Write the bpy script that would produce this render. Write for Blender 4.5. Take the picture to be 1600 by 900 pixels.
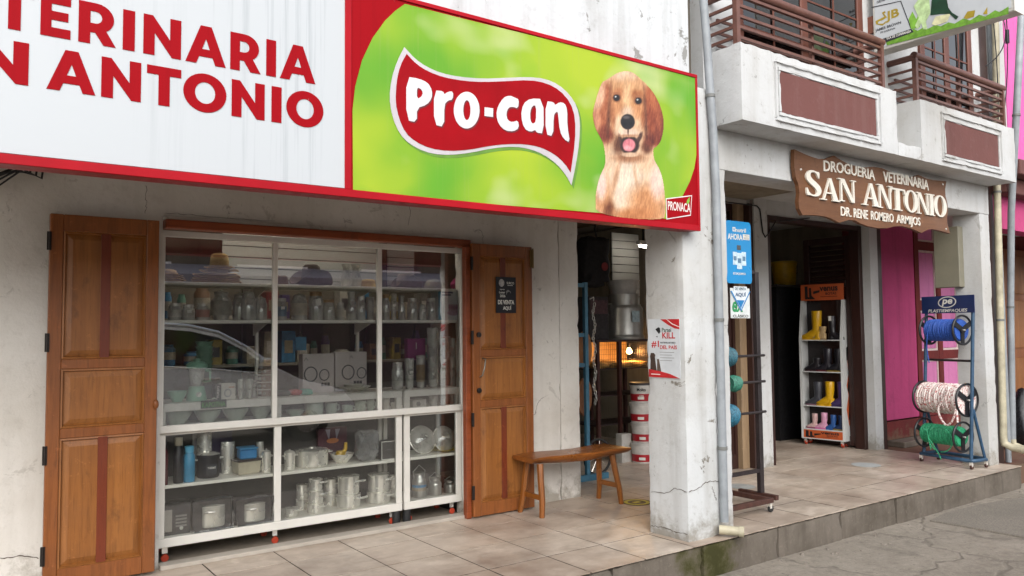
import bpy, bmesh, math, random
import numpy as np
from mathutils import Matrix, Vector
PI = math.pi
random.seed(7)
for o in list(bpy.data.objects): bpy.data.objects.remove(o)
SC = bpy.context.scene
COL = SC.collection

# ---------------------------------------------------------------- camera
FPX = 1237.754                      # focal length in pixels of the 1600 px wide photograph
YAW, PIT, ROL = (math.radians(a) for a in (35.783, 3.0875, -0.5656))
CZ = 1.5
_f = np.array([math.sin(YAW)*math.cos(PIT), math.cos(YAW)*math.cos(PIT), math.sin(PIT)])
_r0 = np.array([math.cos(YAW), -math.sin(YAW), 0.0]); _u0 = np.cross(_r0, _f)
_r = _r0*math.cos(ROL)+_u0*math.sin(ROL); _u = -_r0*math.sin(ROL)+_u0*math.cos(ROL)
cam_d = bpy.data.cameras.new('camera'); cam = bpy.data.objects.new('camera', cam_d); COL.objects.link(cam)
cam_d.sensor_width = 36; cam_d.lens = FPX/1600*36; cam_d.clip_start = .05; cam_d.clip_end = 600
cam.matrix_world = Matrix(((_r[0], _u[0], -_f[0], 0), (_r[1], _u[1], -_f[1], 0), (_r[2], _u[2], -_f[2], CZ), (0, 0, 0, 1)))
SC.camera = cam

# ---------------------------------------------------------------- sky, sun, exposure (bright overcast day)
SUN_EL, SUN_AZ = math.radians(36), math.radians(208)
w = bpy.data.worlds.new('World'); SC.world = w; w.use_nodes = True
nt = w.node_tree; bg = nt.nodes['Background']
sky = nt.nodes.new('ShaderNodeTexSky'); sky.sky_type = 'NISHITA'; sky.sun_disc = False
sky.sun_elevation = SUN_EL; sky.sun_rotation = SUN_AZ; sky.dust_density = 2; sky.air_density = 1.0; sky.ozone_density = .6
hs = nt.nodes.new('ShaderNodeHueSaturation'); hs.inputs['Saturation'].default_value = .30   # cloud cover greys the sky
nt.links.new(sky.outputs[0], hs.inputs['Color']); nt.links.new(hs.outputs[0], bg.inputs[0]); bg.inputs[1].default_value = .15
sd = bpy.data.lights.new('sun', 'SUN'); sd.energy = .9; sd.angle = math.radians(60); sd.color = (1, .975, .94)
sun = bpy.data.objects.new('sun', sd); COL.objects.link(sun)
sv = Vector((math.sin(SUN_AZ)*math.cos(SUN_EL), math.cos(SUN_AZ)*math.cos(SUN_EL), math.sin(SUN_EL)))
sun.rotation_euler = (-sv).to_track_quat('-Z', 'Y').to_euler(); sun.location = (0, -6, 9)
vs = SC.view_settings; vs.view_transform = 'Standard'; vs.look = 'None'; vs.gamma = 1; vs.use_curve_mapping = False
vs.exposure = 1.05

# ---------------------------------------------------------------- pixel -> place helpers
def ray(px, py): return _f+_r*(px-800)/FPX-_u*(py-450)/FPX
def onY(px, py, Y): d = ray(px, py); t = Y/d[1]; return Vector((d[0]*t, Y, CZ+d[2]*t))
def onX(px, py, X): d = ray(px, py); t = X/d[0]; return Vector((X, d[1]*t, CZ+d[2]*t))
def onZ(px, py, Z): d = ray(px, py); t = (Z-CZ)/d[2]; return Vector((d[0]*t, d[1]*t, Z))
def atX(px, Y, Z):                                    # X of the point of column px on the line (Y, Z)
    k = (px-800)/FPX; a = _r-k*_f; return -(a[1]*Y+a[2]*(Z-CZ))/a[0]
def depth(X, Y, Z): return X*_f[0]+Y*_f[1]+(Z-CZ)*_f[2]

# ---------------------------------------------------------------- materials
def S(h):
    h = h.lstrip('#'); v = [int(h[i:i+2], 16)/255 for i in (0, 2, 4)]
    return tuple(x/12.92 if x <= .04045 else ((x+.055)/1.055)**2.4 for x in v)
class NT:
    def __init__(s, name):
        s.m = bpy.data.materials.new(name); s.m.use_nodes = True; s.t = s.m.node_tree
        s.b = s.t.nodes['Principled BSDF']; s.tc = s.n('ShaderNodeTexCoord')
    def n(s, ty, **kw):
        x = s.t.nodes.new(ty)
        for k, v in kw.items(): setattr(x, k, v)
        return x
    def l(s, a, b): s.t.links.new(a, b)
    def coord(s, scale=(1, 1, 1), world=False, rot=(0, 0, 0)):
        mp = s.n('ShaderNodeMapping'); mp.inputs['Scale'].default_value = scale; mp.inputs['Rotation'].default_value = rot
        if world: s.l(s.n('ShaderNodeNewGeometry').outputs['Position'], mp.inputs[0])
        else: s.l(s.tc.outputs['Object'], mp.inputs[0])
        return mp.outputs[0]
    def noise(s, co, scale, det=4, rough=.55, dist=0):
        x = s.n('ShaderNodeTexNoise'); s.l(co, x.inputs['Vector'])
        x.inputs['Scale'].default_value = scale; x.inputs['Detail'].default_value = det; x.inputs['Roughness'].default_value = rough; x.inputs['Distortion'].default_value = dist
        return x.outputs[0]
    def ramp(s, fac, a, b, ca=(0, 0, 0), cb=(1, 1, 1)):
        x = s.n('ShaderNodeValToRGB'); e = x.color_ramp.elements
        e[0].position = a; e[1].position = b; e[0].color = (*ca, 1); e[1].color = (*cb, 1)
        s.l(fac, x.inputs[0]); return x.outputs[0]
    def mix(s, fac, a, b, mode='MIX'):
        x = s.n('ShaderNodeMix', data_type='RGBA', blend_type=mode)
        for i, v in ((0, fac), (6, a), (7, b)):
            if hasattr(v, 'is_linked') or isinstance(v, bpy.types.NodeSocket): s.l(v, x.inputs[i])
            elif i == 0: x.inputs[0].default_value = v
            else: x.inputs[i].default_value = (*v, 1) if len(v) == 3 else v
        return x.outputs[2]
    def math(s, op, a, b=0.0):
        x = s.n('ShaderNodeMath', operation=op)
        for i, v in ((0, a), (1, b)):
            if isinstance(v, bpy.types.NodeSocket): s.l(v, x.inputs[i])
            else: x.inputs[i].default_value = v
        return x.outputs[0]
    def bump(s, h, strength=.3, dist=.01):
        x = s.n('ShaderNodeBump'); x.inputs['Strength'].default_value = strength; x.inputs['Distance'].default_value = dist
        s.l(h, x.inputs['Height']); s.l(x.outputs[0], s.b.inputs['Normal'])
    def done(s, col=None, rough=.6, metal=0, spec=.5):
        if col is not None:
            if isinstance(col, bpy.types.NodeSocket): s.l(col, s.b.inputs['Base Color'])
            else: s.b.inputs['Base Color'].default_value = (*col, 1)
        if isinstance(rough, bpy.types.NodeSocket): s.l(rough, s.b.inputs['Roughness'])
        else: s.b.inputs['Roughness'].default_value = rough
        s.b.inputs['Metallic'].default_value = metal; s.b.inputs['Specular IOR Level'].default_value = spec
        return s.m
def dk(c, k): return tuple(x*k for x in c)
_plain = {}
def plain(hexc, rough=.55, metal=0, var=.25, vs=9, bump=.15, bs=60, spec=.5):
    key = (hexc, rough, metal, var, vs, bump, bs)
    if key in _plain: return _plain[key]
    t = NT('surface_'+hexc.strip('#')); c = S(hexc); co = t.coord()
    n = t.noise(co, vs, 5, .6); col = t.mix(t.ramp(n, .3, .75), dk(c, 1-var), dk(c, min(1+var*.6, 1/max(max(c), .01))))
    rr = t.ramp(t.noise(co, vs*3, 3), .3, .8, (max(rough-.1, .03),)*3, (min(rough+.12, 1),)*3)
    if bump: t.bump(t.noise(co, bs, 3), bump, .003)
    _plain[key] = t.done(col, rr, metal, spec); return _plain[key]
def plaster(name, base, stain, stain2, crack=1.0, rough=.85, dirt=.5, peel=.3, cw=1.0):
    t = NT(name); co = t.coord(world=True)
    big = t.noise(co, .9, 6, .62, .3); c = t.mix(t.ramp(big, .42, .72), base, stain)
    st = t.noise(t.coord((7, 7, .55), True), 1.0, 5, .6); c = t.mix(t.math('MULTIPLY', t.ramp(st, .5, .75), dirt), c, stain2)
    fine = t.noise(co, 14, 6, .7); c = t.mix(t.math('MULTIPLY', t.ramp(fine, .55, .8), .35), c, stain2)
    pe = t.noise(co, 4.2, 9, .72, .5); pm = t.ramp(pe, .62, .645); c = t.mix(t.math('MULTIPLY', pm, peel), c, dk(stain2, .8))
    sf = t.noise(t.coord((1, 1, .8), True), 11, 9, .74, .6); sm = t.math('MULTIPLY', t.ramp(sf, .625, .665), t.ramp(t.noise(co, 1.7, 2), .40, .56)); c = t.mix(t.math('MULTIPLY', sm, .35+.5*peel), c, dk(stain2, .45))
    sz = t.n('ShaderNodeSeparateXYZ'); t.l(t.n('ShaderNodeNewGeometry').outputs['Position'], sz.inputs[0])   # splashed mud with a ragged edge at the foot of the walls
    sp_ = t.math('ADD', t.math('MULTIPLY', t.math('MAXIMUM', t.math('SUBTRACT', 1.0, t.math('DIVIDE', sz.outputs[2], .34)), 0.0), .34), t.noise(co, 6, 9, .74)); c = t.mix(t.math('MULTIPLY', t.ramp(sp_, .66, .84), .6), c, S('#6e6450'))
    vo = t.n('ShaderNodeTexVoronoi', feature='DISTANCE_TO_EDGE')
    wv = t.n('ShaderNodeVectorMath', operation='ADD'); nn = t.n('ShaderNodeTexNoise'); nn.inputs['Scale'].default_value = 2.2; nn.inputs['Detail'].default_value = 8
    t.l(co, nn.inputs[0]); sc = t.n('ShaderNodeVectorMath', operation='SCALE'); t.l(nn.outputs[1], sc.inputs[0]); sc.inputs['Scale'].default_value = .8
    t.l(co, wv.inputs[0]); t.l(sc.outputs[0], wv.inputs[1]); t.l(wv.outputs[0], vo.inputs['Vector']); vo.inputs['Scale'].default_value = .75
    cm = t.ramp(vo.outputs['Distance'], .0008*cw, .0035*cw, (1, 1, 1), (0, 0, 0)); cm = t.math('MULTIPLY', cm, t.ramp(t.noise(co, 1.3, 2), .56, .62)); cm = t.math('MULTIPLY', cm, crack)
    c = t.mix(cm, c, (.04, .035, .03))
    h = t.math('ADD', t.math('MULTIPLY', t.noise(co, 5, 6, .65), 1.2), t.math('MULTIPLY', t.noise(co, 45, 4), .22))
    h = t.math('SUBTRACT', h, t.math('MULTIPLY', cm, .6)); h = t.math('SUBTRACT', h, t.math('MULTIPLY', pm, .12*peel))
    t.bump(h, .55, .014); return t.done(c, rough, 0, .3)
def wood(name, c1, c2, c3, scale=1.0, axis='Z', rough=.42, grain=1.0):
    t = NT(name); s3 = {'Z': (9, 9, .55), 'X': (.55, 9, 9), 'Y': (9, .55, 9)}[axis]
    co = t.coord(tuple(v*scale for v in s3)); oi = t.n('ShaderNodeObjectInfo')
    ad = t.n('ShaderNodeVectorMath', operation='ADD'); cmb = t.n('ShaderNodeCombineXYZ')
    for i in range(3): t.l(t.math('MULTIPLY', oi.outputs['Random'], 17.0+i*5), cmb.inputs[i])
    t.l(co, ad.inputs[0]); t.l(cmb.outputs[0], ad.inputs[1]); co = ad.outputs[0]
    n = t.noise(co, 1.6, 6, .65, .8); c = t.mix(t.ramp(n, .32, .7), c1, c2)
    g = t.noise(co, 9, 5, .7); c = t.mix(t.math('MULTIPLY', t.ramp(g, .5, .72), .55*grain), c, c3)
    big = t.noise(t.coord(world=True), 2.2, 4); c = t.mix(t.math('MULTIPLY', t.ramp(big, .4, .75), .35), c, c3)
    wr = t.noise(t.coord(world=True), 16, 9, .75, .5); c = t.mix(t.math('MULTIPLY', t.ramp(wr, .6, .68), .35), c, tuple(min(1, v*1.7+.03) for v in c1)); c = t.mix(t.math('MULTIPLY', t.ramp(t.noise(t.coord((1, 1, .5), True), 7, 8, .7), .6, .7), .5), c, dk(c3, .6))
    t.bump(t.math('ADD', g, t.noise(co, 30, 3)), .14, .004)
    return t.done(c, t.ramp(big, .3, .8, (rough-.08,)*3, (rough+.18,)*3), 0, .45)
def thin_glass(name, tint=(1, 1, 1), ior=1.5, haze=.0, hazecol=(.6, .6, .58), rough=.0, boost=1.0, wavy=0.0):
    t = NT(name); t.t.nodes.remove(t.b); out = t.t.nodes['Material Output']
    tr = t.n('ShaderNodeBsdfTransparent'); tr.inputs[0].default_value = (*tint, 1)
    gl = t.n('ShaderNodeBsdfGlossy'); gl.inputs['Roughness'].default_value = rough; gl.inputs[0].default_value = (1, 1, 1, 1)
    fr = t.n('ShaderNodeFresnel'); fr.inputs[0].default_value = ior
    if wavy:
        bp = t.n('ShaderNodeBump'); bp.inputs['Strength'].default_value = wavy; bp.inputs['Distance'].default_value = .003
        t.l(t.noise(t.coord((1, 1, 1)), 14, 3), bp.inputs['Height']); t.l(bp.outputs[0], gl.inputs['Normal']); t.l(bp.outputs[0], fr.inputs['Normal'])
    mx = t.n('ShaderNodeMixShader'); f = t.math('MINIMUM', t.math('MULTIPLY', fr.outputs[0], boost), 1.0)
    t.l(f, mx.inputs[0]); t.l(tr.outputs[0], mx.inputs[1]); t.l(gl.outputs[0], mx.inputs[2]); o = mx.outputs[0]
    if haze:
        df = t.n('ShaderNodeBsdfDiffuse'); df.inputs[0].default_value = (*hazecol, 1); m2 = t.n('ShaderNodeMixShader')
        hz = t.math('MULTIPLY', t.ramp(t.noise(t.coord(), 5, 4), .35, .75, (.35,)*3, (1, 1, 1)), haze)
        t.l(hz, m2.inputs[0]); t.l(o, m2.inputs[1]); t.l(df.outputs[0], m2.inputs[2]); o = m2.outputs[0]
    t.l(o, out.inputs[0]); return t.m
MT = {}
MT['plaster'] = plaster('old_white_plaster', S('#d4d0c9'), S('#bdb7ad'), S('#978f84'), .9, peel=.35, dirt=.22)
MT['plaster_white'] = plaster('weathered_white_plaster', S('#c6c9cb'), S('#b2b3b2'), S('#86847e'), .8, dirt=.35, peel=.8)
MT['pillar'] = plaster('scuffed_white_pillar', S('#c3c5c5'), S('#b0aea9'), S('#7d766a'), 1.0, dirt=.35, peel=.9, cw=2.6)
MT['portal'] = plaster('white_portal_paint', S('#bfc0c0'), S('#b0aea9'), S('#8c857a'), .5, dirt=.25, peel=.4)
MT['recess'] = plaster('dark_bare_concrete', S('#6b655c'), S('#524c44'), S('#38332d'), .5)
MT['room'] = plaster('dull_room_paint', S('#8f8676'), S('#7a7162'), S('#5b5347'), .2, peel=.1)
MT['pinkwall'] = plaster('pink_paint', S('#d466a8'), S('#c65c9a'), S('#994474'), .3, peel=.15)
MT['pinkdark'] = plaster('deep_pink_board_paint', S('#b84878'), S('#a63d69'), S('#7c2e4f'), .0, peel=.15)
MT['pinklight'] = plaster('light_pink_panel_paint', S('#c87ba8'), S('#bb6b9a'), S('#935078'), .0, peel=.1)
MT['maroonwall'] = plaster('maroon_base_paint', S('#6e2b2a'), S('#5d2423'), S('#3c1a18'), .3, peel=.5)
MT['brownpaint'] = plaster('brown_panel_paint', S('#6b4541'), S('#61403c'), S('#7f6460'), .15, dirt=.3, peel=.15)
MT['door_wood'] = wood('varnished_door_wood', S('#8e5327'), S('#734019'), S('#4f2b10'), 1.0)
MT['door_panel'] = wood('door_panel_wood', S('#96602d'), S('#7c4a1f'), S('#573211'), .8)
MT['inlay'] = wood('dark_red_inlay_wood', S('#713016'), S('#622811'), S('#4d1e0c'), 1.2)
MT['lintel'] = wood('reddish_lintel_wood', S('#8b4420'), S('#763618'), S('#552410'), 1.0, 'X')
MT['bench'] = wood('varnished_bench_wood', S('#8f5422'), S('#74411a'), S('#47270e'), 1.0, 'X', .3)
MT['bench_leg'] = wood('varnished_leg_wood', S('#91561f'), S('#784518'), S('#4f2d10'), 1.2, 'Z', .3)
MT['sign_wood'] = wood('carved_sign_wood', S('#72492a'), S('#633e22'), S('#4a2d18'), .7, 'X', .5)
MT['sign_edge'] = wood('sign_edge_wood', S('#5d3a20'), S('#4c2f1a'), S('#38210f'), .7, 'X', .5)
MT['dark_door'] = wood('dark_brown_door_wood', S('#3a211c'), S('#2d1915'), S('#1d100d'), 1.0, 'Z', .4)
MT['brown_frame'] = wood('brown_window_frame', S('#6d3c2c'), S('#5b3124'), S('#422218'), 1.0, 'Z', .45)
MT['plankbeige'] = wood('bare_plank', S('#9c8468'), S('#8a7358'), S('#665440'), 1.0)
MT['alum'] = plain('#cfccc4', .42, 0, .1, 4, .05, 30)
MT['shelf'] = plain('#e4e0d6', .45, 0, .1, 5, .03)
MT['rail'] = plain('#6a463c', .5, 0, .3, 14, .25, 50)
MT['grey_pipe'] = plain('#8d9296', .5, 0, .25, 7, .1)
MT['cream_pipe'] = plain('#b3ab92', .55, 0, .35, 8, .1)
MT['black'] = plain('#15151a', .5, 0, .3, 8, .1)
MT['blacksteel'] = plain('#2a2223', .5, .0, .4, 12, .2)
MT['rust'] = plain('#4a2d25', .6, 0, .45, 16, .3)
MT['hinge'] = plain('#2b2522', .5, .5, .3, 20, .2)
MT['steel'] = plain('#f3f0e8', .27, .62, .05, 3, .02)
MT['aluminium'] = plain('#b4b3ae', .38, .8, .15, 5, .1, 30)
MT['caster_red'] = plain('#a83c26', .4)
MT['rubber'] = plain('#232323', .7)
MT['white'] = plain('#dcdad4', .5, 0, .08, 6, .03)
MT['red'] = plain('#c01824', .38, 0, .12, 3, .02)
MT['redframe'] = plain('#a30f1d', .5, 0, .2, 2.5, .02, spec=.15)
MT['straw'] = None
MT['pane'] = thin_glass('window_pane', (.96, .97, .96), 1.52, .006, (.55, .56, .55), 0, 4.3)
MT['lowpane'] = thin_glass('lower_pane', (.96, .97, .96), 1.52, .004, (.55, .56, .55), 0, 1.5)
MT['jar'] = thin_glass('jar_glass', (.86, .88, .86), 1.5, .50, (.92, .90, .83), .02, 2.4, .25)
MT['plasticwrap'] = thin_glass('clear_wrap', (.95, .95, .94), 1.45, .012, (.6, .6, .58), .05, 1.3, 1.0)
MT['bluerack'] = plain('#3f6f86', .5, 0, .3, 12, .15)
# special surface materials
def m_tile():
    t = NT('beige_floor_tile'); co = t.coord(world=True); oi = t.n('ShaderNodeObjectInfo')
    a = t.noise(t.coord((1.0, 2.6, 1), True), 2.6, 7, .62, .9); c = t.mix(t.ramp(a, .35, .7), S('#c2b4a5'), S('#a39585'))
    b = t.noise(co, 7, 7, .7, .4); c = t.mix(t.math('MULTIPLY', t.ramp(b, .5, .68), .65), c, S('#d6c9ba'))
    d = t.noise(co, 1.1, 6, .65); c = t.mix(t.math('MULTIPLY', t.ramp(d, .45, .66), .85), c, S('#7f7064'))
    c = t.mix(t.math('MULTIPLY', oi.outputs['Random'], .3), c, S('#9e8673'))
    r = t.ramp(b, .3, .75, (.3,)*3, (.58,)*3); t.bump(t.noise(co, 30, 4), .08, .003)
    return t.done(c, r, 0, .5)
def m_kerb():
    t = NT('mossy_kerb_concrete'); co = t.coord(world=True)
    a = t.noise(co, 2.0, 7, .65, .3); c = t.mix(t.ramp(a, .35, .7), S('#716960'), S('#554e45'))
    st = t.noise(t.coord((9, 9, .8), True), 1, 5, .6); c = t.mix(t.math('MULTIPLY', t.ramp(st, .5, .75), .6), c, S('#463f37'))
    f = t.noise(co, 26, 5, .7); c = t.mix(t.math('MULTIPLY', t.ramp(f, .55, .8), .45), c, S('#8d8377'))
    sx = t.n('ShaderNodeSeparateXYZ'); t.l(t.n('ShaderNodeNewGeometry').outputs['Position'], sx.inputs[0])
    # moss grows where the drain pipes drip, with a ragged outline of its own
    d1 = t.math('ABSOLUTE', t.math('SUBTRACT', sx.outputs[0], 4.45)); d2 = t.math('ABSOLUTE', t.math('SUBTRACT', sx.outputs[0], 9.75))
    near = t.math('MAXIMUM', t.math('SUBTRACT', 1.0, t.math('DIVIDE', d1, .6)), t.math('SUBTRACT', 1.0, t.math('DIVIDE', d2, .45)))
    ms = t.math('ADD', t.math('MULTIPLY', near, .42), t.noise(co, 4.5, 8, .7)); mm = t.ramp(ms, .68, .9)
    c = t.mix(t.math('MULTIPLY', mm, .85), c, S('#46451f')); c = t.mix(t.math('MULTIPLY', t.ramp(ms, .8, .95), .6), c, S('#2b2c14'))
    t.bump(t.math('ADD', a, t.math('MULTIPLY', f, .5)), .7, .012); return t.done(c, .9, 0, .2)
def m_street():
    t = NT('worn_street_surface'); co = t.coord(world=True)
    a = t.noise(co, 1.1, 8, .65, .4); c = t.mix(t.ramp(a, .35, .68), S('#938a7e'), S('#7b7368'))
    f = t.noise(co, 60, 5, .75); c = t.mix(t.math('MULTIPLY', t.ramp(f, .5, .7), .6), c, S('#aea69a'))
    f2 = t.noise(co, 33, 4, .7); c = t.mix(t.math('MULTIPLY', t.ramp(f2, .58, .7), .6), c, S('#4b463f'))
    o = t.noise(co, 2.6, 5, .6); c = t.mix(t.math('MULTIPLY', t.ramp(o, .6, .75), .5), c, S('#554f48')); md = t.noise(co, 15, 8, .75); c = t.mix(t.math('MULTIPLY', t.ramp(md, .52, .66), .5), c, S('#5d564d')); c = t.mix(t.math('MULTIPLY', t.ramp(md, .28, .44, (1, 1, 1), (0, 0, 0)), .5), c, S('#b3aa9c'))
    vo = t.n('ShaderNodeTexVoronoi', feature='DISTANCE_TO_EDGE'); wv = t.n('ShaderNodeVectorMath', operation='ADD')
    nn = t.n('ShaderNodeTexNoise'); nn.inputs['Scale'].default_value = 2.5; nn.inputs['Detail'].default_value = 7; t.l(co, nn.inputs[0])
    sc = t.n('ShaderNodeVectorMath', operation='SCALE'); sc.inputs['Scale'].default_value = .5; t.l(nn.outputs[1], sc.inputs[0]); t.l(co, wv.inputs[0]); t.l(sc.outputs[0], wv.inputs[1])
    t.l(wv.outputs[0], vo.inputs['Vector']); vo.inputs['Scale'].default_value = .55
    cm = t.ramp(vo.outputs['Distance'], .003, .012, (1, 1, 1), (0, 0, 0)); c = t.mix(t.math('MULTIPLY', cm, .28), c, S('#4a443d'))
    t.bump(t.math('SUBTRACT', t.math('ADD', f, t.math('MULTIPLY', a, .8)), t.math('MULTIPLY', cm, .8)), .7, .012); return t.done(c, .9, 0, .25)
def m_patch():
    t = NT('asphalt_patch'); co = t.coord(world=True); f = t.noise(co, 70, 5, .8)
    c = t.mix(t.ramp(f, .35, .72), S('#6f6962'), S('#a09789')); a = t.noise(co, 2, 5); c = t.mix(t.math('MULTIPLY', t.ramp(a, .4, .7), .5), c, S('#6d675f'))
    t.bump(f, .9, .012); return t.done(c, .92, 0, .25)
def m_signwhite():
    t = NT('streaked_white_sign_vinyl'); s = t.noise(t.coord((26, 1, .5), True), 1.0, 5, .7)
    msk = t.noise(t.coord((1.1, 1, .3), True), 1.0, 2); c = t.mix(t.math('MULTIPLY', t.math('MULTIPLY', t.ramp(s, .52, .72), t.ramp(msk, .42, .6)), .55), S('#b6babd'), S('#7a8187'))
    sp = t.noise(t.coord((14, 1, 9), True), 1.6, 4, .6); c = t.mix(t.ramp(sp, .765, .79), c, S('#6d7072'))
    return t.done(c, .35, 0, .5)
def m_green():
    t = NT('green_printed_vinyl'); co = t.coord(world=True)
    a = t.noise(co, 1.25, 2, .5, .2); c = t.mix(t.ramp(a, .36, .62), S('#5d9723'), S('#9db128'))
    b = t.noise(t.coord((1.2, 1, 1.7), True), 1.5, 2); c = t.mix(t.math('MULTIPLY', t.ramp(b, .56, .75), .75), c, S('#b4bd86'))
    g = t.noise(t.coord((1, 1, 1.3), True), 2.1, 2); c = t.mix(t.math('MULTIPLY', t.ramp(g, .54, .72), .6), c, S('#549a24'))
    s = t.noise(t.coord((40, 1, .6), True), 1, 4, .7); c = t.mix(t.math('MULTIPLY', t.ramp(s, .55, .75), .22), c, S('#8f9a60'))
    return t.done(c, .5, 0, .3)
def m_redprint():
    t = NT('red_printed_vinyl'); s = t.noise(t.coord((30, 1, .8), True), 1, 5, .7); c = t.mix(t.math('MULTIPLY', t.ramp(s, .5, .75), .3), S('#930a15'), S('#6e0810'))
    sp = t.noise(t.coord((16, 1, 7), True), 2.2, 3, .6); c = t.mix(t.ramp(sp, .75, .77), c, S('#b57878')); return t.done(c, .6, 0, .08)
def m_straw(hexa='#dcbc7c', hexb='#a88850'):
    t = NT('woven_straw_'+hexa[1:]); co = t.coord((1, 1, 1)); wv = t.n('ShaderNodeTexWave'); wv.wave_type = 'RINGS'; wv.rings_direction = 'Z'
    t.l(co, wv.inputs[0]); wv.inputs['Scale'].default_value = 28; wv.inputs['Distortion'].default_value = 2
    c = t.mix(t.ramp(wv.outputs[1], .2, .8), S(hexb), S(hexa)); c = t.mix(t.math('MULTIPLY', t.noise(co, 30, 4), .5), c, S(hexa)); t.bump(wv.outputs[1], .4, .003); return t.done(c, .8)
def m_rope(name, a, b, sc=90, mixw=.5):
    t = NT(name); co = t.coord(); n = t.noise(co, sc, 3, .6); c = t.mix(t.ramp(n, mixw-.04, mixw+.04), S(a), S(b)); t.bump(n, .5, .003); return t.done(c, .6)
def m_vcol(name, rough=.35):
    t = NT(name); at = t.n('ShaderNodeVertexColor', layer_name='Col'); return t.done(at.outputs[0], rough, 0, .5)
MT['tile'] = m_tile(); MT['kerb'] = m_kerb(); MT['street'] = m_street(); MT['patch'] = m_patch(); MT['signwhite'] = m_signwhite()
MT['green'] = m_green(); MT['redprint'] = m_redprint(); MT['straw'] = m_straw(); MT['straw_brown'] = m_straw('#c49f60', '#8f6f3c'); MT['vcol'] = m_vcol('printed_photo')

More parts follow.
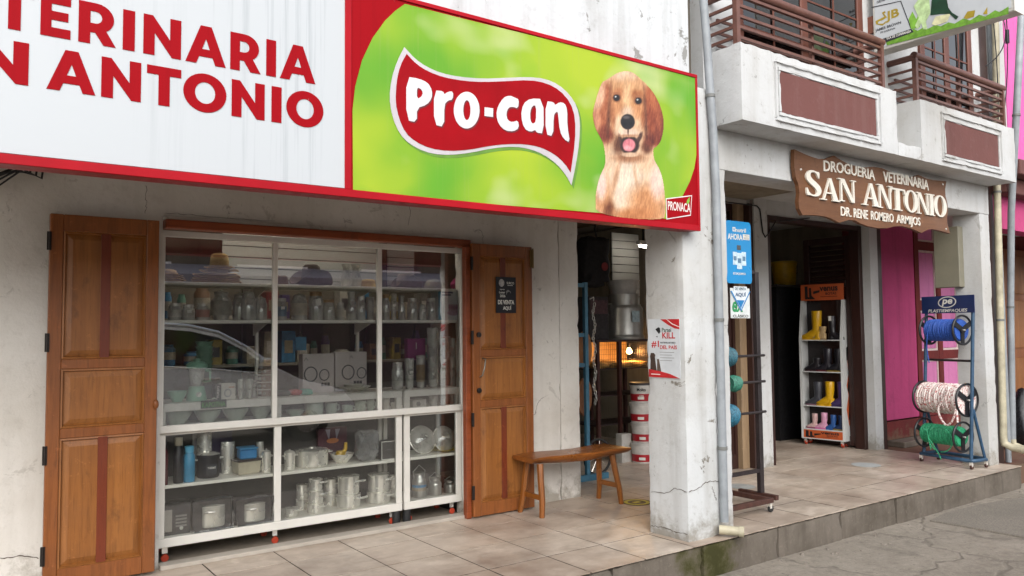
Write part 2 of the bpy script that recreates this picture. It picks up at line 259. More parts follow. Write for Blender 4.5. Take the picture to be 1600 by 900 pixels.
# ---------------------------------------------------------------- mesh helpers
class MB:
    def __init__(s): s.v = []; s.f = []; s.m = Matrix()
    def add(s, vs, fs):
        o = len(s.v); s.v += [s.m @ Vector(p) for p in vs]; s.f += [tuple(i+o for i in f) for f in fs]; return s
    def box(s, x0, x1, y0, y1, z0, z1):
        return s.add([(x0, y0, z0), (x1, y0, z0), (x1, y1, z0), (x0, y1, z0), (x0, y0, z1), (x1, y0, z1), (x1, y1, z1), (x0, y1, z1)],
                     [(0, 3, 2, 1), (4, 5, 6, 7), (0, 1, 5, 4), (1, 2, 6, 5), (2, 3, 7, 6), (3, 0, 4, 7)])
    def bar(s, a, b, w, d=None, up=(0, 0, 1)):            # square bar from a to b
        a, b = Vector(a), Vector(b); t = (b-a).normalized(); up = Vector(up)
        if abs(t.dot(up)) > .98: up = Vector((0, 1, 0))
        x = t.cross(up).normalized(); y = x.cross(t).normalized(); d = d or w; vs = []
        for p in (a, b):
            for i, j in ((-1, -1), (1, -1), (1, 1), (-1, 1)): vs.append(p+x*i*w/2+y*j*d/2)
        return s.add(vs, [(0, 1, 2, 3), (7, 6, 5, 4), (0, 4, 5, 1), (1, 5, 6, 2), (2, 6, 7, 3), (3, 7, 4, 0)])
    def tube(s, pts, r, n=8, closed=False, cap=True):
        pts = [Vector(p) for p in pts]; m = len(pts); rr = r if isinstance(r, (list, tuple)) else [r]*m; vs = []; x = None
        for i, p in enumerate(pts):
            a = pts[i-1] if (i > 0 or closed) else p; b = pts[(i+1) % m] if (i < m-1 or closed) else p
            t = (b-a).normalized()
            if x is None:
                x = t.cross(Vector((0, 0, 1)) if abs(t.z) < .9 else Vector((1, 0, 0))).normalized()
            else: x = (x-t*x.dot(t)).normalized()
            y = t.cross(x)
            for k in range(n): c = 2*PI*k/n; vs.append(p+(x*math.cos(c)+y*math.sin(c))*rr[i])
        fs = []
        for i in range(m if closed else m-1):
            a, b = i*n, ((i+1) % m)*n
            for k in range(n): fs.append((a+k, a+(k+1) % n, b+(k+1) % n, b+k))
        if cap and not closed: fs += [tuple(range(n))[::-1], tuple((m-1)*n+k for k in range(n))]
        return s.add(vs, fs)
    def lathe(s, prof, n=20, c=(0, 0, 0), sx=1, sy=1, wob=None):
        vs = []; fs = []; rows = []
        for r, z in prof:
            if r < 1e-6: rows.append([len(vs)]); vs.append((c[0], c[1], c[2]+z))
            else:
                rows.append(list(range(len(vs), len(vs)+n)))
                for k in range(n):
                    a = 2*PI*k/n; q = r*(wob(a, r, z) if wob else 1); vs.append((c[0]+q*math.cos(a)*sx, c[1]+q*math.sin(a)*sy, c[2]+z))
        for A, B in zip(rows, rows[1:]):
            for k in range(n):
                l = (k+1) % n
                if len(A) == 1 and len(B) == 1: break
                if len(A) == 1: fs.append((A[0], B[l], B[k]))
                elif len(B) == 1: fs.append((A[k], A[l], B[0]))
                else: fs.append((A[k], A[l], B[l], B[k]))
        return s.add(vs, fs)
    def prism(s, pts, vec):                                # planar outline pushed along vec
        pts = [Vector(p) for p in pts]; vec = Vector(vec); n = len(pts)
        nr = Vector((0, 0, 0))
        for i in range(n): nr += pts[i].cross(pts[(i+1) % n])
        if nr.dot(vec) > 0: pts = pts[::-1]
        vs = pts+[p+vec for p in pts]
        fs = [tuple(range(n)), tuple(range(2*n-1, n-1, -1))]+[(i, i+n, (i+1) % n+n, (i+1) % n) for i in range(n)]
        return s.add(vs, fs)
    def loft(s, rings, cap=True):
        n = len(rings[0]); vs = [p for r in rings for p in r]; fs = []
        for i in range(len(rings)-1):
            for k in range(n): fs.append((i*n+k, i*n+(k+1) % n, (i+1)*n+(k+1) % n, (i+1)*n+k))
        if cap: fs += [tuple(range(n))[::-1], tuple((len(rings)-1)*n+k for k in range(n))]
        return s.add(vs, fs)
    def mesh(s, name, mat, inv=None, smooth=None, bevel=0, segs=1):
        me = bpy.data.meshes.new(name); vs = [tuple((inv @ p) if inv else p) for p in s.v]; me.from_pydata(vs, [], s.f)
        bm = bmesh.new(); bm.from_mesh(me)
        if bevel: bmesh.ops.bevel(bm, geom=[e for e in bm.edges if len(e.link_faces) == 2 and e.calc_face_angle(0) > .5], offset=bevel, segments=segs, affect='EDGES', clamp_overlap=True)
        bmesh.ops.recalc_face_normals(bm, faces=bm.faces)
        if smooth is not None:
            for f in bm.faces: f.smooth = True
            for e in bm.edges: e.smooth = len(e.link_faces) == 2 and e.calc_face_angle(0) < smooth
        bm.to_mesh(me); bm.free(); me.materials.append(mat); return me
TM = {}
def props(o, label=None, cat=None, group=None, kind=None):
    for k, v in (('label', label), ('category', cat), ('group', group), ('kind', kind)):
        if v: o[k] = v
    return o
def link(o, parent=None):
    COL.objects.link(o)
    if parent: o.parent = parent
    return o
def thing(name, label, cat, loc=(0, 0, 0), rz=0, group=None, rx=0):
    o = link(bpy.data.objects.new(name, None)); o.location = loc; o.rotation_euler = (rx, 0, rz); o.empty_display_size = .1
    TM[o] = Matrix.Translation(loc) @ Matrix.Rotation(rz, 4, 'Z') @ Matrix.Rotation(rx, 4, 'X'); return props(o, label, cat, group)
def part(name, mb, mat, parent, world=False, smooth=None, bevel=0, label=None, segs=1):
    inv = TM[parent].inverted() if world else None
    o = bpy.data.objects.new(name, mb.mesh(name, mat if not isinstance(mat, str) else MT[mat], inv, smooth, bevel, segs)); link(o, parent); TM[o] = TM[parent]
    if label: o['label'] = label
    return o
def share(name, me, parent, loc=(0, 0, 0), rz=0):          # alike pieces share one mesh
    o = bpy.data.objects.new(name, me); link(o, parent); o.location = loc; o.rotation_euler.z = rz; TM[o] = TM.get(parent, Matrix()) @ Matrix.Translation(loc); return o
def solo(name, mb, mat, label, cat, group=None, smooth=None, bevel=0, kind=None):   # a thing of one mesh, authored in world space
    zs = min(p.z for p in mb.v); xs = [p.x for p in mb.v]; ys = [p.y for p in mb.v]; loc = Vector(((min(xs)+max(xs))/2, (min(ys)+max(ys))/2, zs))
    o = bpy.data.objects.new(name, mb.mesh(name, mat if not isinstance(mat, str) else MT[mat], Matrix.Translation(-loc), smooth, bevel)); link(o); o.location = loc
    TM[o] = Matrix.Translation(loc); return props(o, label, cat, group, kind)
def struct(name, mb, mat, smooth=None, bevel=0):
    o = bpy.data.objects.new(name, mb.mesh(name, MT[mat], None, smooth, bevel)); link(o); TM[o] = Matrix(); o['kind'] = 'structure'; return o
def copy_tree(o, parent=None):
    c = o.copy(); link(c, parent); TM[c] = TM[o]
    for ch in list(o.children): copy_tree(ch, c)
    return c
# flat outlines and lettering -------------------------------------------------
def outline_geo(polys, ext=0.0):
    cu = bpy.data.curves.new('outline', 'CURVE'); cu.dimensions = '2D'; cu.fill_mode = 'FRONT' if not ext else 'BOTH'; cu.extrude = ext
    for pl in polys:
        sp = cu.splines.new('POLY'); sp.points.add(len(pl)-1); sp.use_cyclic_u = True
        for q, p in zip(sp.points, pl): q.co = (p[0], p[1], 0, 1)
    ob = bpy.data.objects.new('outline', cu); me = bpy.data.meshes.new_from_object(ob)
    vs = [tuple(v.co) for v in me.vertices]; fs = [tuple(p.vertices) for p in me.polygons]
    bpy.data.objects.remove(ob); bpy.data.curves.remove(cu); bpy.data.meshes.remove(me); return vs, fs
def text_geo(body, bold=0.0, ext=0.0, shear=0.0, space=1.0):
    cu = bpy.data.curves.new('text', 'FONT'); cu.body = body; cu.offset = bold; cu.extrude = ext; cu.shear = shear; cu.resolution_u = 3; cu.space_character = space
    ob = bpy.data.objects.new('text', cu); me = bpy.data.meshes.new_from_object(ob)
    vs = [tuple(v.co) for v in me.vertices]; fs = [tuple(p.vertices) for p in me.polygons]
    bpy.data.objects.remove(ob); bpy.data.curves.remove(cu); bpy.data.meshes.remove(me); return vs, fs
def put_text(body, name, mat, parent, c, right, up, width, height, bold=.01, ext=.0015, shear=0, space=1.0, world=True, arc=None):
    vs, fs = text_geo(body, bold, ext, shear, space)
    if not vs: return None
    xs = [v[0] for v in vs]; ys = [v[1] for v in vs]; x0, x1, y0, y1 = min(xs), max(xs), min(ys), max(ys)
    c, right, up = Vector(c), Vector(right).normalized(), Vector(up).normalized(); nrm = right.cross(up)
    sx, sy = width/(x1-x0), height/(y1-y0); mb = MB(); out = []
    for v in vs:
        a = (v[0]-(x0+x1)/2)*sx; b = (v[1]-(y0+y1)/2)*sy
        if arc: b += arc(a/width*2)
        out.append(c+right*a+up*b+nrm*(v[2]+ext))
    mb.add(out, fs); return part(name, mb, mat, parent, world)
def smooth_poly(pts, it=1, closed=True):
    for _ in range(it):
        q = []
        for i in range(len(pts)):
            a, b = pts[i], pts[(i+1) % len(pts)]
            q += [tuple(.75*u+.25*v for u, v in zip(a, b)), tuple(.25*u+.75*v for u, v in zip(a, b))]
        pts = q
    return pts
def flat(name, polys, mat, parent, c, right, up, ext=.001, world=True):    # 2-D outlines (metres) on the plane c/right/up
    vs, fs = outline_geo(polys, ext); c, right, up = Vector(c), Vector(right).normalized(), Vector(up).normalized(); nrm = right.cross(up); mb = MB()
    mb.add([c+right*v[0]+up*v[1]+nrm*(v[2]+ext) for v in vs], fs); return part(name, mb, mat, parent, world)
def px_poly(pts, Y, org=(0, 0), sc=1.0):                   # photo outline laid on the plane at depth Y -> (x, z) pairs
    return [(p.x, p.z) for p in (onY(org[0]+a/sc, org[1]+b/sc, Y) for a, b in pts)]
def rect(x0, x1, y0, y1): return [(x0, y0), (x1, y0), (x1, y1), (x0, y1)]
def ell(cx, cy, rx, ry, n=28, rot=0): return [(cx+rx*math.cos(a)*math.cos(rot)-ry*math.sin(a)*math.sin(rot), cy+rx*math.cos(a)*math.sin(rot)+ry*math.sin(a)*math.cos(rot)) for a in (2*PI*i/n for i in range(n))]
from mathutils import noise as mnoise
def rough_box(mb, x0, x1, y0, y1, z0, z1, step=.06, amp=.008, face=.002, seed=0):
    L = (x1-x0, y1-y0, z1-z0); n = [max(1, min(160, round(l/step))) for l in L]; lo = (x0, y0, z0); hi = (x1, y1, z1); idx = {}; vs = []; fs = []
    def vid(i):
        if i in idx: return idx[i]
        p = [lo[k]+L[k]*i[k]/n[k] for k in range(3)]; ext = [k for k in range(3) if i[k] in (0, n[k])]
        q = Vector(p)*9+Vector((seed, seed*2, 0)); h = mnoise.noise(q)
        a = 0
        if len(ext) >= 2: a = amp*(.35+max(0, h*1.6+mnoise.noise(q*4)*.8))
        else: a = face*h
        for k in ext: p[k] += (a if i[k] == 0 else -a)
        idx[i] = len(vs); vs.append(tuple(p)); return idx[i]
    for ax in range(3):
        u, v = (ax+1) % 3, (ax+2) % 3
        for side in (0, n[ax]):
            for a in range(n[u]):
                for b in range(n[v]):
                    q = []
                    for da, db in ((0, 0), (1, 0), (1, 1), (0, 1)):
                        i = [0, 0, 0]; i[ax] = side; i[u] = a+da; i[v] = b+db; q.append(vid(tuple(i)))
                    fs.append(tuple(q if side else q[::-1]))
    return mb.add(vs, fs)

# ================================================================ ground
mb = MB(); mb.box(-40, 60, -40, 3.95, -.6, -.24); struct('street', mb, 'street')
mb = MB(); pts = [onZ(*q, -.24) for q in ((1452, 815), (1478, 803), (1520, 793), (1560, 785), (1600, 779), (1690, 764), (1700, 870), (1650, 852), (1600, 841), (1561, 834), (1505, 824))]
poly = [(p.x, p.y) for p in pts]
poly = [(x+.03*mnoise.noise((x*3, y*3, 1)), y+.03*mnoise.noise((x*3, y*3, 5))) for x, y in poly]
mb.prism([(x, y, -.24) for x, y in poly], (0, 0, .014)); struct('road_patch', mb, 'patch')
mb = MB()
for i in range(13): rough_box(mb, -1.6+i*.85+.003, -1.6+(i+1)*.85-.003, 3.785+.006*math.sin(i*2.3), 4.1, -.3, -.014, .05, .012, .004, i)
KERB = struct('kerb', mb, 'kerb', .6)
mb = MB(); mb.box(-3, 9.45, 3.84, 9.2, -.2, -.0025); FLOOR = struct('floor', mb, plain and 'kerb')
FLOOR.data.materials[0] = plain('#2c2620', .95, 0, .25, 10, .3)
# floor tiles
xs = [1.42+.472*k for k in range(-6, 18)]; ys = [3.775, 4.22, 4.688, 5.15, 5.545]+[5.545+.468*k for k in range(1, 8)]; tmesh = {}
for i in range(len(xs)-1):
    for j in range(len(ys)-1):
        x0, x1, y0, y1 = xs[i], min(xs[i+1], 9.45), ys[j], ys[j+1]
        if j >= 4 and x1 < 4.4: continue
        if x0 > 9.44: continue
        k = (round(x1-x0, 3), round(y1-y0, 3), (i*7+j*3) % 3 if j == 0 else 0)
        if k not in tmesh:
            m = MB(); hx, hy = (x1-x0)/2-.005, (y1-y0)/2-.005
            if j == 0: rough_box(m, -hx, hx, -hy, hy, -.008, 0, .05, .0018, .0002, i)
            else: m.box(-hx, hx, -hy, hy, -.008, 0)
            tmesh[k] = m.mesh('tile', MT['tile'], None, None, 0)
        o = share('tile', tmesh[k], FLOOR, ((x0+x1)/2, (y0+y1)/2, random.uniform(-.0008, .0008)))
mb = MB(); mb.box(9.47, 30, 3.9, 9.2, -.3, -.03); struct('neighbour_pavement', mb, 'maroonwall')

# ================================================================ left shop building
B1 = thing('shop_building', 'old white plastered shop building with a wide display window and recessed entrance', 'building', (1.5, 5.6, 0))
mb = MB(); mb.box(-4, 1.165, 5.52, 5.7, -.02, 2.9).box(1.165, 3.515, 5.52, 5.7, 2.245, 2.9)
rough_box(mb, 3.515, 4.502, 5.52, 5.7, -.02, 2.9, .05, .007, .001, 8); rough_box(mb, 4.506, 4.73, 5.523, 5.7, -.02, 2.9, .04, .007, .001, 9)
part('wall', mb, 'plaster', B1, True, .6)
mb = MB(); rough_box(mb, 4.30, 4.655, 3.87, 4.25, -.005, 3.29, .05, .012, .004, 3); part('pillar', mb, 'pillar', B1, True, .5)
mb = MB(); mb.box(-4, 4.45, 3.905, 4.1, 2.62, 7.2); part('upper_wall', mb, 'plaster_white', B1, True)
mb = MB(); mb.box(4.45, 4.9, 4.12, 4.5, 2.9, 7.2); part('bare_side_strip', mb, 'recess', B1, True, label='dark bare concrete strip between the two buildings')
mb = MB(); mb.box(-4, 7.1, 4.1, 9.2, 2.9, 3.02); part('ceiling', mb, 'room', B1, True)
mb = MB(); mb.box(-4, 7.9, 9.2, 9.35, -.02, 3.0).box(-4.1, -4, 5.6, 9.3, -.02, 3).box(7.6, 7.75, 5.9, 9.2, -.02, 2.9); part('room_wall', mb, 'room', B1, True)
mb = MB(); mb.box(1.165, 3.515, 5.455, 5.56, .0, .028); part('threshold', mb, plain('#a9a196', .45, 0, .15, 6), B1, True, bevel=.003)
mb = MB(); mb.box(1.2, 3.5, 5.57, 6.2, -.008, .004); part('display_floor', mb, plain('#7d7468', .6), B1, True)
mb = MB(); mb.box(1.165, 3.515, 5.44, 5.545, 2.188, 2.247); part('lintel', mb, 'lintel', B1, True, bevel=.006)
mb = MB(); mb.box(3.44, 3.486, 5.415, 5.47, .001, 2.187); part('jamb', mb, 'lintel', B1, True, bevel=.004)
mb = MB(); mb.box(1.165, 3.56, 5.49, 5.522, 2.25, 2.275); rough = part('plaster_ledge', mb, 'plaster', B1, True, bevel=.004)

def leaf(x0, x1, yf, z0, z1, stripe, hinge_x, th=.045):
    y0, y1 = yf, yf+th; sw = .072; mbf = MB()
    rails = [(z0, z0+.105), (z0+.865, z0+.925), (z0+1.275, z0+1.335), (z1-.10, z1)]
    mbf.box(x0, x0+sw, y0, y1, z0, z1).box(x1-sw, x1, y0, y1, z0, z1)
    for a, b in rails: mbf.box(x0+sw, x1-sw, y0+.0015, y1-.0015, a, b)
    lf = part('door_leaf', mbf, 'door_wood', B1, True, bevel=.004)
    for k, (a, b) in enumerate(((rails[0][1], rails[1][0]), (rails[1][1], rails[2][0]), (rails[2][1], rails[3][0]))):
        X0, X1 = x0+sw+.001, x1-sw-.001; a += .001; b -= .001; m = MB()
        # raised panel: sunk rim, sloping field, flat centre
        def q(d, y): return [(X0+d, y, a+d), (X1-d, y, a+d), (X1-d, y, b-d), (X0+d, y, b-d)]
        R = [q(0, y0+.006), q(.010, y0+.003), q(.015, y0+.0195), q(.05, y0+.007)]
        m.loft(R, False); m.add(R[3], [(0, 1, 2, 3)])
        m.box(X0, X1, y0+.022, y1-.008, a, b); part('panel', m, 'door_panel', lf, True)
        if k != 1:
            cx = (X0+X1)/2; m = MB(); m.box(cx-.027, cx+.027, y0+.003, y0+.019, a+.004, b-.004); part('inlay_strip', m, 'inlay', lf, True, bevel=.0015)
    for hz in (z0+.14, z0+.72, z0+1.38, z1-.22):
        m = MB(); m.box(hinge_x-.012, hinge_x+.012, y0-.006, y0+.002, hz, hz+.11); m.tube([(hinge_x, y0-.008, hz), (hinge_x, y0-.008, hz+.11)], .006, 8); part('hinge', m, 'hinge', lf, True)
    return lf
LL = leaf(.512, 1.118, 5.395, .022, 2.225, True, .509); LL['label'] = 'brown varnished panel door leaf folded open left of the display window'
LR = leaf(3.49, 4.10, 5.39, .014, 2.215, True, 3.484); LR['label'] = 'brown varnished panel door leaf folded open right of the display window'
m = MB(); m.tube([(3.555, 5.388, 1.13), (3.552, 5.35, 1.14), (3.572, 5.345, 1.20), (3.585, 5.35, 1.27), (3.582, 5.388, 1.28)], .006, 8); part('handle', m, plain('#8e8a80', .4, .8), LR, True, .8)
for hz in (1.02, 1.47):
    m = MB(); m.lathe([(0, 0), (.022, .001), (.02, .012), (0, .016)], 14); m.v = [Vector((3.545+p.x, 5.389-p.z, hz+p.y)) for p in m.v]; part('lock_plate', m, 'hinge', LR, True, .6)
m = MB(); m.box(4.075, 4.11, 5.378, 5.39, 2.04, 2.19); m.tube([(4.095, 5.372, 2.03), (4.095, 5.372, 2.2)], .007, 8); part('brass_hinge', m, plain('#7d6840', .45, .7), LR, True)
m = MB(); m.lathe([(.028, 0), (.03, .02), (.02, .045), (0, .05)], 14); m.v = [Vector((1.108+p.x*.6, 5.388-p.z*.4, 1.06+p.y)) for p in m.v]; part('wooden_knob', m, 'door_wood', LL, True, .8)

# pillar neighbour: bundle of black cables tucked under the sign at the far left
mb = MB()
for k in range(5):
    x = .25+.03*k; mb.tube([(x-.4, 5.49, 2.48+.01*k), (x-.15, 5.45, 2.42-.02*k), (x, 5.44, 2.44+.01*k), (x+.10, 5.47, 2.50-.015*k), (x+.12, 5.50, 2.62)], .007, 6)
solo('cable_bundle', mb, 'black', 'tangle of black cables on the wall under the left end of the big sign', 'cable', smooth=.9)

def crack(parent, pts, face, w_=.0035):                    # jagged open crack laid on a wall face
    q = []
    for a, b in zip(pts, pts[1:]):
        n = 7
        for k in range(n): t_ = k/n; q.append(Vector(a).lerp(Vector(b), t_)+Vector((0 if face == 'X' else 1, 1 if face == 'X' else 0, 1))*random.uniform(-.006, .006)*(k > 0))
    q.append(Vector(pts[-1])); nv_ = Vector((-1, 0, 0)) if face == 'X' else Vector((0, -1, 0)); L_ = []; R_s = []
    for i, p in enumerate(q):
        d = (q[min(i+1, len(q)-1)]-q[max(i-1, 0)]).normalized(); s_ = d.cross(nv_)*w_*random.uniform(.15, .5); L_.append(p+s_); R_s.append(p-s_)
    mb = MB(); n = len(q); mb.add([v+nv_*.0012 for v in L_+R_s]+[v-nv_*.004 for v in L_+R_s], [(i, i+1, n+i+1, n+i) for i in range(n-1)]+[(2*n+i, i, i+1, 2*n+i+1)[::-1] for i in range(n-1)]+[(n+i, 3*n+i, 3*n+i+1, n+i+1)[::-1] for i in range(n-1)]); part('crack', mb, plain('#5a5148', .95), parent, True)
crack(B1, [onX(a, b, 4.298) for a, b in ((1017, 769), (1038, 771), (1053, 763), (1073, 769))], 'X'); crack(B1, [onY(a, b, 3.868) for a, b in ((1077, 769), (1095, 761), (1103, 753), (1123, 752))], 'Y'); crack(B1, [onX(a, b, 4.298) for a, b in ((1018, 821), (1040, 825), (1058, 832), (1074, 835))], 'X', .005)
crack(B1, [onY(a, b, 3.868) for a, b in ((1112, 760), (1116, 772), (1119, 782))], 'Y'); crack(B1, [onY(a, b, 5.5185) for a, b in ((228, 290), (229, 319), (227, 333))], 'Y'); crack(B1, [onY(a, b, 5.5185) for a, b in ((258, 333), (300, 335), (360, 341), (430, 345))], 'Y', .003); crack(B1, [onY(a, b, 5.5185) for a, b in ((640, 300), (641, 335), (638, 352))], 'Y', .003); crack(B1, [onY(a, b, 5.5185) for a, b in ((0, 872), (30, 868), (60, 873))], 'Y', .006)
# ================================================================ display cabinets
def stile(x0, x1, y0, y1, z0, z1): return MB().box(x0, x1, y0, y1, z0, z1)
WF = thing('window_frame', 'white aluminium glazed frame with three tall panes above the long mid rail', 'window frame', (2.3, 5.57, .85))
for nm, b in (('top_rail', (1.167, 3.513, 2.145, 2.187)), ('mid_rail', (1.167, 3.513, .852, .9)), ('stile', (1.167, 1.192, .9, 2.145)), ('stile', (1.915, 1.948, .9, 2.145)), ('stile', (2.735, 2.768, .9, 2.145)), ('stile', (3.487, 3.513, .9, 2.145))):
    x0, x1, z0, z1 = b; part(nm, MB().box(x0, x1, 5.562, 5.60, z0, z1), 'alum', WF, True, bevel=.003)
for x0, x1 in ((1.192, 1.915), (1.948, 2.735), (2.768, 3.487)):
    part('pane', MB().box(x0, x1, 5.578, 5.582, .9, 2.145), 'pane', WF, True)
def cabinet(x0, x1, muls, label):
    C = thing('display_cabinet', label, 'display cabinet', ((x0+x1)/2, 5.8, 0), group='display cabinets in the shop window'); yf, yb = 5.603, 5.99
    for z0, z1, nm in ((.105, .165, 'bottom_rail'), (.832, .85, 'front_rail'), (.985, 1.04, 'counter_rail')): part(nm, MB().box(x0, x1, yf, yf+.035, z0, z1), 'alum', C, True, bevel=.003)
    for xa in [x0]+muls+[x1-.05]:
        part('stile', MB().box(xa, xa+.05, yf+.002, yf+.034, .165, .985), 'alum', C, True, bevel=.003)
    for xa in (x0, x1-.03): part('rear_post', MB().box(xa, xa+.03, yb-.03, yb, .105, 1.04), 'alum', C, True)
    ed = [x0+.05]+sum(([m_, m_+.05] for m_ in muls), [])+[x1-.05]
    for a, b in zip(ed[::2], ed[1::2]):
        part('pane', MB().box(a, b, yf+.012, yf+.016, .165, .832), 'lowpane', C, True)
    for z in (.155, .49, .872, 1.028): part('shelf', MB().box(x0+.002, x1-.002, yf+.036, yb, z-.011, z+.011), 'shelf', C, True, bevel=.002)
    part('back_panel', MB().box(x0+.03, x1-.03, yb-.012, yb-.004, .17, 1.01), plain('#3b3733', .6), C, True)
    xl = [x0+.06, x1-.07]+[m_+.02 for m_ in muls]
    for xa in xl:
        for y in (yf+.06, yb-.08):
            c = part('caster', MB().box(xa-.012, xa+.022, y-.004, y+.004, .055, .106), 'steel', C, True)
            w_ = MB(); w_.lathe([(0, -.012), (.022, -.01), (.025, -.005), (.025, .005), (.022, .01), (0, .012)], 18); w_.v = [Vector((xa+.005+p.x, y-.006+p.z*.8, .0255+p.y)) for p in w_.v]; part('wheel', w_, 'caster_red', c, True, .6)
    return C
C1 = cabinet(1.168, 2.962, [1.945], 'wide white two-bay display cabinet full of kitchenware at the left')
C2 = cabinet(2.982, 3.511, [], 'narrow white display cabinet next to the right door leaf')
for xa, p_ in ((2.955, C1), (3.0, C2)):
    m = MB(); m.lathe([(0, .0), (.03, 0), (.032, .01), (.03, .1), (0, .1)], 14, (xa-(.03 if p_ is C1 else -.02), 5.64, .003)); part('rubber_foot', m, 'rubber', p_, True, .6)
SU = thing('shelf_unit', 'white hanging shelves holding hats and glass jars behind the upper panes', 'shelf unit', (2.3, 5.8, 1.04))
for z in (1.842, 1.582):
    for x0, x1 in ((1.195, 1.918), (1.945, 2.74), (2.765, 3.485)): part('shelf', MB().box(x0, x1, 5.625, 5.97, z-.011, z+.011), 'shelf', SU, True, bevel=.002)
for x in (1.925, 2.742, 1.185, 3.495): part('upright', MB().box(x-.009, x+.009, 5.94, 5.968, 1.041, 1.83), 'shelf', SU, True)
for z in (1.842, 1.582):
    for x in (1.90, 2.72, 3.43): part('bracket', MB().prism([(x, 5.66, z-.012), (x, 5.965, z-.012), (x, 5.965, z-.10)], (.008, 0, 0)), 'shelf', SU, True)

# green sticker on the cabinet rail
STK = thing('sticker', 'small green and black brand sticker on the cabinet rail', 'sticker', (1.52, 5.60, 1.0))
c = onY(334, 631, 5.601); part('backing', MB().box(c.x-.085, c.x+.085, 5.5995, 5.6025, c.z-.028, c.z+.026), 'black', STK, True)
put_text('KAPOTHA', 'lettering', plain('#3f9a35', .5), STK, (c.x, 5.599, c.z-.004), (1, 0, 0), (0, 0, 1), .155, .036, .02)
flat('roof_mark', [[(-.03, .0), (0, .018), (.03, 0), (0, .008)]], plain('#b8c0b0', .5), STK, (c.x, 5.599, c.z+.027), (1, 0, 0), (0, 0, 1))
# ================================================================ building with the balconies
B2 = thing('balcony_building', 'white two-storey building with brown railed balconies over an open shop front', 'building', (7, 4.6, 0))
YP = 3.97
mb = MB(); rough_box(mb, 4.73, 4.912, YP, 4.22, -.006, 2.73, .05, .006, .002, 1); part('pier', mb, 'portal', B2, True, .5)
mb = MB(); rough_box(mb, 9.14, 9.36, YP, 4.26, -.006, 2.73, .05, .006, .002, 2); part('pier', mb, 'portal', B2, True, .5)
mb = MB(); mb.box(4.73, 9.36, YP-.003, 4.263, 2.727, 3.04); part('beam', mb, 'portal', B2, True, bevel=.004)
mb = MB(); mb.box(4.72, 9.36, 4.0, 4.12, 3.04, 7.0); part('upper_wall', mb, 'portal', B2, True)
mb = MB(); mb.box(4.92, 14, 4.27, 9.2, 2.93, 3.03); part('ceiling', mb, 'portal', B2, True)
mb = MB(); mb.box(7.16, 7.385, 5.41, 5.6, -.006, 2.93).box(9.30, 9.475, 5.33, 5.6, -.006, 2.93).box(7.385, 9.30, 5.45, 5.6, 2.76, 2.93).box(4.75, 7.16, 5.46, 5.6, 2.86, 2.93); part('back_wall', mb, 'portal', B2, True)
mb = MB(); mb.box(7.1, 7.16, 5.43, 5.55, 0, 2.86); part('door_post', mb, 'dark_door', B2, True, bevel=.004)
mb = MB(); mb.box(6.985, 7.098, 5.5, 5.62, 0, 2.86); part('jamb_plank', mb, 'plankbeige', B2, True, bevel=.003)
# louvred dark shutter folded behind the twine rack
sh = part('shutter', MB().box(6.80, 6.84, 5.56, 5.6, 0, 2.86).box(6.94, 6.98, 5.56, 5.6, 0, 2.86).box(6.84, 6.94, 5.561, 5.599, 2.78, 2.86).box(6.84, 6.94, 5.561, 5.599, 0, .15).box(6.84, 6.94, 5.575, 5.59, .15, 2.3), 'dark_door', B2, True)
for k in range(7): part('louvre', MB().prism([(6.84, 5.565, 2.32+k*.065), (6.84, 5.57, 2.313+k*.065), (6.84, 5.597, 2.35+k*.065), (6.84, 5.592, 2.357+k*.065)], (.1, 0, 0)), 'dark_door', sh, True)
# wide doorway of the second shop
fr = MB(); fr.box(7.387, 7.46, 5.43, 5.56, 0, 2.76).box(9.225, 9.298, 5.43, 5.56, 0, 2.76).box(7.46, 9.225, 5.432, 5.558, 2.70, 2.758); part('door_frame', fr, 'dark_door', B2, True, bevel=.004)
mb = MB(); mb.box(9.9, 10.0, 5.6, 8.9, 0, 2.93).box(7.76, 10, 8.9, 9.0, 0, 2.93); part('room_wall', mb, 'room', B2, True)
# dark carved door leaf standing open into the shop
XD = 9.27
dl = part('door_leaf', MB().box(XD, XD+.05, 5.57, 5.65, .02, 2.66).box(XD, XD+.05, 6.16, 6.24, .02, 2.66).box(XD+.001, XD+.049, 5.65, 6.16, .02, .14).box(XD+.001, XD+.049, 5.65, 6.16, 2.58, 2.66).box(XD+.001, XD+.049, 5.65, 6.16, 2.02, 2.1).box(XD+.001, XD+.049, 5.65, 6.16, 1.05, 1.15), 'dark_door', B2, True, bevel=.004, label='dark brown carved door leaf with louvres standing open inside the second shop')
for k in range(7):
    z = 2.11+k*.066; part('louvre', MB().prism([(XD+.005, 5.65, z), (XD+.012, 5.65, z-.006), (XD+.045, 5.65, z+.045), (XD+.038, 5.65, z+.051)], (0, .51, 0)), 'dark_door', dl, True)
for ya, yb in ((5.655, 6.155),):
    for za, zb in ((.145, 1.045), (1.155, 2.015)):
        m = MB(); m.loft([[(XD+.02-o, ya+d, za+d), (XD+.02-o, yb-d, za+d), (XD+.02-o, yb-d, zb-d), (XD+.02-o, ya+d, zb-d)] for d, o in ((0, 0), (.03, -.008), (.05, .012), (.09, .004), (.13, .016))]); part('carved_panel', m, 'dark_door', dl, True)
        m = MB(); m.lathe([(0, .012), (.03, .008), (.05, .0), (.06, .006), (.065, 0)], 12); m.v = [Vector((XD+.008-p.z, (ya+yb)/2+p.x, (za+zb)/2+p.y)) for p in m.v]; part('rosette', m, 'dark_door', dl, True, .6)
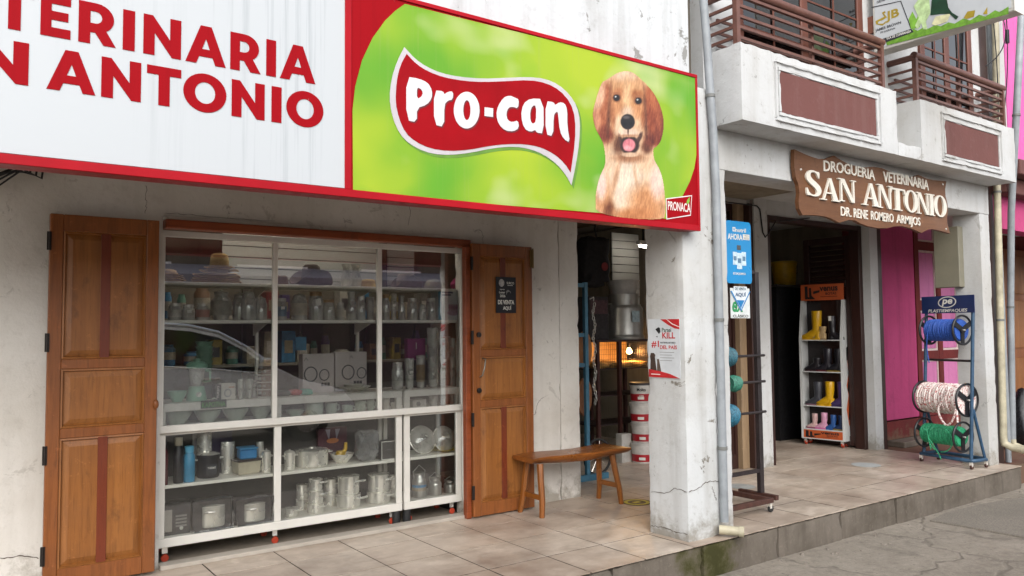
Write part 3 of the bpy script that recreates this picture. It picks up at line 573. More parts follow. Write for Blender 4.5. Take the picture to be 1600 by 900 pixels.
# balconies ---------------------------------------------------------------
YB = 3.68
def balcony(x0, x1, zt, pan):
    mb = MB(); rough_box(mb, x0, x1, YB, 4.02, 3.04, zt, .06, .006, .002, int(x0)); b = part('balcony', mb, 'portal', B2, True, .5)
    px0, px1, pz0, pz1 = pan; part('brown_panel', MB().box(px0, px1, YB-.004, YB+.02, pz0, pz1), 'brownpaint', b, True)
    for d, w_, o in ((.0, .03, .016), (.055, .022, .022)):
        a = (px0-d-w_, px1+d+w_, pz0-d-w_, pz1+d+w_)
        for nm, q in (('moulding', (a[0], a[1], a[3]-w_, a[3])), ('moulding', (a[0], a[1], a[2], a[2]+w_)), ('moulding', (a[0], a[0]+w_, a[2]+w_, a[3]-w_)), ('moulding', (a[1]-w_, a[1], a[2]+w_, a[3]-w_))):
            m = MB(); rough_box(m, q[0], q[1], YB-o, YB+.01, q[2], q[3], .035, .009, .002, q[0]); part(nm, m, 'portal', b, True, .6)
    return b
balcony(4.765, 6.96, 3.63, (5.23, 6.59, 3.165, 3.49)); balcony(7.375, 9.37, 3.63, (7.82, 8.95, 3.16, 3.49))
mb = MB(); rough_box(mb, 6.962, 7.373, YB+.002, 4.0, 3.042, 3.165, .05, .006, .002, 4); part('low_parapet', mb, 'portal', B2, True, .5)
def railing(x0, x1, left_side=True):
    y = YB+.06; R = part('railing', MB().tube([(x0-.02, y, 4.065), (x1+.03, y, 4.065)], .034, 12), 'rail', B2, True, .8)
    for x in (x0, x1): part('post', MB().box(x-.02, x+.02, y-.02, y+.02, 3.625, 4.04), 'rail', R, True)
    part('post', MB().box((x0+x1)/2-.015, (x0+x1)/2+.015, y+.021, y+.05, 3.625, 4.04), 'rail', R, True)
    for k in range(4):
        z = 3.69+k*.082; part('bar', MB().box(x0+.02, x1-.02, y-.011, y+.011, z-.011, z+.011), 'rail', R, True)
    part('bar', MB().box(x0+.02, x1-.02, y-.014, y+.014, 4.0, 4.022), 'rail', R, True)
    for x in (x0, x1):
        part('side_handrail', MB().tube([(x, y, 4.05), (x, 4.0, 4.05)], .03, 10), 'rail', R, True, .8)
        for k in range(4): z = 3.69+k*.082; part('side_bar', MB().box(x-.011, x+.011, y+.02, 4.0, z-.0105, z+.0105), 'rail', R, True)
    for k in range(3):
        z = 3.70+k*.1; part('rear_bar', MB().box(x0+.05, x1-.05, 3.955, 3.975, z-.01, z+.01), 'rail', R, True)
railing(4.80, 6.82); railing(7.42, 9.25)
def balcony_door(x0, x1):
    d = part('balcony_door', MB().box(x0, x0+.09, 3.97, 4.02, 3.045, 5.6).box(x1-.09, x1, 3.97, 4.02, 3.045, 5.6).box((x0+x1)/2-.05, (x0+x1)/2+.05, 3.972, 4.018, 3.045, 5.6).box(x0+.09, x1-.09, 3.973, 4.017, 5.5, 5.6), 'brown_frame', B2, True, bevel=.005)
    for a, b in ((x0+.09, (x0+x1)/2-.05), ((x0+x1)/2+.05, x1-.09)):
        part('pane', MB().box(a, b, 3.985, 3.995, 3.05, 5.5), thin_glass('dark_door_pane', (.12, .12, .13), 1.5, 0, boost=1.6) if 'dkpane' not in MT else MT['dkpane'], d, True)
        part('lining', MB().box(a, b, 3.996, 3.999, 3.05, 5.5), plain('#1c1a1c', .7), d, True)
        for k in range(1, 5): z = 3.1+k*.42; part('glazing_bar', MB().box(a, b, 3.978, 3.984, z-.008, z+.008), 'brown_frame', d, True)
        xm = (a+b)/2; part('glazing_bar', MB().box(xm-.009, xm+.009, 3.970, 3.9775, 3.05, 5.5), 'brown_frame', d, True)
balcony_door(5.1, 6.95); balcony_door(8.0, 9.12)

# ================================================================ neighbouring pink building
B3 = thing('pink_building', 'pink painted neighbouring building with maroon base and panelled doors', 'building', (12, 5, 0))
mb = MB(); mb.box(10.15, 30, 4.05, 4.3, 3.35, 9); part('upper_wall', mb, 'pinkwall', B3, True)
mb = MB(); mb.box(9.66, 30, 3.75, 4.3, 3.18, 3.35).box(9.66, 30, 3.9, 4.3, 3.0, 3.18); part('cornice', mb, 'brownpaint', B3, True, bevel=.01)
mb = MB(); mb.box(9.66, 30, 4.06, 4.28, 2.62, 3.0); part('lintel_beam', mb, 'pinkdark', B3, True)
mb = MB(); mb.box(14, 30, 4.27, 9.2, 2.93, 3.03); part('ceiling', mb, 'maroonwall', B3, True)
mb = MB(); mb.box(9.478, 30, 5.56, 5.8, -.03, 2.93); part('wall', mb, 'maroonwall', B3, True)
mb = MB(); mb.box(9.9, 12.2, 5.30, 5.56, -.03, .045); part('ledge', mb, plain('#6f6459', .9, 0, .3, 8, .4), B3, True, bevel=.008)
mb = MB(); mb.box(9.48, 9.62, 5.36, 5.558, -.02, 2.93); part('old_post', mb, 'dark_door', B3, True, bevel=.006)
mb = MB(); mb.box(9.85, 12.1, 5.49, 5.558, .05, .28); part('base_board', mb, 'maroonwall', B3, True, bevel=.004)
for x0, x1 in ((9.63, 10.68),): part('pink_board', MB().box(x0, x1, 5.50, 5.556, .30, 2.9), 'pinkdark', B3, True, bevel=.003)
dr = part('door', MB().box(10.69, 10.80, 5.49, 5.556, .29, 2.9).box(11.27, 11.38, 5.49, 5.556, .29, 2.9).box(11.86, 11.97, 5.49, 5.556, .29, 2.9).box(10.80, 11.86, 5.495, 5.554, .29, .4).box(10.80, 11.86, 5.495, 5.554, 1.05, 1.17).box(10.80, 11.86, 5.495, 5.554, 1.72, 1.86).box(10.80, 11.86, 5.495, 5.554, 2.55, 2.67), 'maroonwall', B3, True, bevel=.003, label='maroon framed pink panelled door')
for x0, x1 in ((10.80, 11.27), (11.38, 11.86)):
    for z0, z1 in ((.4, 1.05), (1.17, 1.72), (1.86, 2.55), (2.67, 2.9)):
        q = part('panel', MB().box(x0+.03, x1-.03, 5.52, 5.553, z0+.03, z1-.03), 'pinklight', dr, True, bevel=.006)
        for b in ((x0, x1, z0, z0+.028), (x0, x1, z1-.028, z1), (x0, x0+.028, z0+.028, z1-.028), (x1-.028, x1, z0+.028, z1-.028)):
            part('moulding', MB().box(b[0], b[1], 5.512, 5.5535, b[2], b[3]), plain('#cdb9b5', .7), dr, True)
for hz in (.75, 1.55, 2.3): part('hinge', MB().box(10.675, 10.705, 5.482, 5.49, hz, hz+.1), 'maroonwall', dr, True)
wd = part('wooden_door', MB().box(12.6, 15.0, 5.48, 5.558, -.02, 2.7), 'door_wood', B3, True, label='reddish brown wooden door at the right edge')
for x0 in (12.75, 13.5, 14.25):
    for z0, z1 in ((.2, 1.0), (1.15, 1.9), (2.0, 2.6)): part('panel', MB().box(x0, x0+.6, 5.46, 5.482, z0, z1), 'door_panel', wd, True, bevel=.008)
mb = MB(); mb.box(9.56, 10.149, 4.062, 4.3, 2.93, 7.0); part('gap_wall', mb, 'portal', B2, True)
mb = MB(); mb.box(9.372, 9.555, 4.0, 4.12, -.02, 7.0); part('corner_post', mb, 'dark_door', B2, True, bevel=.006)
# ================================================================ pipes
def pipe(name, pts, r, mat, label, elbow=None, clips=()):
    t = thing(name, label, 'drainpipe', pts[-1]); part('pipe', MB().tube(pts, r, 14), mat, t, True, .8)
    for p in clips: part('clip', MB().tube([(p[0], p[1], p[2]-.012), (p[0], p[1], p[2]+.012)], r+.005, 14), plain('#6e6f6c', .6), t, True, .6)
    if elbow:
        e, re, me = elbow; k = part('elbow', MB().tube(e, re, 14, cap=False), me, t, True, .8)
        d = (Vector(e[-1])-Vector(e[-2])).normalized(); part('rim', MB().tube([Vector(e[-1])-d*.03, Vector(e[-1])+d*.004], re+.006, 14, cap=False), me, t, True, .8)
        part('dark_bore', MB().tube([Vector(e[-1])-d*.06, Vector(e[-1])-d*.055], re-.003, 14), 'black', t, True)
def pp(px, py, Y): return onY(px, py, Y)
Yg = 3.835
P0 = [Vector((4.52, 3.87, 5.6)), Vector((4.545, 3.86, 4.3)), pp(1104, 60, Yg), pp(1110, 150, Yg), pp(1114, 200, Yg), pp(1119, 300, Yg), pp(1124, 500, Yg), pp(1129, 700, Yg), pp(1132, 815, Yg)]
pipe('drainpipe', P0, .031, 'grey_pipe', 'grey drainpipe running down beside the white pillar', ([Vector((4.595, 3.845, .052)), Vector((4.63, 3.80, .05)), Vector((4.70, 3.715, .044))], .033, 'cream_pipe'), [P0[3], P0[6], P0[7]])
Yg = 3.945
P1 = [Vector((9.68, Yg, 6.2)), pp(1556, 60, Yg), pp(1558, 300, Yg), pp(1563, 500, Yg), pp(1568, 690, Yg)]
pipe('drainpipe', P1, .037, 'cream_pipe', 'stained cream drainpipe right of the open shop front', ([P1[-1]+Vector((0, 0, .04)), P1[-1]+Vector((0, -.01, -.02)), P1[-1]+Vector((.02, -.08, -.06)), P1[-1]+Vector((.03, -.20, -.07))], .039, 'cream_pipe'), [P1[2], P1[3]])
Yg = 4.0
P2 = [pp(1612, -120, Yg-.2), pp(1594, 60, Yg-.2), pp(1578, 330, Yg-.05), pp(1575, 480, Yg), pp(1577, 690, Yg)]
P2 = [Vector((9.86, 3.66, 5.2)), pp(1596, 20, 3.66), pp(1588, 180, 3.68), pp(1580, 330, 3.9), pp(1579, 480, Yg), pp(1582, 692, Yg)]
pipe('drainpipe', P2, .036, 'grey_pipe', 'grey drainpipe leaning outward beside the pink wall', ([P2[-1]+Vector((0, 0, .04)), P2[-1]+Vector((0, -.01, -.02)), P2[-1]+Vector((.03, -.08, -.055)), P2[-1]+Vector((.04, -.22, -.065))], .038, 'cream_pipe'), [P2[2], P2[4]])
P3 = [Vector((9.66, 4.03, 6)), Vector((9.66, 4.03, 3)), Vector((9.66, 4.03, 0))]
pipe('drainpipe', [Vector((9.72, 4.025, 6)), Vector((9.72, 4.025, 3)), Vector((9.72, 4.025, -.02))], .03, 'grey_pipe', 'thin grey drainpipe in the gap behind the cream pipe', None)
# cables in the gap at the upper right and hanging wires under the beam
for k, (a, b, c, lb) in enumerate((((9.45, 3.93, 5.6), (9.62, 3.86, 4.3), (9.50, 3.94, 3.2), 'black cable hanging nearest the second balcony'), ((9.72, 3.9, 5.8), (9.66, 3.75, 4.6), (9.60, 3.9, 3.7), 'black cable with a small connector beside the pink wall'), ((9.4, 3.95, 4.4), (9.7, 3.8, 4.6), (10.1, 4.03, 5.1), 'black cable looping across the gap to the pink wall'))):
    a, b, c = map(Vector, (a, b, c)); pts = [a*(1-t)**2+b*2*t*(1-t)+c*t*t for t in (i/14 for i in range(15))]
    mb = MB(); mb.tube(pts, .006, 6)
    if k == 1: mb.tube([pts[6], pts[7]], .022, 8)
    solo('cable', mb, 'black', lb, 'cable', 'loose cables at the upper right', smooth=.9)
mb = MB(); A = pp(1136, 288, 5.44); A = Vector((6.95, 5.452, 2.84))
mb.tube([(6.6, 5.452, 2.845), (7.2, 5.40, 2.835), (7.25, 5.40, 2.80), (7.29, 5.40, 2.55), (7.33, 5.40, 2.50), (7.42, 5.42, 2.55), (7.55, 5.42, 2.69), (7.8, 5.425, 2.72), (8.2, 5.425, 2.78)], .008, 6)
solo('cable', mb, 'black', 'black cable sagging over the doorway under the beam', 'cable', 'loose cables at the upper right', smooth=.9)
# electric meter box on the pier (grey)
mb = MB(); mb.box(9.03, 9.139, 4.15, 4.42, 1.93, 2.6)
t = solo('meter_box', mb, plain('#7c7868', .5, 0, .12, 5), 'grey metal meter box on the inner side of the right pier', 'meter box', bevel=.006)
# ================================================================ the big shop sign
R_, U_ = (1, 0, 0), (0, 0, 1)
BS = thing('shop_sign', 'long white and red fascia sign with red lettering and a golden puppy on green', 'sign', (1.9, 3.8, 2.2))
SX0, SX1, SZ0, SZ1, SY = -.75, 4.375, 2.195, 3.322, 3.775
part('sign_box', MB().box(SX0, SX1, SY, 3.904, SZ0+.004, SZ1), plain('#8d2028', .5), BS, True)
part('white_panel', MB().box(SX0+.03, 1.665, SY-.003, SY-.0002, SZ0+.045, SZ1-.02), 'signwhite', BS, True)
part('red_panel', MB().box(1.70, SX1-.02, SY-.003, SY-.0002, SZ0+.04, SZ1-.02), 'redprint', BS, True)
for nm, q in (('bottom_trim', (SX0, SX1, SZ0, SZ0+.04)), ('top_trim', (SX0, SX1, SZ1-.02, SZ1+.004)), ('end_trim', (SX1-.02, SX1, SZ0+.04, SZ1-.02)), ('divider', (1.665, 1.70, SZ0+.04, SZ1-.02)), ('end_trim', (SX0, SX0+.03, SZ0+.04, SZ1-.02))):
    part(nm, MB().box(q[0], q[1], SY-.012, SY+.01, q[2], q[3]), 'redframe', BS, True, bevel=.002)
YL = SY-.0045
zs = 2.4328
gr = [(225, 15), (450, 72), (700, 133), (1000, 207), (1330, 290), (1333, 590), (1325, 640), (1308, 690), (1282, 742), (1255, 790), (1225, 832), (1000, 812), (700, 788), (400, 763), (28, 732), (26, 420), (36, 330), (62, 230), (102, 145), (150, 78), (190, 40)]
flat('green_field', [px_poly(gr, YL, (540, 0), zs)], 'green', BS, (0, YL, 0), R_, U_, .0006)
bo = [(222, 180), (262, 224), (305, 254), (360, 278), (430, 293), (520, 300), (600, 297), (690, 293), (755, 299), (808, 322), (850, 360), (878, 405), (890, 460), (887, 540), (875, 620), (857, 705), (838, 668), (800, 622), (750, 587), (700, 567), (640, 557), (560, 563), (480, 580), (400, 590), (330, 586), (270, 565), (220, 530), (190, 482), (172, 425), (165, 370), (173, 300), (195, 232)]
bi = [(230, 206), (268, 246), (312, 273), (370, 295), (450, 309), (520, 313), (600, 310), (700, 305), (762, 317), (812, 344), (852, 390), (871, 450), (870, 540), (853, 656), (830, 620), (790, 585), (740, 560), (680, 548), (610, 548), (540, 556), (470, 570), (390, 575), (320, 565), (265, 540), (225, 505), (201, 450), (188, 390), (192, 310), (206, 250)]
def sharp_smooth(pts, keep): # chaikin that leaves the named corners sharp
    out = []
    for i, p in enumerate(pts):
        a, b = pts[i-1], pts[(i+1) % len(pts)]
        if i in keep: out.append(p)
        else: out += [(.25*a[0]+.75*p[0], .25*a[1]+.75*p[1]), (.75*p[0]+.25*b[0], .75*p[1]+.25*b[1])]
    return out
so = sharp_smooth(bo, (0, 15)); si = sharp_smooth(bi, (0, 13))
flat('badge_shadow', [px_poly([(a+9, b+12) for a, b in so], YL, (540, 0), zs)], plain('#5f8a2c', .4), BS, (0, YL-.0016, 0), R_, U_, .0004)
flat('badge_rim', [px_poly(so, YL, (540, 0), zs)], plain('#bdb6ba', .4, 0, .15, 3), BS, (0, YL-.0028, 0), R_, U_, .0008)
flat('badge', [px_poly(si, YL, (540, 0), zs)], plain('#980a15', .6, 0, .22, 2.2, 0, spec=.1), BS, (0, YL-.0048, 0), R_, U_, .0008)
PC = [[[(228, 293), (275, 300), (310, 316), (326, 345), (325, 375), (306, 400), (268, 412), (268, 466), (228, 458)], [(268, 334), (282, 338), (291, 352), (287, 368), (268, 378)]],
      [[(333, 345), (369, 348), (371, 361), (386, 350), (406, 349), (404, 381), (386, 383), (372, 400), (372, 484), (333, 475)]],
      [ell(457, 420, 49, 70, 30), ell(458, 420, 14, 38, 20)],
      [[(525, 409), (558, 413), (557, 446), (525, 442)]],
      [[(640, 372), (656, 380), (652, 414), (634, 407), (616, 410), (607, 432), (612, 458), (630, 466), (652, 458), (656, 488), (635, 501), (604, 498), (579, 475), (569, 438), (576, 404), (598, 371), (620, 364)]],
      [[(663, 440), (672, 395), (700, 375), (748, 378), (750, 509), (722, 505), (719, 494), (700, 503), (675, 490)], [(698, 425), (707, 403), (721, 402), (721, 463), (708, 473), (699, 460)]],
      [[(757, 385), (789, 390), (792, 402), (810, 389), (830, 394), (839, 418), (839, 480), (850, 544), (826, 530), (811, 500), (805, 440), (803, 426), (795, 428), (787, 442), (786, 519), (757, 512)]]]
for k, g in enumerate(PC):
    gg = [smooth_poly(p) if (k not in (3,)) else p for p in g]
    flat('badge_letter_shadow', [px_poly([(a+4, b+6) for a, b in p], YL, (540, 0), zs) for p in gg], plain('#6d0d16', .4), BS, (0, YL-.0066, 0), R_, U_, .0003)
    flat('badge_letter', [px_poly(p, YL, (540, 0), zs) for p in gg], plain('#cfcdd0', .5, 0, .05), BS, (0, YL-.0076, 0), R_, U_, .0008)
# small maker's label
L0 = onY(1040, 345, YL); L1 = onY(1082, 306, YL)
c1 = [onY(*q, YL) for q in ((1041, 343), (1079, 337), (1081, 305), (1040, 310))]
flat('corner_label', [[(p.x, p.z) for p in c1]], plain('#dcd6d6', .4), BS, (0, YL-.0012, 0), R_, U_, .0005)
c2 = [onY(*q, YL) for q in ((1042, 341.3), (1078, 335.4), (1079.8, 306.6), (1041.3, 311.5))]
flat('corner_label_field', [[(p.x, p.z) for p in c2]], 'redprint', BS, (0, YL-.0024, 0), R_, U_, .0005)
a, b = onY(1043, 325, YL), onY(1078, 321.5, YL)
put_text('PRONACA', 'corner_lettering', 'white', BS, ((a.x+b.x)/2, YL-.0036, (a.z+b.z)/2), R_, U_, b.x-a.x, .062, .012, .0004)
p = onY(1075, 314, YL); flat('leaf_mark', [[(p.x-.02, p.z-.02), (p.x-.012, p.z+.005), (p.x+.012, p.z+.028), (p.x+.012, p.z), (p.x, p.z-.02)]], plain('#6fae35', .4), BS, (0, YL-.0036, 0), R_, U_, .0004)
# block lettering
def glyph(ch):
    if ch == 'I': return [rect(0, 1, 0, 1)]
    if ch == 'E': return [[(0, 0), (1, 0), (1, .22), (.36, .22), (.36, .4), (.92, .4), (.92, .61), (.36, .61), (.36, .78), (1, .78), (1, 1), (0, 1)]]
    if ch == 'T': return [[(.335, 0), (.665, 0), (.665, .78), (1, .78), (1, 1), (0, 1), (0, .78), (.335, .78)]]
    if ch == 'N': return [[(0, 0), (.295, 0), (.295, .56), (.755, 0), (1, 0), (1, 1), (.705, 1), (.705, .44), (.245, 1), (0, 1)]]
    if ch == 'V': return [[(.37, 0), (.63, 0), (1, 1), (.72, 1), (.51, .36), (.29, 1), (0, 1)]]
    if ch == 'A': return [[(0, 0), (.265, 0), (.335, .19), (.665, .19), (.735, 0), (1, 0), (.635, 1), (.365, 1)], [(.405, .39), (.5, .665), (.595, .39)]]
    if ch == 'O': return [ell(.5, .5, .5, .515, 40), ell(.5, .5, .235, .285, 30)]
    if ch == 'R':
        arc = [(.47+.47*math.cos(t), .645+.355*math.sin(t)) for t in (PI/2-i*PI/12 for i in range(0, 11))]
        inn = [(.45+.17*math.cos(t), .65+.145*math.sin(t)) for t in (PI/2-i*PI/8 for i in range(9))]
        return [[(0, 0), (.31, 0), (.31, .28), (.44, .28), (.66, 0), (1, 0), (.735, .36)]+arc[::-1][1:]+[(0, 1)], [(.31, .505)]+inn[::-1]+[(.31, .795)]]
    if ch == 'S':
        o = [(.88, .93), (.55, 1.01), (.22, .94), (.06, .74), (.12, .55), (.35, .43), (.6, .36), (.63, .27), (.48, .21), (.16, .32), (.02, .10), (.25, .0), (.55, -.015), (.85, .07), (.97, .28), (.9, .46), (.68, .57), (.42, .65), (.39, .73), (.5, .79), (.78, .71)]
        return [smooth_poly(o)]
def block(word, z0, z1):
    for ch, l, r in word:
        g = [[(l+(r-l)*x, z0+(z1-z0)*y) for x, y in pl] for pl in glyph(ch)]
        flat('letter', g, 'redprint', BS, (0, YL+.0004, 0), R_, U_, .0008)
zq = 2.8125
def lx(q, y): return onY(q/zq, y/zq, YL).x
t1 = onY(1190/zq, 175/zq, YL).z; b1 = onY(1190/zq, 335/zq, YL).z; t2 = onY(1214/zq, 381/zq, YL).z; b2 = onY(1214/zq, 538/zq, YL).z
W1 = [(c, lx(l, y), lx(r, y)) for c, l, r, y in (('E', 178, 311, 80), ('R', 345, 511, 100), ('I', 540, 593, 130), ('N', 630, 796, 160), ('A', 815, 993, 200), ('R', 1012, 1146, 230), ('I', 1170, 1213, 250), ('A', 1230, 1386, 285))]
e = W1[0][1]; W1 = [('V', e-.68, e-.49), ('E', e-.45, e-.32), ('T', lx(-22, 60), lx(148, 60))]+W1
W2 = [(c, lx(l, y), lx(r, y)) for c, l, r, y in (('A', 205, 421, 310), ('N', 445, 620, 345), ('T', 645, 796, 370), ('O', 805, 995, 408), ('N', 1018, 1163, 440), ('I', 1193, 1237, 460), ('O', 1258, 1421, 480))]
n1 = lx(126, 280); W2 = [('S', n1-.60, n1-.44), ('A', n1-.425, n1-.205), ('N', n1-.185, n1)]+W2
block(W1, b1, t1); block(W2, b2, t2)
# puppy photograph printed on the sign: fine grid with printed colours
def puppy():
    O, sc = (910, 100), 3.6; N = 2.6
    sil = [(240, 36), (285, 45), (318, 72), (352, 104), (396, 150), (436, 222), (456, 290), (461, 350), (447, 428), (421, 466), (398, 476), (402, 520), (410, 550), (432, 582), (455, 650), (466, 742), (470, 830), (460, 886), (74, 851), (71, 762), (80, 690), (101, 620), (130, 562), (126, 500), (117, 448), (98, 410), (70, 362), (54, 280), (74, 200), (94, 140), (108, 100), (140, 86), (190, 50)]
    sil = smooth_poly(sil, 2); P = np.array(sil); gx = np.arange(46, 478, N); gy = np.arange(30, 892, N); XX, YY = np.meshgrid(gx, gy)
    rs = np.random.RandomState(3)
    def inside(x, y):
        c = np.zeros(x.shape, bool); j = len(P)-1
        for i in range(len(P)):
            xi, yi, xj, yj = P[i][0], P[i][1], P[j][0], P[j][1]
            c ^= ((yi > y) != (yj > y)) & (x < (xj-xi)*(y-yi)/(yj-yi+1e-9)+xi); j = i
        return c
    def vnoise(x, y, seed):
        r = np.random.RandomState(seed).rand(64, 64); xi, yi = np.floor(x).astype(int), np.floor(y).astype(int); fx, fy = x-xi, y-yi
        fx = fx*fx*(3-2*fx); fy = fy*fy*(3-2*fy); g = lambda a, b: r[a % 64, b % 64]
        return (g(xi, yi)*(1-fx)+g(xi+1, yi)*fx)*(1-fy)+(g(xi, yi+1)*(1-fx)+g(xi+1, yi+1)*fx)*fy
    col = np.zeros(XX.shape+(3,)); col[:] = (222, 176, 134)
    fur = (vnoise(XX/5+YY/40, YY/26, 1)-.5)*34+(vnoise(XX/3, YY/11, 2)-.5)*26+(vnoise(XX/22, YY/40, 5)-.5)*24
    def splat(cx, cy, rx, ry, c, s=.35, rot=0, k=1.0):
        nonlocal col
        a = math.radians(rot); dx, dy = XX-cx, YY-cy; u = (dx*math.cos(a)+dy*math.sin(a))/rx; v = (-dx*math.sin(a)+dy*math.cos(a))/ry
        d = np.sqrt(u*u+v*v)+(vnoise(XX/9, YY/9, 9)-.5)*.22*s; m = np.clip((1+s-d)/(2*s), 0, 1); m = (m*m*(3-2*m)*k)[..., None]; col = col*(1-m)+np.array(c)*m
    # body
    splat(270, 640, 150, 190, (238, 205, 174), .5); splat(250, 700, 75, 150, (246, 224, 200), .6); splat(360, 780, 100, 100, (216, 150, 98), .6); splat(425, 660, 45, 100, (244, 208, 190), .5)
    splat(115, 760, 45, 110, (218, 156, 108), .6); splat(105, 680, 30, 80, (244, 212, 196), .5); splat(150, 825, 30, 55, (132, 74, 42), .6); splat(300, 850, 120, 40, (200, 128, 76), .6)
    splat(170, 540, 40, 60, (236, 200, 166), .6, k=.8); splat(350, 540, 50, 60, (232, 190, 152), .6, k=.8); splat(262, 528, 80, 26, (150, 92, 56), .7, k=.85)
    splat(185, 650, 14, 90, (198, 140, 98), .8, 12, .7); splat(205, 455, 30, 50, (96, 50, 28), .6, 0, .95); splat(362, 468, 30, 34, (104, 52, 28), .6, 0, .95); splat(300, 640, 8, 90, (214, 160, 118), .9, -10, .6)
    # skull and ears
    splat(250, 210, 112, 170, (204, 142, 92), .25); splat(250, 110, 92, 70, (212, 160, 114), .6); splat(240, 66, 66, 32, (232, 196, 164), .6)
    splat(108, 275, 50, 170, (176, 98, 60), .2, 9); splat(92, 190, 30, 80, (226, 176, 142), .5, 14); splat(132, 395, 42, 50, (128, 54, 30), .5); splat(82, 320, 20, 60, (206, 138, 102), .6); splat(150, 270, 11, 140, (104, 50, 26), .6, 4, .9)
    splat(408, 300, 54, 178, (152, 70, 36), .2, -8); splat(396, 190, 34, 70, (180, 96, 54), .5, -18); splat(432, 375, 26, 80, (126, 50, 26), .5); splat(430, 300, 14, 70, (186, 102, 62), .7, -6, .7); splat(380, 425, 32, 42, (112, 42, 22), .6); splat(352, 285, 10, 140, (88, 38, 20), .6, -3, .9)
    # face
    splat(252, 240, 88, 130, (216, 156, 104), .5); splat(212, 160, 38, 24, (184, 116, 70), .6); splat(308, 172, 38, 24, (178, 108, 62), .6); splat(250, 180, 22, 90, (234, 186, 138), .7)
    splat(208, 335, 38, 52, (236, 200, 164), .5); splat(302, 348, 42, 52, (230, 186, 146), .5); splat(255, 272, 42, 30, (236, 202, 172), .6); splat(258, 384, 62, 24, (238, 206, 180), .5)
    splat(172, 300, 14, 70, (164, 94, 54), .7, 0, .8); splat(342, 300, 12, 60, (156, 84, 46), .7, 0, .8); splat(196, 250, 30, 40, (206, 140, 92), .7, 0, .7); splat(310, 262, 30, 40, (200, 132, 84), .7, 0, .7)
    # open mouth, tongue, chin
    splat(266, 455, 54, 52, (46, 22, 18), .14); splat(320, 418, 11, 36, (62, 32, 24), .4, 24, .9); splat(213, 424, 8, 30, (70, 36, 26), .5, -14, .9)
    splat(268, 510, 46, 13, (222, 184, 152), .3); splat(262, 456, 35, 36, (224, 128, 138), .14); splat(262, 444, 3, 32, (180, 86, 98), .8); splat(256, 472, 20, 14, (240, 164, 168), .6); splat(262, 404, 52, 8, (196, 146, 110), .5)
    col += fur[..., None]*np.array([1, .9, .75])
    splat(255, 325, 40, 43, (26, 20, 20), .1); splat(246, 300, 20, 9, (92, 84, 84), .6); splat(240, 336, 9, 7, (6, 4, 4), .4); splat(272, 336, 9, 7, (6, 4, 4), .4); splat(257, 378, 4, 20, (70, 36, 26), .6)
    for ex, ey in ((192, 190), (315, 207)):
        splat(ex, ey, 24, 23, (120, 66, 38), .35); splat(ex, ey, 18, 18, (24, 14, 12), .12); splat(ex-5, ey-6, 5, 5, (216, 214, 214), .3); splat(ex, ey-26, 22, 6, (168, 104, 64), .6)
    col = np.clip(col, 0, 255)/255; lin = np.where(col <= .04045, col/12.92, ((col+.055)/1.055)**2.4)*.72
    ins = inside(XX, YY); H, W = XX.shape
    idx = -np.ones((H, W), int); fs = []; use = np.zeros((H, W), bool)
    cell = ins[:-1, :-1] & ins[1:, :-1] & ins[:-1, 1:] & ins[1:, 1:]
    use[:-1, :-1] |= cell; use[1:, :-1] |= cell; use[:-1, 1:] |= cell; use[1:, 1:] |= cell
    idx[use] = np.arange(use.sum()); yy, xx = np.nonzero(use)
    vs = [onY(O[0]+gx[b]/sc, O[1]+gy[a]/sc, YL-.003) for a, b in zip(yy, xx)]; inv = TM[BS].inverted()
    for a, b in zip(*np.nonzero(cell)): fs.append((idx[a+1, b], idx[a+1, b+1], idx[a, b+1], idx[a, b]))
    me = bpy.data.meshes.new('puppy_photograph'); me.from_pydata([tuple(inv @ v) for v in vs], [], fs)
    ca = me.color_attributes.new('Col', 'FLOAT_COLOR', 'POINT'); buf = np.ones((len(vs), 4)); buf[:, :3] = lin[yy, xx]; ca.data.foreach_set('color', buf.ravel().astype(np.float32))
    me.materials.append(MT['vcol']); o = bpy.data.objects.new('puppy_photograph', me); link(o, BS); o['label'] = 'printed photograph of a golden puppy with its tongue out'
puppy()

# ================================================================ carved wooden sign
WS = thing('wooden_sign', 'carved brown wooden board with raised white lettering hanging over the open shop', 'sign', (6.9, 3.9, 2.42)); YW = 3.915
out = [(1241, 233), (1262, 243), (1285, 250), (1303, 243), (1322, 255), (1345, 262), (1372, 260), (1395, 270), (1418, 280), (1435, 273), (1452, 281), (1479, 283), (1476, 300), (1482, 325), (1479, 345), (1485, 365), (1468, 360), (1453, 357), (1440, 364), (1425, 357), (1405, 352), (1380, 358), (1350, 352), (1332, 342), (1312, 348), (1292, 338), (1270, 336), (1254, 336), (1247, 322), (1250, 295), (1241, 270)]
W2 = px_poly(out, YW); ow = sharp_smooth(W2, (0, 3, 9, 11, 15, 18, 24, 27))
part('board', MB().prism([(x, YW, z) for x, z in ow], (0, .035, 0)), 'sign_wood', WS, True)
for px in (1290, 1430):
    x = atX(px, YW+.05, 2.9); part('mounting_batten', MB().box(x-.03, x+.03, YW+.036, YP-.003, 2.74, 2.9), 'sign_edge', WS, True)
LW = plain('#d8d2c6', .5, 0, .12, 12, .1)
def wt(s, x0, x1, y0, y1, hh, nm='lettering', bold=.012, ext=.004, arc=None):
    a, b = onY(x0, y0, YW), onY(x1, y1, YW); put_text(s, nm, LW, WS, ((a.x+b.x)/2, YW-.001, (a.z+b.z)/2), R_, (b-a).cross(Vector((0, 1, 0)))*(-1) if False else U_, b.x-a.x, hh, bold, ext, arc=arc)
wt('DROGUERIA', 1286, 1366, 261, 273, .095, arc=lambda u: .012*(1-u*u)); wt('VETERINARIA', 1379, 1450, 275.5, 291, .10, arc=lambda u: .012*(1-u*u))
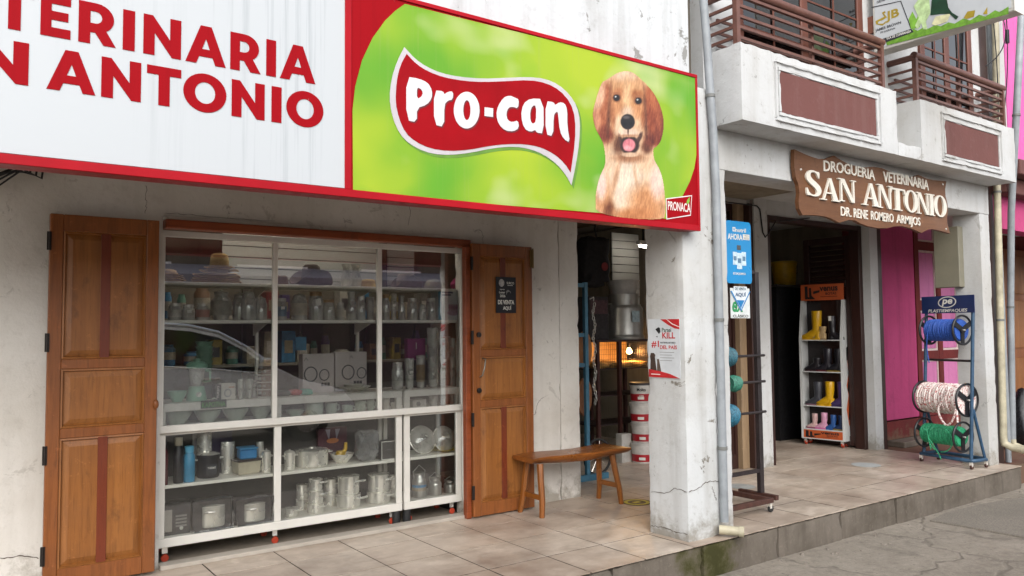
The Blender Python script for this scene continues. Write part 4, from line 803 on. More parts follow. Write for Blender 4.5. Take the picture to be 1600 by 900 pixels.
[wt(s_, a_, b_, 330+17*(a_-1313)/124+q_, 330+17*(b_-1313)/124+q_, h_, bold=.008) for s_, a_, b_, h_, q_ in (('DR.', 1313, 1329, .082, 0), ('RENE', 1333, 1355, .082, 0), ('ROMERO', 1360, 1395, .082, 0), ('ARMIJOS', 1400, 1437, .104, 1.6))]
def serif(ch, x0, x1, z0, z1):                              # thick and thin strokes with slab feet, each a hair prouder than the last
    w_, h = x1-x0, z1-z0; T, t, s = .26*w_ if ch != 'I' else .5*w_, .09*w_, .035; n = [0]; mb = MB()
    def poly(pts):
        n[0] += 1; y = YW-.0165-.0006*n[0]; mb.prism([(x0+p[0]*w_, y, z0+p[1]*h) for p in pts], (0, YW-.0005-y, 0))
    def foot(cx, hw, top=False): poly([(cx-hw, 1-.045 if top else 0), (cx+hw, 1-.045 if top else 0), (cx+hw, 1 if top else .045), (cx-hw, 1 if top else .045)])
    if ch == 'I': poly([(.22, 0), (.78, 0), (.78, 1), (.22, 1)]); foot(.5, .5); foot(.5, .5, True)
    if ch == 'T': poly([(.37, 0), (.63, 0), (.63, 1), (.37, 1)]); poly([(0, .92), (1, .92), (1, 1), (0, 1)]); poly([(0, .76), (.06, .76), (.12, .95), (0, .95)]); poly([(1, .76), (.94, .76), (.88, .95), (1, .95)]); foot(.5, .26)
    if ch == 'A': poly([(.42, 1), (.58, 1), (.93, 0), (.67, 0)]); poly([(.44, .96), (.5, .96), (.19, 0), (.11, 0)]); poly([(.22, .3), (.7, .3), (.7, .36), (.24, .36)]); foot(.14, .16); foot(.81, .2)
    if ch == 'N': poly([(.12, 0), (.2, 0), (.2, 1), (.12, 1)]); poly([(.82, 0), (.9, 0), (.9, 1), (.82, 1)]); poly([(.08, 1), (.33, 1), (.9, 0), (.72, 0)]); foot(.16, .16); foot(.12, .14, True); foot(.86, .14, True)
    if ch == 'O':
        n[0] += 1; vs, fs = outline_geo([ell(x0+.5*w_, z0+.5*h, .5*w_, .51*h, 36), ell(x0+.5*w_, z0+.5*h, .25*w_, .45*h, 36)], .008); mb.add([(v[0], YW-.0005-.008-v[2], v[1]) for v in vs], fs)
    if ch == 'S':
        o = [(.86, .98), (.84, .72), (.78, .72), (.7, .88), (.52, .95), (.34, .9), (.3, .78), (.4, .67), (.7, .53), (.92, .38), (.96, .2), (.8, .04), (.5, -.01), (.24, .03), (.08, .0), (.06, .3), (.12, .3), (.24, .1), (.46, .045), (.66, .1), (.68, .22), (.56, .34), (.24, .49), (.06, .64), (.06, .82), (.22, .98), (.48, 1.01), (.7, .97)]
        vs, fs = outline_geo([[(x0+a*w_, z0+b*h) for a, b in smooth_poly(o)]], .008); mb.add([(v[0], YW-.0005-.008-v[2], v[1]) for v in vs], fs)
    part('raised_letter', mb, LW, WS, True)
for ch, l, r, ya, yb in (('S', 1256, 1282, 267, 307), ('A', 1280, 1309, 279, 314), ('N', 1308, 1335, 281, 316), ('A', 1345, 1372, 287, 322), ('N', 1369, 1392, 290, 326), ('T', 1389, 1412, 295, 329), ('O', 1411, 1432, 298, 332), ('N', 1430, 1450, 302, 335), ('I', 1449, 1458, 304, 337), ('O', 1457, 1477, 306, 339)):
    a, b = onY(l, (ya+yb)/2, YW), onY(r, (ya+yb)/2, YW); m_ = (l+r)/2; serif(ch, a.x, b.x, onY(m_, yb, YW).z, onY(m_, ya, YW).z)
for q in ((1251, 265), (1473, 288), (1478, 358)):
    p = onY(*q, YW); m = MB(); m.lathe([(.011, 0), (.009, .006), (0, .008)], 10); m.v = [Vector((p.x+v.x, YW-v.z, p.z+v.y)) for v in m.v]; part('screw', m, 'steel', WS, True)

# ================================================================ sign hung out over the street
XH = 7.05
HS = thing('hanging_sign', 'lightbox sign with gold letters and green grass jutting out between the balconies', 'sign', (XH+.08, 3.4, 4.05))
ya, yb, za, zb = 3.93, 2.73, 4.07, 5.0
part('lightbox', MB().box(XH, XH+.16, yb, ya, za, zb), plain('#b9b6ae', .5, 0, .2, 6), HS, True, bevel=.006)
part('face', MB().box(XH-.003, XH-.0003, yb+.02, ya-.02, za+.03, zb-.03), 'signwhite', HS, True)
part('street_end_cap', MB().box(XH-.004, XH+.164, yb-.01, yb-.0005, za-.004, zb), 'white', HS, True)
part('bracket', MB().box(XH+.03, XH+.07, ya, 4.0, 4.28, 4.44), plain('#7c4a38', .6), HS, True); part('bracket', MB().box(XH+.03, XH+.07, ya, 4.0, 4.7, 4.86), plain('#7c4a38', .6), HS, True)
Rh = (0, -1, 0)
def hp(px, py): p = onX(px, py, XH-.003); return (-p.y, p.z)
def hflat(nm, pts, mat, lay): return flat(nm, [[hp(*q) for q in pts]] if not isinstance(pts[0][0], (tuple, list)) else [[hp(*q) for q in pl] for pl in pts], mat, HS, (XH-.0042-.0012*lay, 0, 0), Rh, U_, .0004)
gold = plain('#a08a26', .4)
def htext(s, x0, y0, x1, y1, hh, mat, bold=.01, lay=0, nm='lettering'):
    a, b = onX(x0, y0, XH-.003), onX(x1, y1, XH-.003); put_text(s, nm, mat, HS, (XH-.0045-.0012*lay, (a.y+b.y)/2, (a.z+b.z)/2), Rh, U_, abs(a.y-b.y), hh, bold, .0004)
dk_ = plain('#2b2b30', .5)
hflat('grass_strip', [(1384, 64), (1400, 55), (1404, 51), (1409, 54), (1414, 48), (1420, 51), (1428, 45), (1434, 48), (1444, 42), (1450, 45), (1462, 39), (1470, 41), (1482, 35), (1492, 37), (1505, 29), (1516, 32), (1530, 23), (1540, 26), (1555, 16), (1562, 19), (1576, 10), (1576, 22), (1500, 42), (1386, 71)], plain('#6a9a2e', .5, 0, .35, 25), 0)
hflat('cow_print', [(1454, 24), (1456, 0), (1478, -12), (1482, 12), (1488, 20), (1498, 26), (1494, 31), (1484, 22), (1470, 22)], plain('#123a24', .4, 0, .6, 9), 1)
hflat('calf_print', [(1428, 10), (1440, -8), (1452, -4), (1454, 20), (1447, 34), (1449, 46), (1443, 46), (1440, 36), (1434, 46), (1430, 40), (1436, 28)], plain('#b9d29a', .4, 0, .35, 22), 2)
hflat('leaf_print', [(1420, 30), (1426, 18), (1432, 30), (1436, 22), (1438, 42), (1424, 46)], plain('#7fb53e', .5, 0, .3, 20), 1)
hflat('yellow_print', [(1506, 28), (1512, 18), (1524, 16), (1522, 26), (1510, 30)], gold, 1); hflat('yellow_print', [(1536, 22), (1543, 11), (1543, 22)], gold, 1)
hflat('cream_print', [(1456, 38), (1462, 26), (1486, 21), (1480, 34), (1462, 40)], plain('#cfcda4', .5, 0, .3, 20), 1)
htext('JB', 1384, 27, 1405, 21, .105, gold, .03); hflat('horse_mark', [[(1369, 38), (1368, 33), (1376, 29), (1382, 26), (1378, 20), (1383, 17), (1384, 20), (1381, 21), (1386, 27), (1380, 31), (1372, 34), (1372, 37), (1380, 37), (1384, 33), (1384, 36), (1379, 40)]], gold, 0)
htext('JAMES BROWN', 1368, 47, 1408, 37, .033, dk_, .014); htext('PHARMA', 1376, 50, 1399, 45, .018, dk_, .0, nm='small_lettering')
hflat('black_strip', [(1376, 62), (1424, 45), (1428, 50), (1380, 68)], dk_, 2)
htext('ECA DE CONFIANZA', 1386, 60, 1424, 49, .022, 'white', .012, 3)
hflat('frame_line', [(1362, 11), (1408, 1), (1424, 44), (1423, 45), (1407, 2.5), (1362, 12.5)], dk_, 0)
htext('GENE', 1370, 3, 1383, 0, .022, dk_, .012)

# ================================================================ posters and plates
def plate(name, label, cat, c, w_, h, right, up, mat, th=.0025, corner=0):
    c, right = Vector(c), Vector(right); t = thing(name, label, cat, c); n = right.cross(Vector(U_)); mb = MB()
    if corner:
        pts = []
        for cx, cz, a0 in ((w_/2-corner, h/2-corner, 0), (-w_/2+corner, h/2-corner, 90), (-w_/2+corner, -h/2+corner, 180), (w_/2-corner, -h/2+corner, 270)):
            pts += [c+right*(cx+corner*math.cos(math.radians(a0+q)))+Vector(U_)*(cz+corner*math.sin(math.radians(a0+q))) for q in (0, 30, 60, 90)]
    else: pts = [c+right*a*w_/2+Vector(U_)*b*h/2 for a, b in ((-1, -1), (1, -1), (1, 1), (-1, 1))]
    mb.prism(pts, n*th); part('sheet', mb, mat, t, True); return t, c+n*(th+.0006), right
def ptxt(t, s, base, right, du, dv, w_, h, mat, bold=.012, shear=0, nm='lettering'): put_text(s, nm, mat, t, base+right*du+Vector(U_)*dv, right, U_, w_, h, bold, .0003, shear)
def pflat(t, nm, polys, base, right, mat, lift=0): flat(nm, polys, mat, t, base+right.cross(Vector(U_))*lift, right, U_, .0003)
K_ = plain('#1c1c1e', .5)
# pet medicine poster on the pillar's left face
a, b = onX(1013, 497, 4.296), onX(1063.5, 588, 4.296); yc, zc = (4.225+3.905)/2, 1.36
t, B, R = plate('poster', 'white and red pet medicine poster taped to the side of the white pillar', 'poster', (4.2955, yc, zc), .315, .43, (0, -1, 0), U_, plain('#c9cdd0', .4, 0, .12, 9))
rd = plain('#bb2428', .4)
pflat(t, 'red_corner', [[(-.03, .213), (.155, .213), (.155, .14), (.11, .145), (.05, .17)]], B, R, rd); pflat(t, 'red_foot', [[(-.155, -.213), (-.155, -.155), (-.05, -.165), (.06, -.185), (.15, -.213)]], B, R, rd)
pflat(t, 'white_line', [[(.03, .213), (.036, .213), (.09, .18), (.155, .158), (.155, .153), (.085, .175)]], B, R, 'white', .0008)
ptxt(t, 'Parasi', B, R, .03, .135, .09, .03, plain('#3f5a45', .5)); ptxt(t, 'KILL', B, R, .05, .095, .125, .045, rd, .02)
pflat(t, 'cow_head_mark', [[(-.08, .14), (-.05, .155), (-.035, .15), (-.03, .12), (-.045, .105), (-.06, .12)], [(-.075, .085), (-.06, .08), (-.062, .092)]], B, R, K_)
ptxt(t, '#1', B, R, -.085, .03, .075, .052, rd, .02); ptxt(t, 'DEL PAÍS', B, R, .045, .012, .165, .034, rd, .018); ptxt(t, 'ANTIPARASITARIO', B, R, .04, .042, .15, .012, K_)
pflat(t, 'dog_picture', [[(-.14, -.155), (-.135, -.09), (-.14, -.06), (-.13, -.035), (-.10, -.035), (-.085, -.05), (-.09, -.065), (-.085, -.1), (-.075, -.165)]], B, R, plain('#43342c', .5, 0, .5, 30)); pflat(t, 'cat_picture', [[(-.073, -.165), (-.068, -.1), (-.072, -.075), (-.06, -.082), (-.05, -.075), (-.045, -.1), (-.03, -.168)]], B, R, plain('#5d4f45', .5, 0, .5, 30))
for k in range(4): pflat(t, 'text_line', [rect(-.04, .10-.02*(k % 2), -.03-.02*k, -.026-.02*k)], B, R, plain('#8f8f90', .5))
pflat(t, 'foot_line', [rect(-.13, -.04, -.194, -.188)], B, R, 'white', .0008)
# black notice on the door leaf
p = onY(790, 461, 5.393)
t, B, R = plate('notice', 'black notice with white lettering stuck on the right door leaf', 'notice', (p.x, 5.3892, p.z), .205, .30, (1, 0, 0), U_, plain('#14141c', .4, 0, .3, 9))
WT = plain('#d6d4cc', .5)
ptxt(t, 'DE VENTA', B, R, 0, -.06, .165, .036, WT, .03); ptxt(t, 'AQUÍ', B, R, .01, -.108, .085, .042, WT, .03); pflat(t, 'globe_mark', [ell(-.045, .1, .028, .032)], B, R, plain('#a8a6a4', .5, 0, .5, 40)); ptxt(t, 'SURCO', B, R, .045, .1, .075, .02, WT); pflat(t, 'text_line', [rect(.015, .07, .078, .082)], B, R, WT)
ptxt(t, 'Agenda', B, R, -.04, .045, .05, .012, WT); ptxt(t, 'Lunar', B, R, -.04, .022, .06, .018, WT, .02); ptxt(t, '2026', B, R, -.035, -.008, .055, .022, WT, .02); pflat(t, 'moon_mark', [[(0, .03), (.02, .045), (.045, .03), (.05, .012), (.035, .03), (.01, .02), (.005, .0)]], B, R, plain('#7f7d7c', .5))
# floor stickers
def disc(name, label, px, py, r, mat, ring=None):
    c = onZ(px, py, 0); t = thing(name, label, 'floor sticker', (c.x, c.y, .0012)); m = MB(); m.lathe([(r, 0), (r, .0012), (0, .0012)], 28); part('disc', m, mat, t)
    if ring:
        m = MB(); m.lathe([(r*.62, .0013), (r*.62, .002), (r*.86, .002), (r*.86, .0013)], 28); part('ring', m, ring, t); m = MB(); m.box(-r*.3, r*.25, -r*.18, r*.18, .0013, .002); part('footprint_mark', m, ring, t)
disc('floor_sticker', 'round worn grey sticker on the tiles before the boot rack', 1353, 726.5, .15, plain('#a9adad', .5, 0, .15, 9)); disc('floor_sticker', 'worn pale sticker on the tiles behind the twine rack', 1158, 760, .13, plain('#a3a6a4', .5, 0, .3, 9)); disc('floor_sticker', 'black and yellow round sticker on the tiles at the entrance', 995, 785, .13, plain('#23211c', .5), plain('#a8a032', .5))
# ================================================================ bench
BN = thing('bench', 'rustic varnished wooden bench with splayed legs by the entrance', 'bench', (4.39, 5.2, 0))
def bench_seat():
    rings = []
    for i in range(29):
        u = i/28; x = 3.86+u*1.02; z1 = .475+.004*math.sin(u*9); dep = .034+.030*math.sin(PI*min(1, max(0, u)))**.8; yw0 = 5.055+.022*math.sin(u*4+.6)+.01*math.sin(u*17); yw1 = 5.375+.012*math.sin(u*7)
        e = .03*math.sin(u*3); rings.append([(x, yw0, z1-.012), (x, yw0+.012, z1), (x, yw1-.012, z1), (x, yw1, z1-.012), (x, yw1-.02, z1-dep), (x, yw0+.045+e*.2, z1-dep-.006), (x, yw0+.008, z1-dep*.55)])
    return MB().loft(rings)
part('seat', bench_seat(), 'bench', BN, True, .7)
for top, bot in (((3.96, 5.13, .42), (3.945, 5.085, .0)), ((3.96, 5.30, .42), (3.93, 5.36, .0)), ((4.75, 5.13, .42), (4.80, 5.07, .0)), ((4.75, 5.30, .42), (4.80, 5.36, .0))):
    a, b = Vector(bot), Vector(top); pts = [a, a.lerp(b, .3), a.lerp(b, .7), b]; part('leg', MB().tube([p+Vector((.004*math.sin(i*3+top[0]*9), .004*math.cos(i*2), 0)) for i, p in enumerate(pts)], [.021, .025, .026, .027], 6), 'bench_leg', BN, True, .8)
for x0, x1 in ((3.948, 3.948), (4.783, 4.783)): part('cross_rail', MB().box(x0-.014, x0+.014, 5.10, 5.34, .135, .175), 'bench_leg', BN, True, bevel=.004)

def caster(parent, x, y, r=.03, mat='rubber', h=.03, world=True):
    c = part('caster', MB().box(x-.012, x+.012, y-.014, y+.014, r*1.1, 2*r+h), 'steel', parent, world); w_ = MB(); w_.lathe([(0, -.011), (r*.9, -.011), (r, -.006), (r, .006), (r*.9, .011), (0, .011)], 16)
    w_.v = [Vector((x+.008+p.x, y+p.z, r+p.y)) for p in w_.v]; part('wheel', w_, mat, c, world, .6)
# ================================================================ twine rack with plates, beside the pillar
TR = thing('twine_rack', 'rusty brown wheeled metal rack for twine rolls beside the pillar', 'rack', (5.25, 4.2, 0))
x0, x1, y0, y1 = 4.97, 5.56, 4.10, 4.52
part('base', MB().box(x0, x1, y0-.02, y0+.02, .075, .115).box(x0, x1, y1-.02, y1+.02, .075, .115).box(x0, x0+.04, y0+.02, y1-.02, .076, .114).box(x1-.04, x1, y0+.02, y1-.02, .076, .114), 'rust', TR, True, bevel=.003)
XU = atX(1183, 4.30, .7); XU2 = 5.02
for x in (XU, XU2): part('upright', MB().box(x-.024, x+.024, 4.26, 4.3, .115, 1.98), 'blacksteel', TR, True, bevel=.002)
for x in (XU, XU2): part('foot_bar', MB().box(x-.02, x+.02, y0+.02, y1-.02, .0755, .1145), 'rust', TR, True)
for z in (.30, 1.98): part('cross_bar', MB().box(XU2+.024, XU-.024, 4.265, 4.295, z-.015, z+.015), 'blacksteel', TR, True)
for z in (1.27, 1.05, .795): part('axle', MB().tube([(XU2-.02, 4.24, z), (XU+.04, 4.24, z)], .011, 8), 'blacksteel', TR, True, .8)
for x in (x0+.03, x1-.03):
    for y in (y0, y1): caster(TR, x, y, .028, 'rubber', .02)
def twine(z, ca, cb, label, r, x):
    t = thing('twine_roll', label, 'twine roll', (x, 4.24, z-r), group='twine rolls on the rack'); mb = MB()
    for k in range(8):
        xx = x-.05+.0142*k; rr = r*(1-.10*abs(k-3.5)/3.5)+.003*math.sin(k*5); mb.tube([(xx+.003*math.sin(a*3), 4.24+rr*math.cos(a)*.93, z+rr*math.sin(a)) for a in (2*PI*i/22 for i in range(22))], .0095, 5, True)
    part('winding', mb, m_rope('twine_'+ca[1:], ca, cb, 70), t, True, .9); m = MB(); m.lathe([(.013, -.05), (r*.9, -.05), (r*.9, .05), (.013, .05)], 18); m.v = [Vector((x+p.z, 4.24+p.x, z+p.y)) for p in m.v]; part('core', m, m_rope('twine_core_'+ca[1:], ca, cb, 60), t, True, .5)
for z, ca, cb, lb, r, px in ((1.27, '#2f6472', '#234c58', 'teal twine roll at the top of the twine rack', .075, 1136), (1.05, '#357c67', '#276152', 'green twine roll in the middle of the twine rack', .06, 1146), (.795, '#2f7189', '#23586c', 'blue twine roll at the bottom of the twine rack', .085, 1139)): twine(z, ca, cb, lb, r, atX(px, 4.24, z))
# plates on the rack
Yp = 4.255; a, b = onY(1133, 349, Yp), onY(1174.5, 443, Yp); cx = (a.x+b.x)/2; cz = (onY(1153, 346, Yp).z+onY(1153, 443, Yp).z)/2; hh = onY(1153, 346, Yp).z-onY(1153, 443, Yp).z
BLU = plain('#1583be', .35, 0, .12, 3)
t, B, R = plate('advert_plate', 'bright blue rounded advert plate at the top of the twine rack', 'sign', (cx, Yp, cz), b.x-a.x, hh, (1, 0, 0), U_, BLU, .004, .03); W_ = b.x-a.x
ptxt(t, 'nutril', B, R, .03, hh*.36, W_*.42, .035, WT, .02); pflat(t, 'brand_mark', [rect(-.075, -.04, hh*.33, hh*.40), ell(-.057, hh*.365, .009, .012)], B, R, WT); ptxt(t, 'AHORA', B, R, -W_*.14, hh*.245, W_*.58, .05, WT, .025)
pflat(t, 'price_flag', [rect(W_*.17, W_*.44, hh*.21, hh*.30)], B, R, WT); ptxt(t, 'A MEJOR', B, R, W_*.305, hh*.275, W_*.2, .015, BLU); ptxt(t, 'PRECIO', B, R, W_*.305, hh*.235, W_*.2, .018, BLU)
bagm = plain('#c4d8e4', .4, 0, .3, 40)
for k, (u, v, s) in enumerate(((-.055, -.05, .8), (.06, -.05, .85), (0, -.07, 1.0))): pflat(t, 'bag_picture', [[(u-.034*s, v-.07*s), (u+.034*s, v-.07*s), (u+.03*s, v+.0), (u+.033*s, v+.065*s), (u-.033*s, v+.065*s), (u-.03*s, v)]], B, R, bagm, .0008*(k+1)); pflat(t, 'bag_print', [rect(u-.022*s, u+.022*s, v-.02, v+.02*s)], B, R, plain('#5c7f9a', .5, 0, .4, 60), .0008*(k+1)+.0007)
pflat(t, 'bull_picture', [rect(-.025, .025, .02, .06)], B, R, plain('#4d4f52', .5, 0, .5, 60), .0002); ptxt(t, 'ECUAQUIMICA', B, R, 0, -hh*.345, W_*.5, .022, WT, .02)
q = onY(1157, 470, Yp-.006); dd = .0
t, B, R = plate('advert_plate', 'white and green advert plate below the blue advert plate', 'sign', (q.x, Yp, q.z-.02), .25, .25, (1, 0, 0), U_, plain('#cfd3d2', .4), .003)
ptxt(t, 'ex', B, R, -.03, -.03, .15, .09, plain('#2a8a52', .5), .03, .2); ptxt(t, 'CLÁSICO', B, R, 0, -.105, .2, .028, K_, .02)
t = thing('pennant', 'white and blue triangular pennant reading for sale here under the blue plate', 'sign', (q.x, Yp-.008, q.z-.1)); B = Vector((q.x, Yp-.006, q.z+.01)); R = Vector((1, 0, 0))
flat('sheet', [[(-.13, .07), (-.085, .07), (-.085, .11), (.085, .11), (.085, .07), (.13, .07), (.0, -.10)]], plain('#d5dbdf', .4), t, B, R, U_, .001); B2_ = B+Vector((0, -.0035, 0))
ptxt(t, 'DE VENTA', B2_, R, 0, .09, .14, .024, plain('#3c5866', .5)); ptxt(t, 'AQUÍ', B2_, R, 0, .042, .14, .044, plain('#1f4f78', .5), .02); pflat(t, 'blue_triangle', [[(-.05, -.005), (.05, -.005), (0, -.07)]], B2_, R, plain('#1d78b4', .4)); pflat(t, 'edge_band', [[(-.13, .07), (-.112, .07), (.002, -.08), (0, -.098)], [(.13, .07), (.116, .07), (.008, -.072), (.002, -.096)]], B2_, R, plain('#1d78b4', .4))

# ================================================================ rope rack
A_, Bq = Vector((8.90, 4.58, 0)), Vector((8.78, 3.99, 0)); ex = (Bq-A_).normalized(); ey = Vector((-ex.y, ex.x, 0))   # ex along the rack width (towards the street), ey away from camera
RR = thing('rope_rack', 'blue steel wheeled rope rack with a navy name plate at the right pier', 'rack', (8.95, 4.3, 0)); Wd, Dp = .60, .27
def rp(u, v, z): return A_+ex*u+ey*v+Vector((0, 0, z))
steelb = plain('#2f4f6b', .45, 0, .4, 14, .2)
bp_ = [rp(0, 0, .09), rp(Wd-.04, 0, .09), rp(Wd, .04, .09), rp(Wd, Dp-.04, .09), rp(Wd-.04, Dp, .09), rp(0, Dp, .09)]
part('base_frame', MB().tube(bp_, .02, 8, True), steelb, RR, True, .9)
for u in (.02, Wd-.02):
    part('upright', MB().tube([rp(u, .02, .09), rp(u, Dp*.5+.01, 1.66)], .019, 8), steelb, RR, True, .8); part('brace', MB().tube([rp(u, Dp-.03, .09), rp(u, .085, .62)], .016, 8), steelb, RR, True, .8)
part('cross_bar', MB().tube([rp(.02, .125, 1.13), rp(Wd-.02, .125, 1.13)], .013, 8), 'blacksteel', RR, True, .8)
for u, v in ((.0, .0), (Wd-.02, .02), (Wd-.02, Dp-.02), (.0, Dp)): q = rp(u, v, 0); caster(RR, q.x, q.y, .026, 'rust', .02)
def on_rack(z): return .02+(Dp*.5-.01)*(z-.09)/1.51
nv = plain('#1d2f5c', .4, 0, .15, 5)
sg = part('name_plate', MB().prism([rp(-.0, .10, 1.645), rp(Wd+.03, .10, 1.645), rp(Wd+.03, .10, 1.835), rp(0, .10, 1.835)], tuple(ey*.008)), nv, RR, True); Bn = rp(Wd/2+.015, .0985, 1.735)
put_text('PLASTIEMPAQUES', 'lettering', WT, RR, Bn+Vector((0, 0, -.065)), ex, U_, .47, .04, .015, .0004, .2)
flat('oval_mark', [ell(0, 0, .11, .062, 32, .08), ell(0, 0, .098, .052, 32, .08)], WT, RR, Bn+Vector((0, 0, .03)), ex, U_, .0004); put_text('pe', 'lettering', WT, RR, Bn+Vector((0, 0, .025)), ex, U_, .13, .075, .03, .0004, .2)
def spool(z, r, fr_, L, ca, cb, label, rope_r, tail, u0, wname):
    v = on_rack(z)-.035-fr_*0; c = rp(u0+L/2, v, z); t = thing('rope_spool', label, 'rope spool', c-Vector((0, 0, fr_)), group='rope spools on the blue rack'); rm = m_rope(wname, ca, cb, 55 if 'white' in wname else 90, .56 if 'white' in wname else .5)
    up = Vector((0, 0, 1)); fv = ey
    mb = MB(); n = int((L-.05)/(rope_r*2.0))
    for k in range(n):
        uu = -L/2+.03+(L-.06)*k/max(1, n-1); rr = r+rope_r*.35*math.sin(k*2.1); tl = .010*math.sin(k*1.3)
        mb.tube([c+ex*(uu+tl*math.cos(a))+fv*rr*math.cos(a)+up*rr*math.sin(a) for a in (2*PI*i/26 for i in range(26))], rope_r*.98, 6, True)
    part('winding', mb, rm, t, True, .9)
    m = MB(); m.lathe([(.02, -L/2+.01), (r-.004, -L/2+.01), (r-.004, L/2-.01), (.02, L/2-.01)], 24); M_ = Matrix((tuple(fv)+(0,), tuple(up)+(0,), tuple(ex)+(0,), (0, 0, 0, 1))).transposed(); m.v = [c+(M_ @ p) for p in m.v]; part('core', m, rm, t, True, .5)
    for sgn in (-1, 1):
        o = c+ex*sgn*L/2; fl = part('flange', MB().tube([o+fv*fr_*math.cos(a)+up*fr_*math.sin(a) for a in (2*PI*i/30 for i in range(30))], .012, 6, True), 'black', t, True, .9)
        for k in range(3):
            a = 2*PI*k/3+.5; part('spoke', MB().bar(o+(fv*math.cos(a)+up*math.sin(a))*.02, o+(fv*math.cos(a)+up*math.sin(a))*(fr_-.008), fr_*.34, .008, tuple(ex)), 'black', fl, True)
        part('hub', MB().tube([o-ex*.012, o+ex*.012], .035, 12), 'black', fl, True, .6)
    part('axle', MB().tube([c-ex*(L/2+.04), c+ex*(L/2+.03)], .010, 8), 'steel', t, True, .8)
    for pts in tail(c, fv, up, r): part('loose_end', MB().tube(pts, rope_r, 6), rm, t, True, .9)
def tb(c, fv, up, r): return [[c+ex*-.12-fv*(r+.012)+up*z+ex*.02*math.sin(z*9) for z in (.0, -.05, -.12, -.2, -.3, -.36)]]
def tw(c, fv, up, r):
    p = [(.16, .02, .17), (.19, .05, .10), (.10, .05, -.02), (.05, .05, -.10), (.08, .05, -.2), (.16, .06, -.28), (.24, .06, -.2), (.27, .05, -.05), (.28, .05, -.28), (.29, .05, -.40)]
    return [[c+ex*a-fv*(r+b-.02)+up*z for a, b, z in smooth_poly(p, 1)[:-4]]]
def tg(c, fv, up, r):
    l = [[c+ex*(.06+.14*math.sin(a))-fv*(r+.03)+up*(-.06-.13*math.cos(a)+.02) for a in (2*PI*i/20*.97 for i in range(20))], [c+ex*(-.13+.03*i)-fv*(r+.02+.012*math.sin(i))+up*(.05-.05*i) for i in range(7)], [c+ex*(-.10+.012*i)-fv*(r+.035)+up*(.06-.055*i) for i in range(5)]]
    return l
spool(1.46, .115, .155, .40, '#2f5db2', '#24479a', 'blue rope spool at the top of the rope rack', .0055, tb, .085, 'blue_rope')
spool(.72, .155, .17, .52, '#d9cfca', '#a2524f', 'white and red braided rope spool in the middle of the rope rack', .011, tw, .03, 'white_red_rope')
spool(.33, .10, .155, .46, '#2f9b6c', '#23805a', 'green rope spool with loose loops at the bottom of the rope rack', .006, tg, .05, 'green_rope')

# ================================================================ boot rack
BR0, BR1 = Vector((9.06, 6.20, 0)), Vector((9.14, 5.64, 0)); bx = (BR1-BR0).normalized(); by = Vector((-bx.y, bx.x, 0)); BW = (BR1-BR0).length; BD = .11
if by.x < 0: by = -by
RK = thing('boot_rack', 'white wheeled display rack of rubber boots with orange panels in the open doorway', 'rack', (9.1, 5.9, 0)); wm = plain('#c7c8c6', .4, 0, .1, 5)
def bpnt(u, v, z): return BR0+bx*u+by*v+Vector((0, 0, z))
zr = lambda py: (onX(1290, py, 9.09)).z
ZS = [zr(686), zr(650), zr(593), zr(531), zr(470)+.0]      # bottom panel top, shelves
ZT = zr(441)
def slab(u0, u1, v0, v1, z0, z1): return MB().prism([bpnt(u0, v0, z0), bpnt(u1, v0, z0), bpnt(u1, v1, z0), bpnt(u0, v1, z0)], (0, 0, z1-z0))
zA, zB, zC, zD, zE = zr(700)+.08, zr(672), zr(635), zr(581), zr(531)
zhead0, zhead1 = zr(471), zr(443)
for u0 in (0, BW-.03):
    part('side_panel', MB().prism([bpnt(u0, 0, .08), bpnt(u0, BD+.09, .08), bpnt(u0, BD+.09, zhead0+.02), bpnt(u0, BD-.03, zhead0+.02), bpnt(u0, .0, zE+.02)], tuple(bx*.03)), wm, RK, True)
part('back_panel', slab(.03, BW-.03, BD+.075, BD+.085, .09, zhead0), plain('#231d1d', .6), RK, True)
for z in (zB, zC, zD, zE): part('shelf', slab(.03, BW-.03, 0, BD+.075, z-.012, z), wm, RK, True)
org = plain('#b8562c', .45, 0, .15, 5)
part('floor_panel', slab(.03, BW-.03, .001, BD+.075, .082, .094), wm, RK, True)
for z0, z1, v in ((.095, zB-.013, .0), (zhead0+.021, zhead1, BD-.02)):
    q = part('orange_panel', slab(.03 if v == 0 else .0, BW-.03 if v == 0 else BW, v, v+.008, z0, z1), org, RK, True); cc = bpnt(BW/2, v-.0008, (z0+z1)/2); hh = z1-z0
    put_text('venus', 'lettering', K_, RK, cc+bx*.09+Vector((0, 0, hh*.2)), bx, U_, BW*.42, hh*.28, .03, .0003); put_text('BOTAS', 'lettering', K_, RK, cc+bx*.12+Vector((0, 0, -hh*.1)), bx, U_, BW*.25, hh*.15, .02, .0003)
    flat('text_line', [rect(-.02, .2, -hh*.3, -hh*.26)], plain('#6d3018', .5), RK, cc, bx, U_, .0003); flat('boots_picture', [[(-BW*.4, -hh*.42), (-BW*.4, hh*.4), (-BW*.33, hh*.4), (-BW*.33, -hh*.25), (-BW*.24, -hh*.42)], [(-BW*.30, -hh*.42), (-BW*.30, hh*.3), (-BW*.25, hh*.3), (-BW*.24, -hh*.2), (-BW*.15, -hh*.42)]], K_, RK, cc, bx, U_, .0003); flat('tag_picture', [[(-BW*.2, -.02), (-BW*.05, .0), (-BW*.05, hh*.14), (-BW*.2, hh*.07)]], K_, RK, cc, bx, U_, .0006)
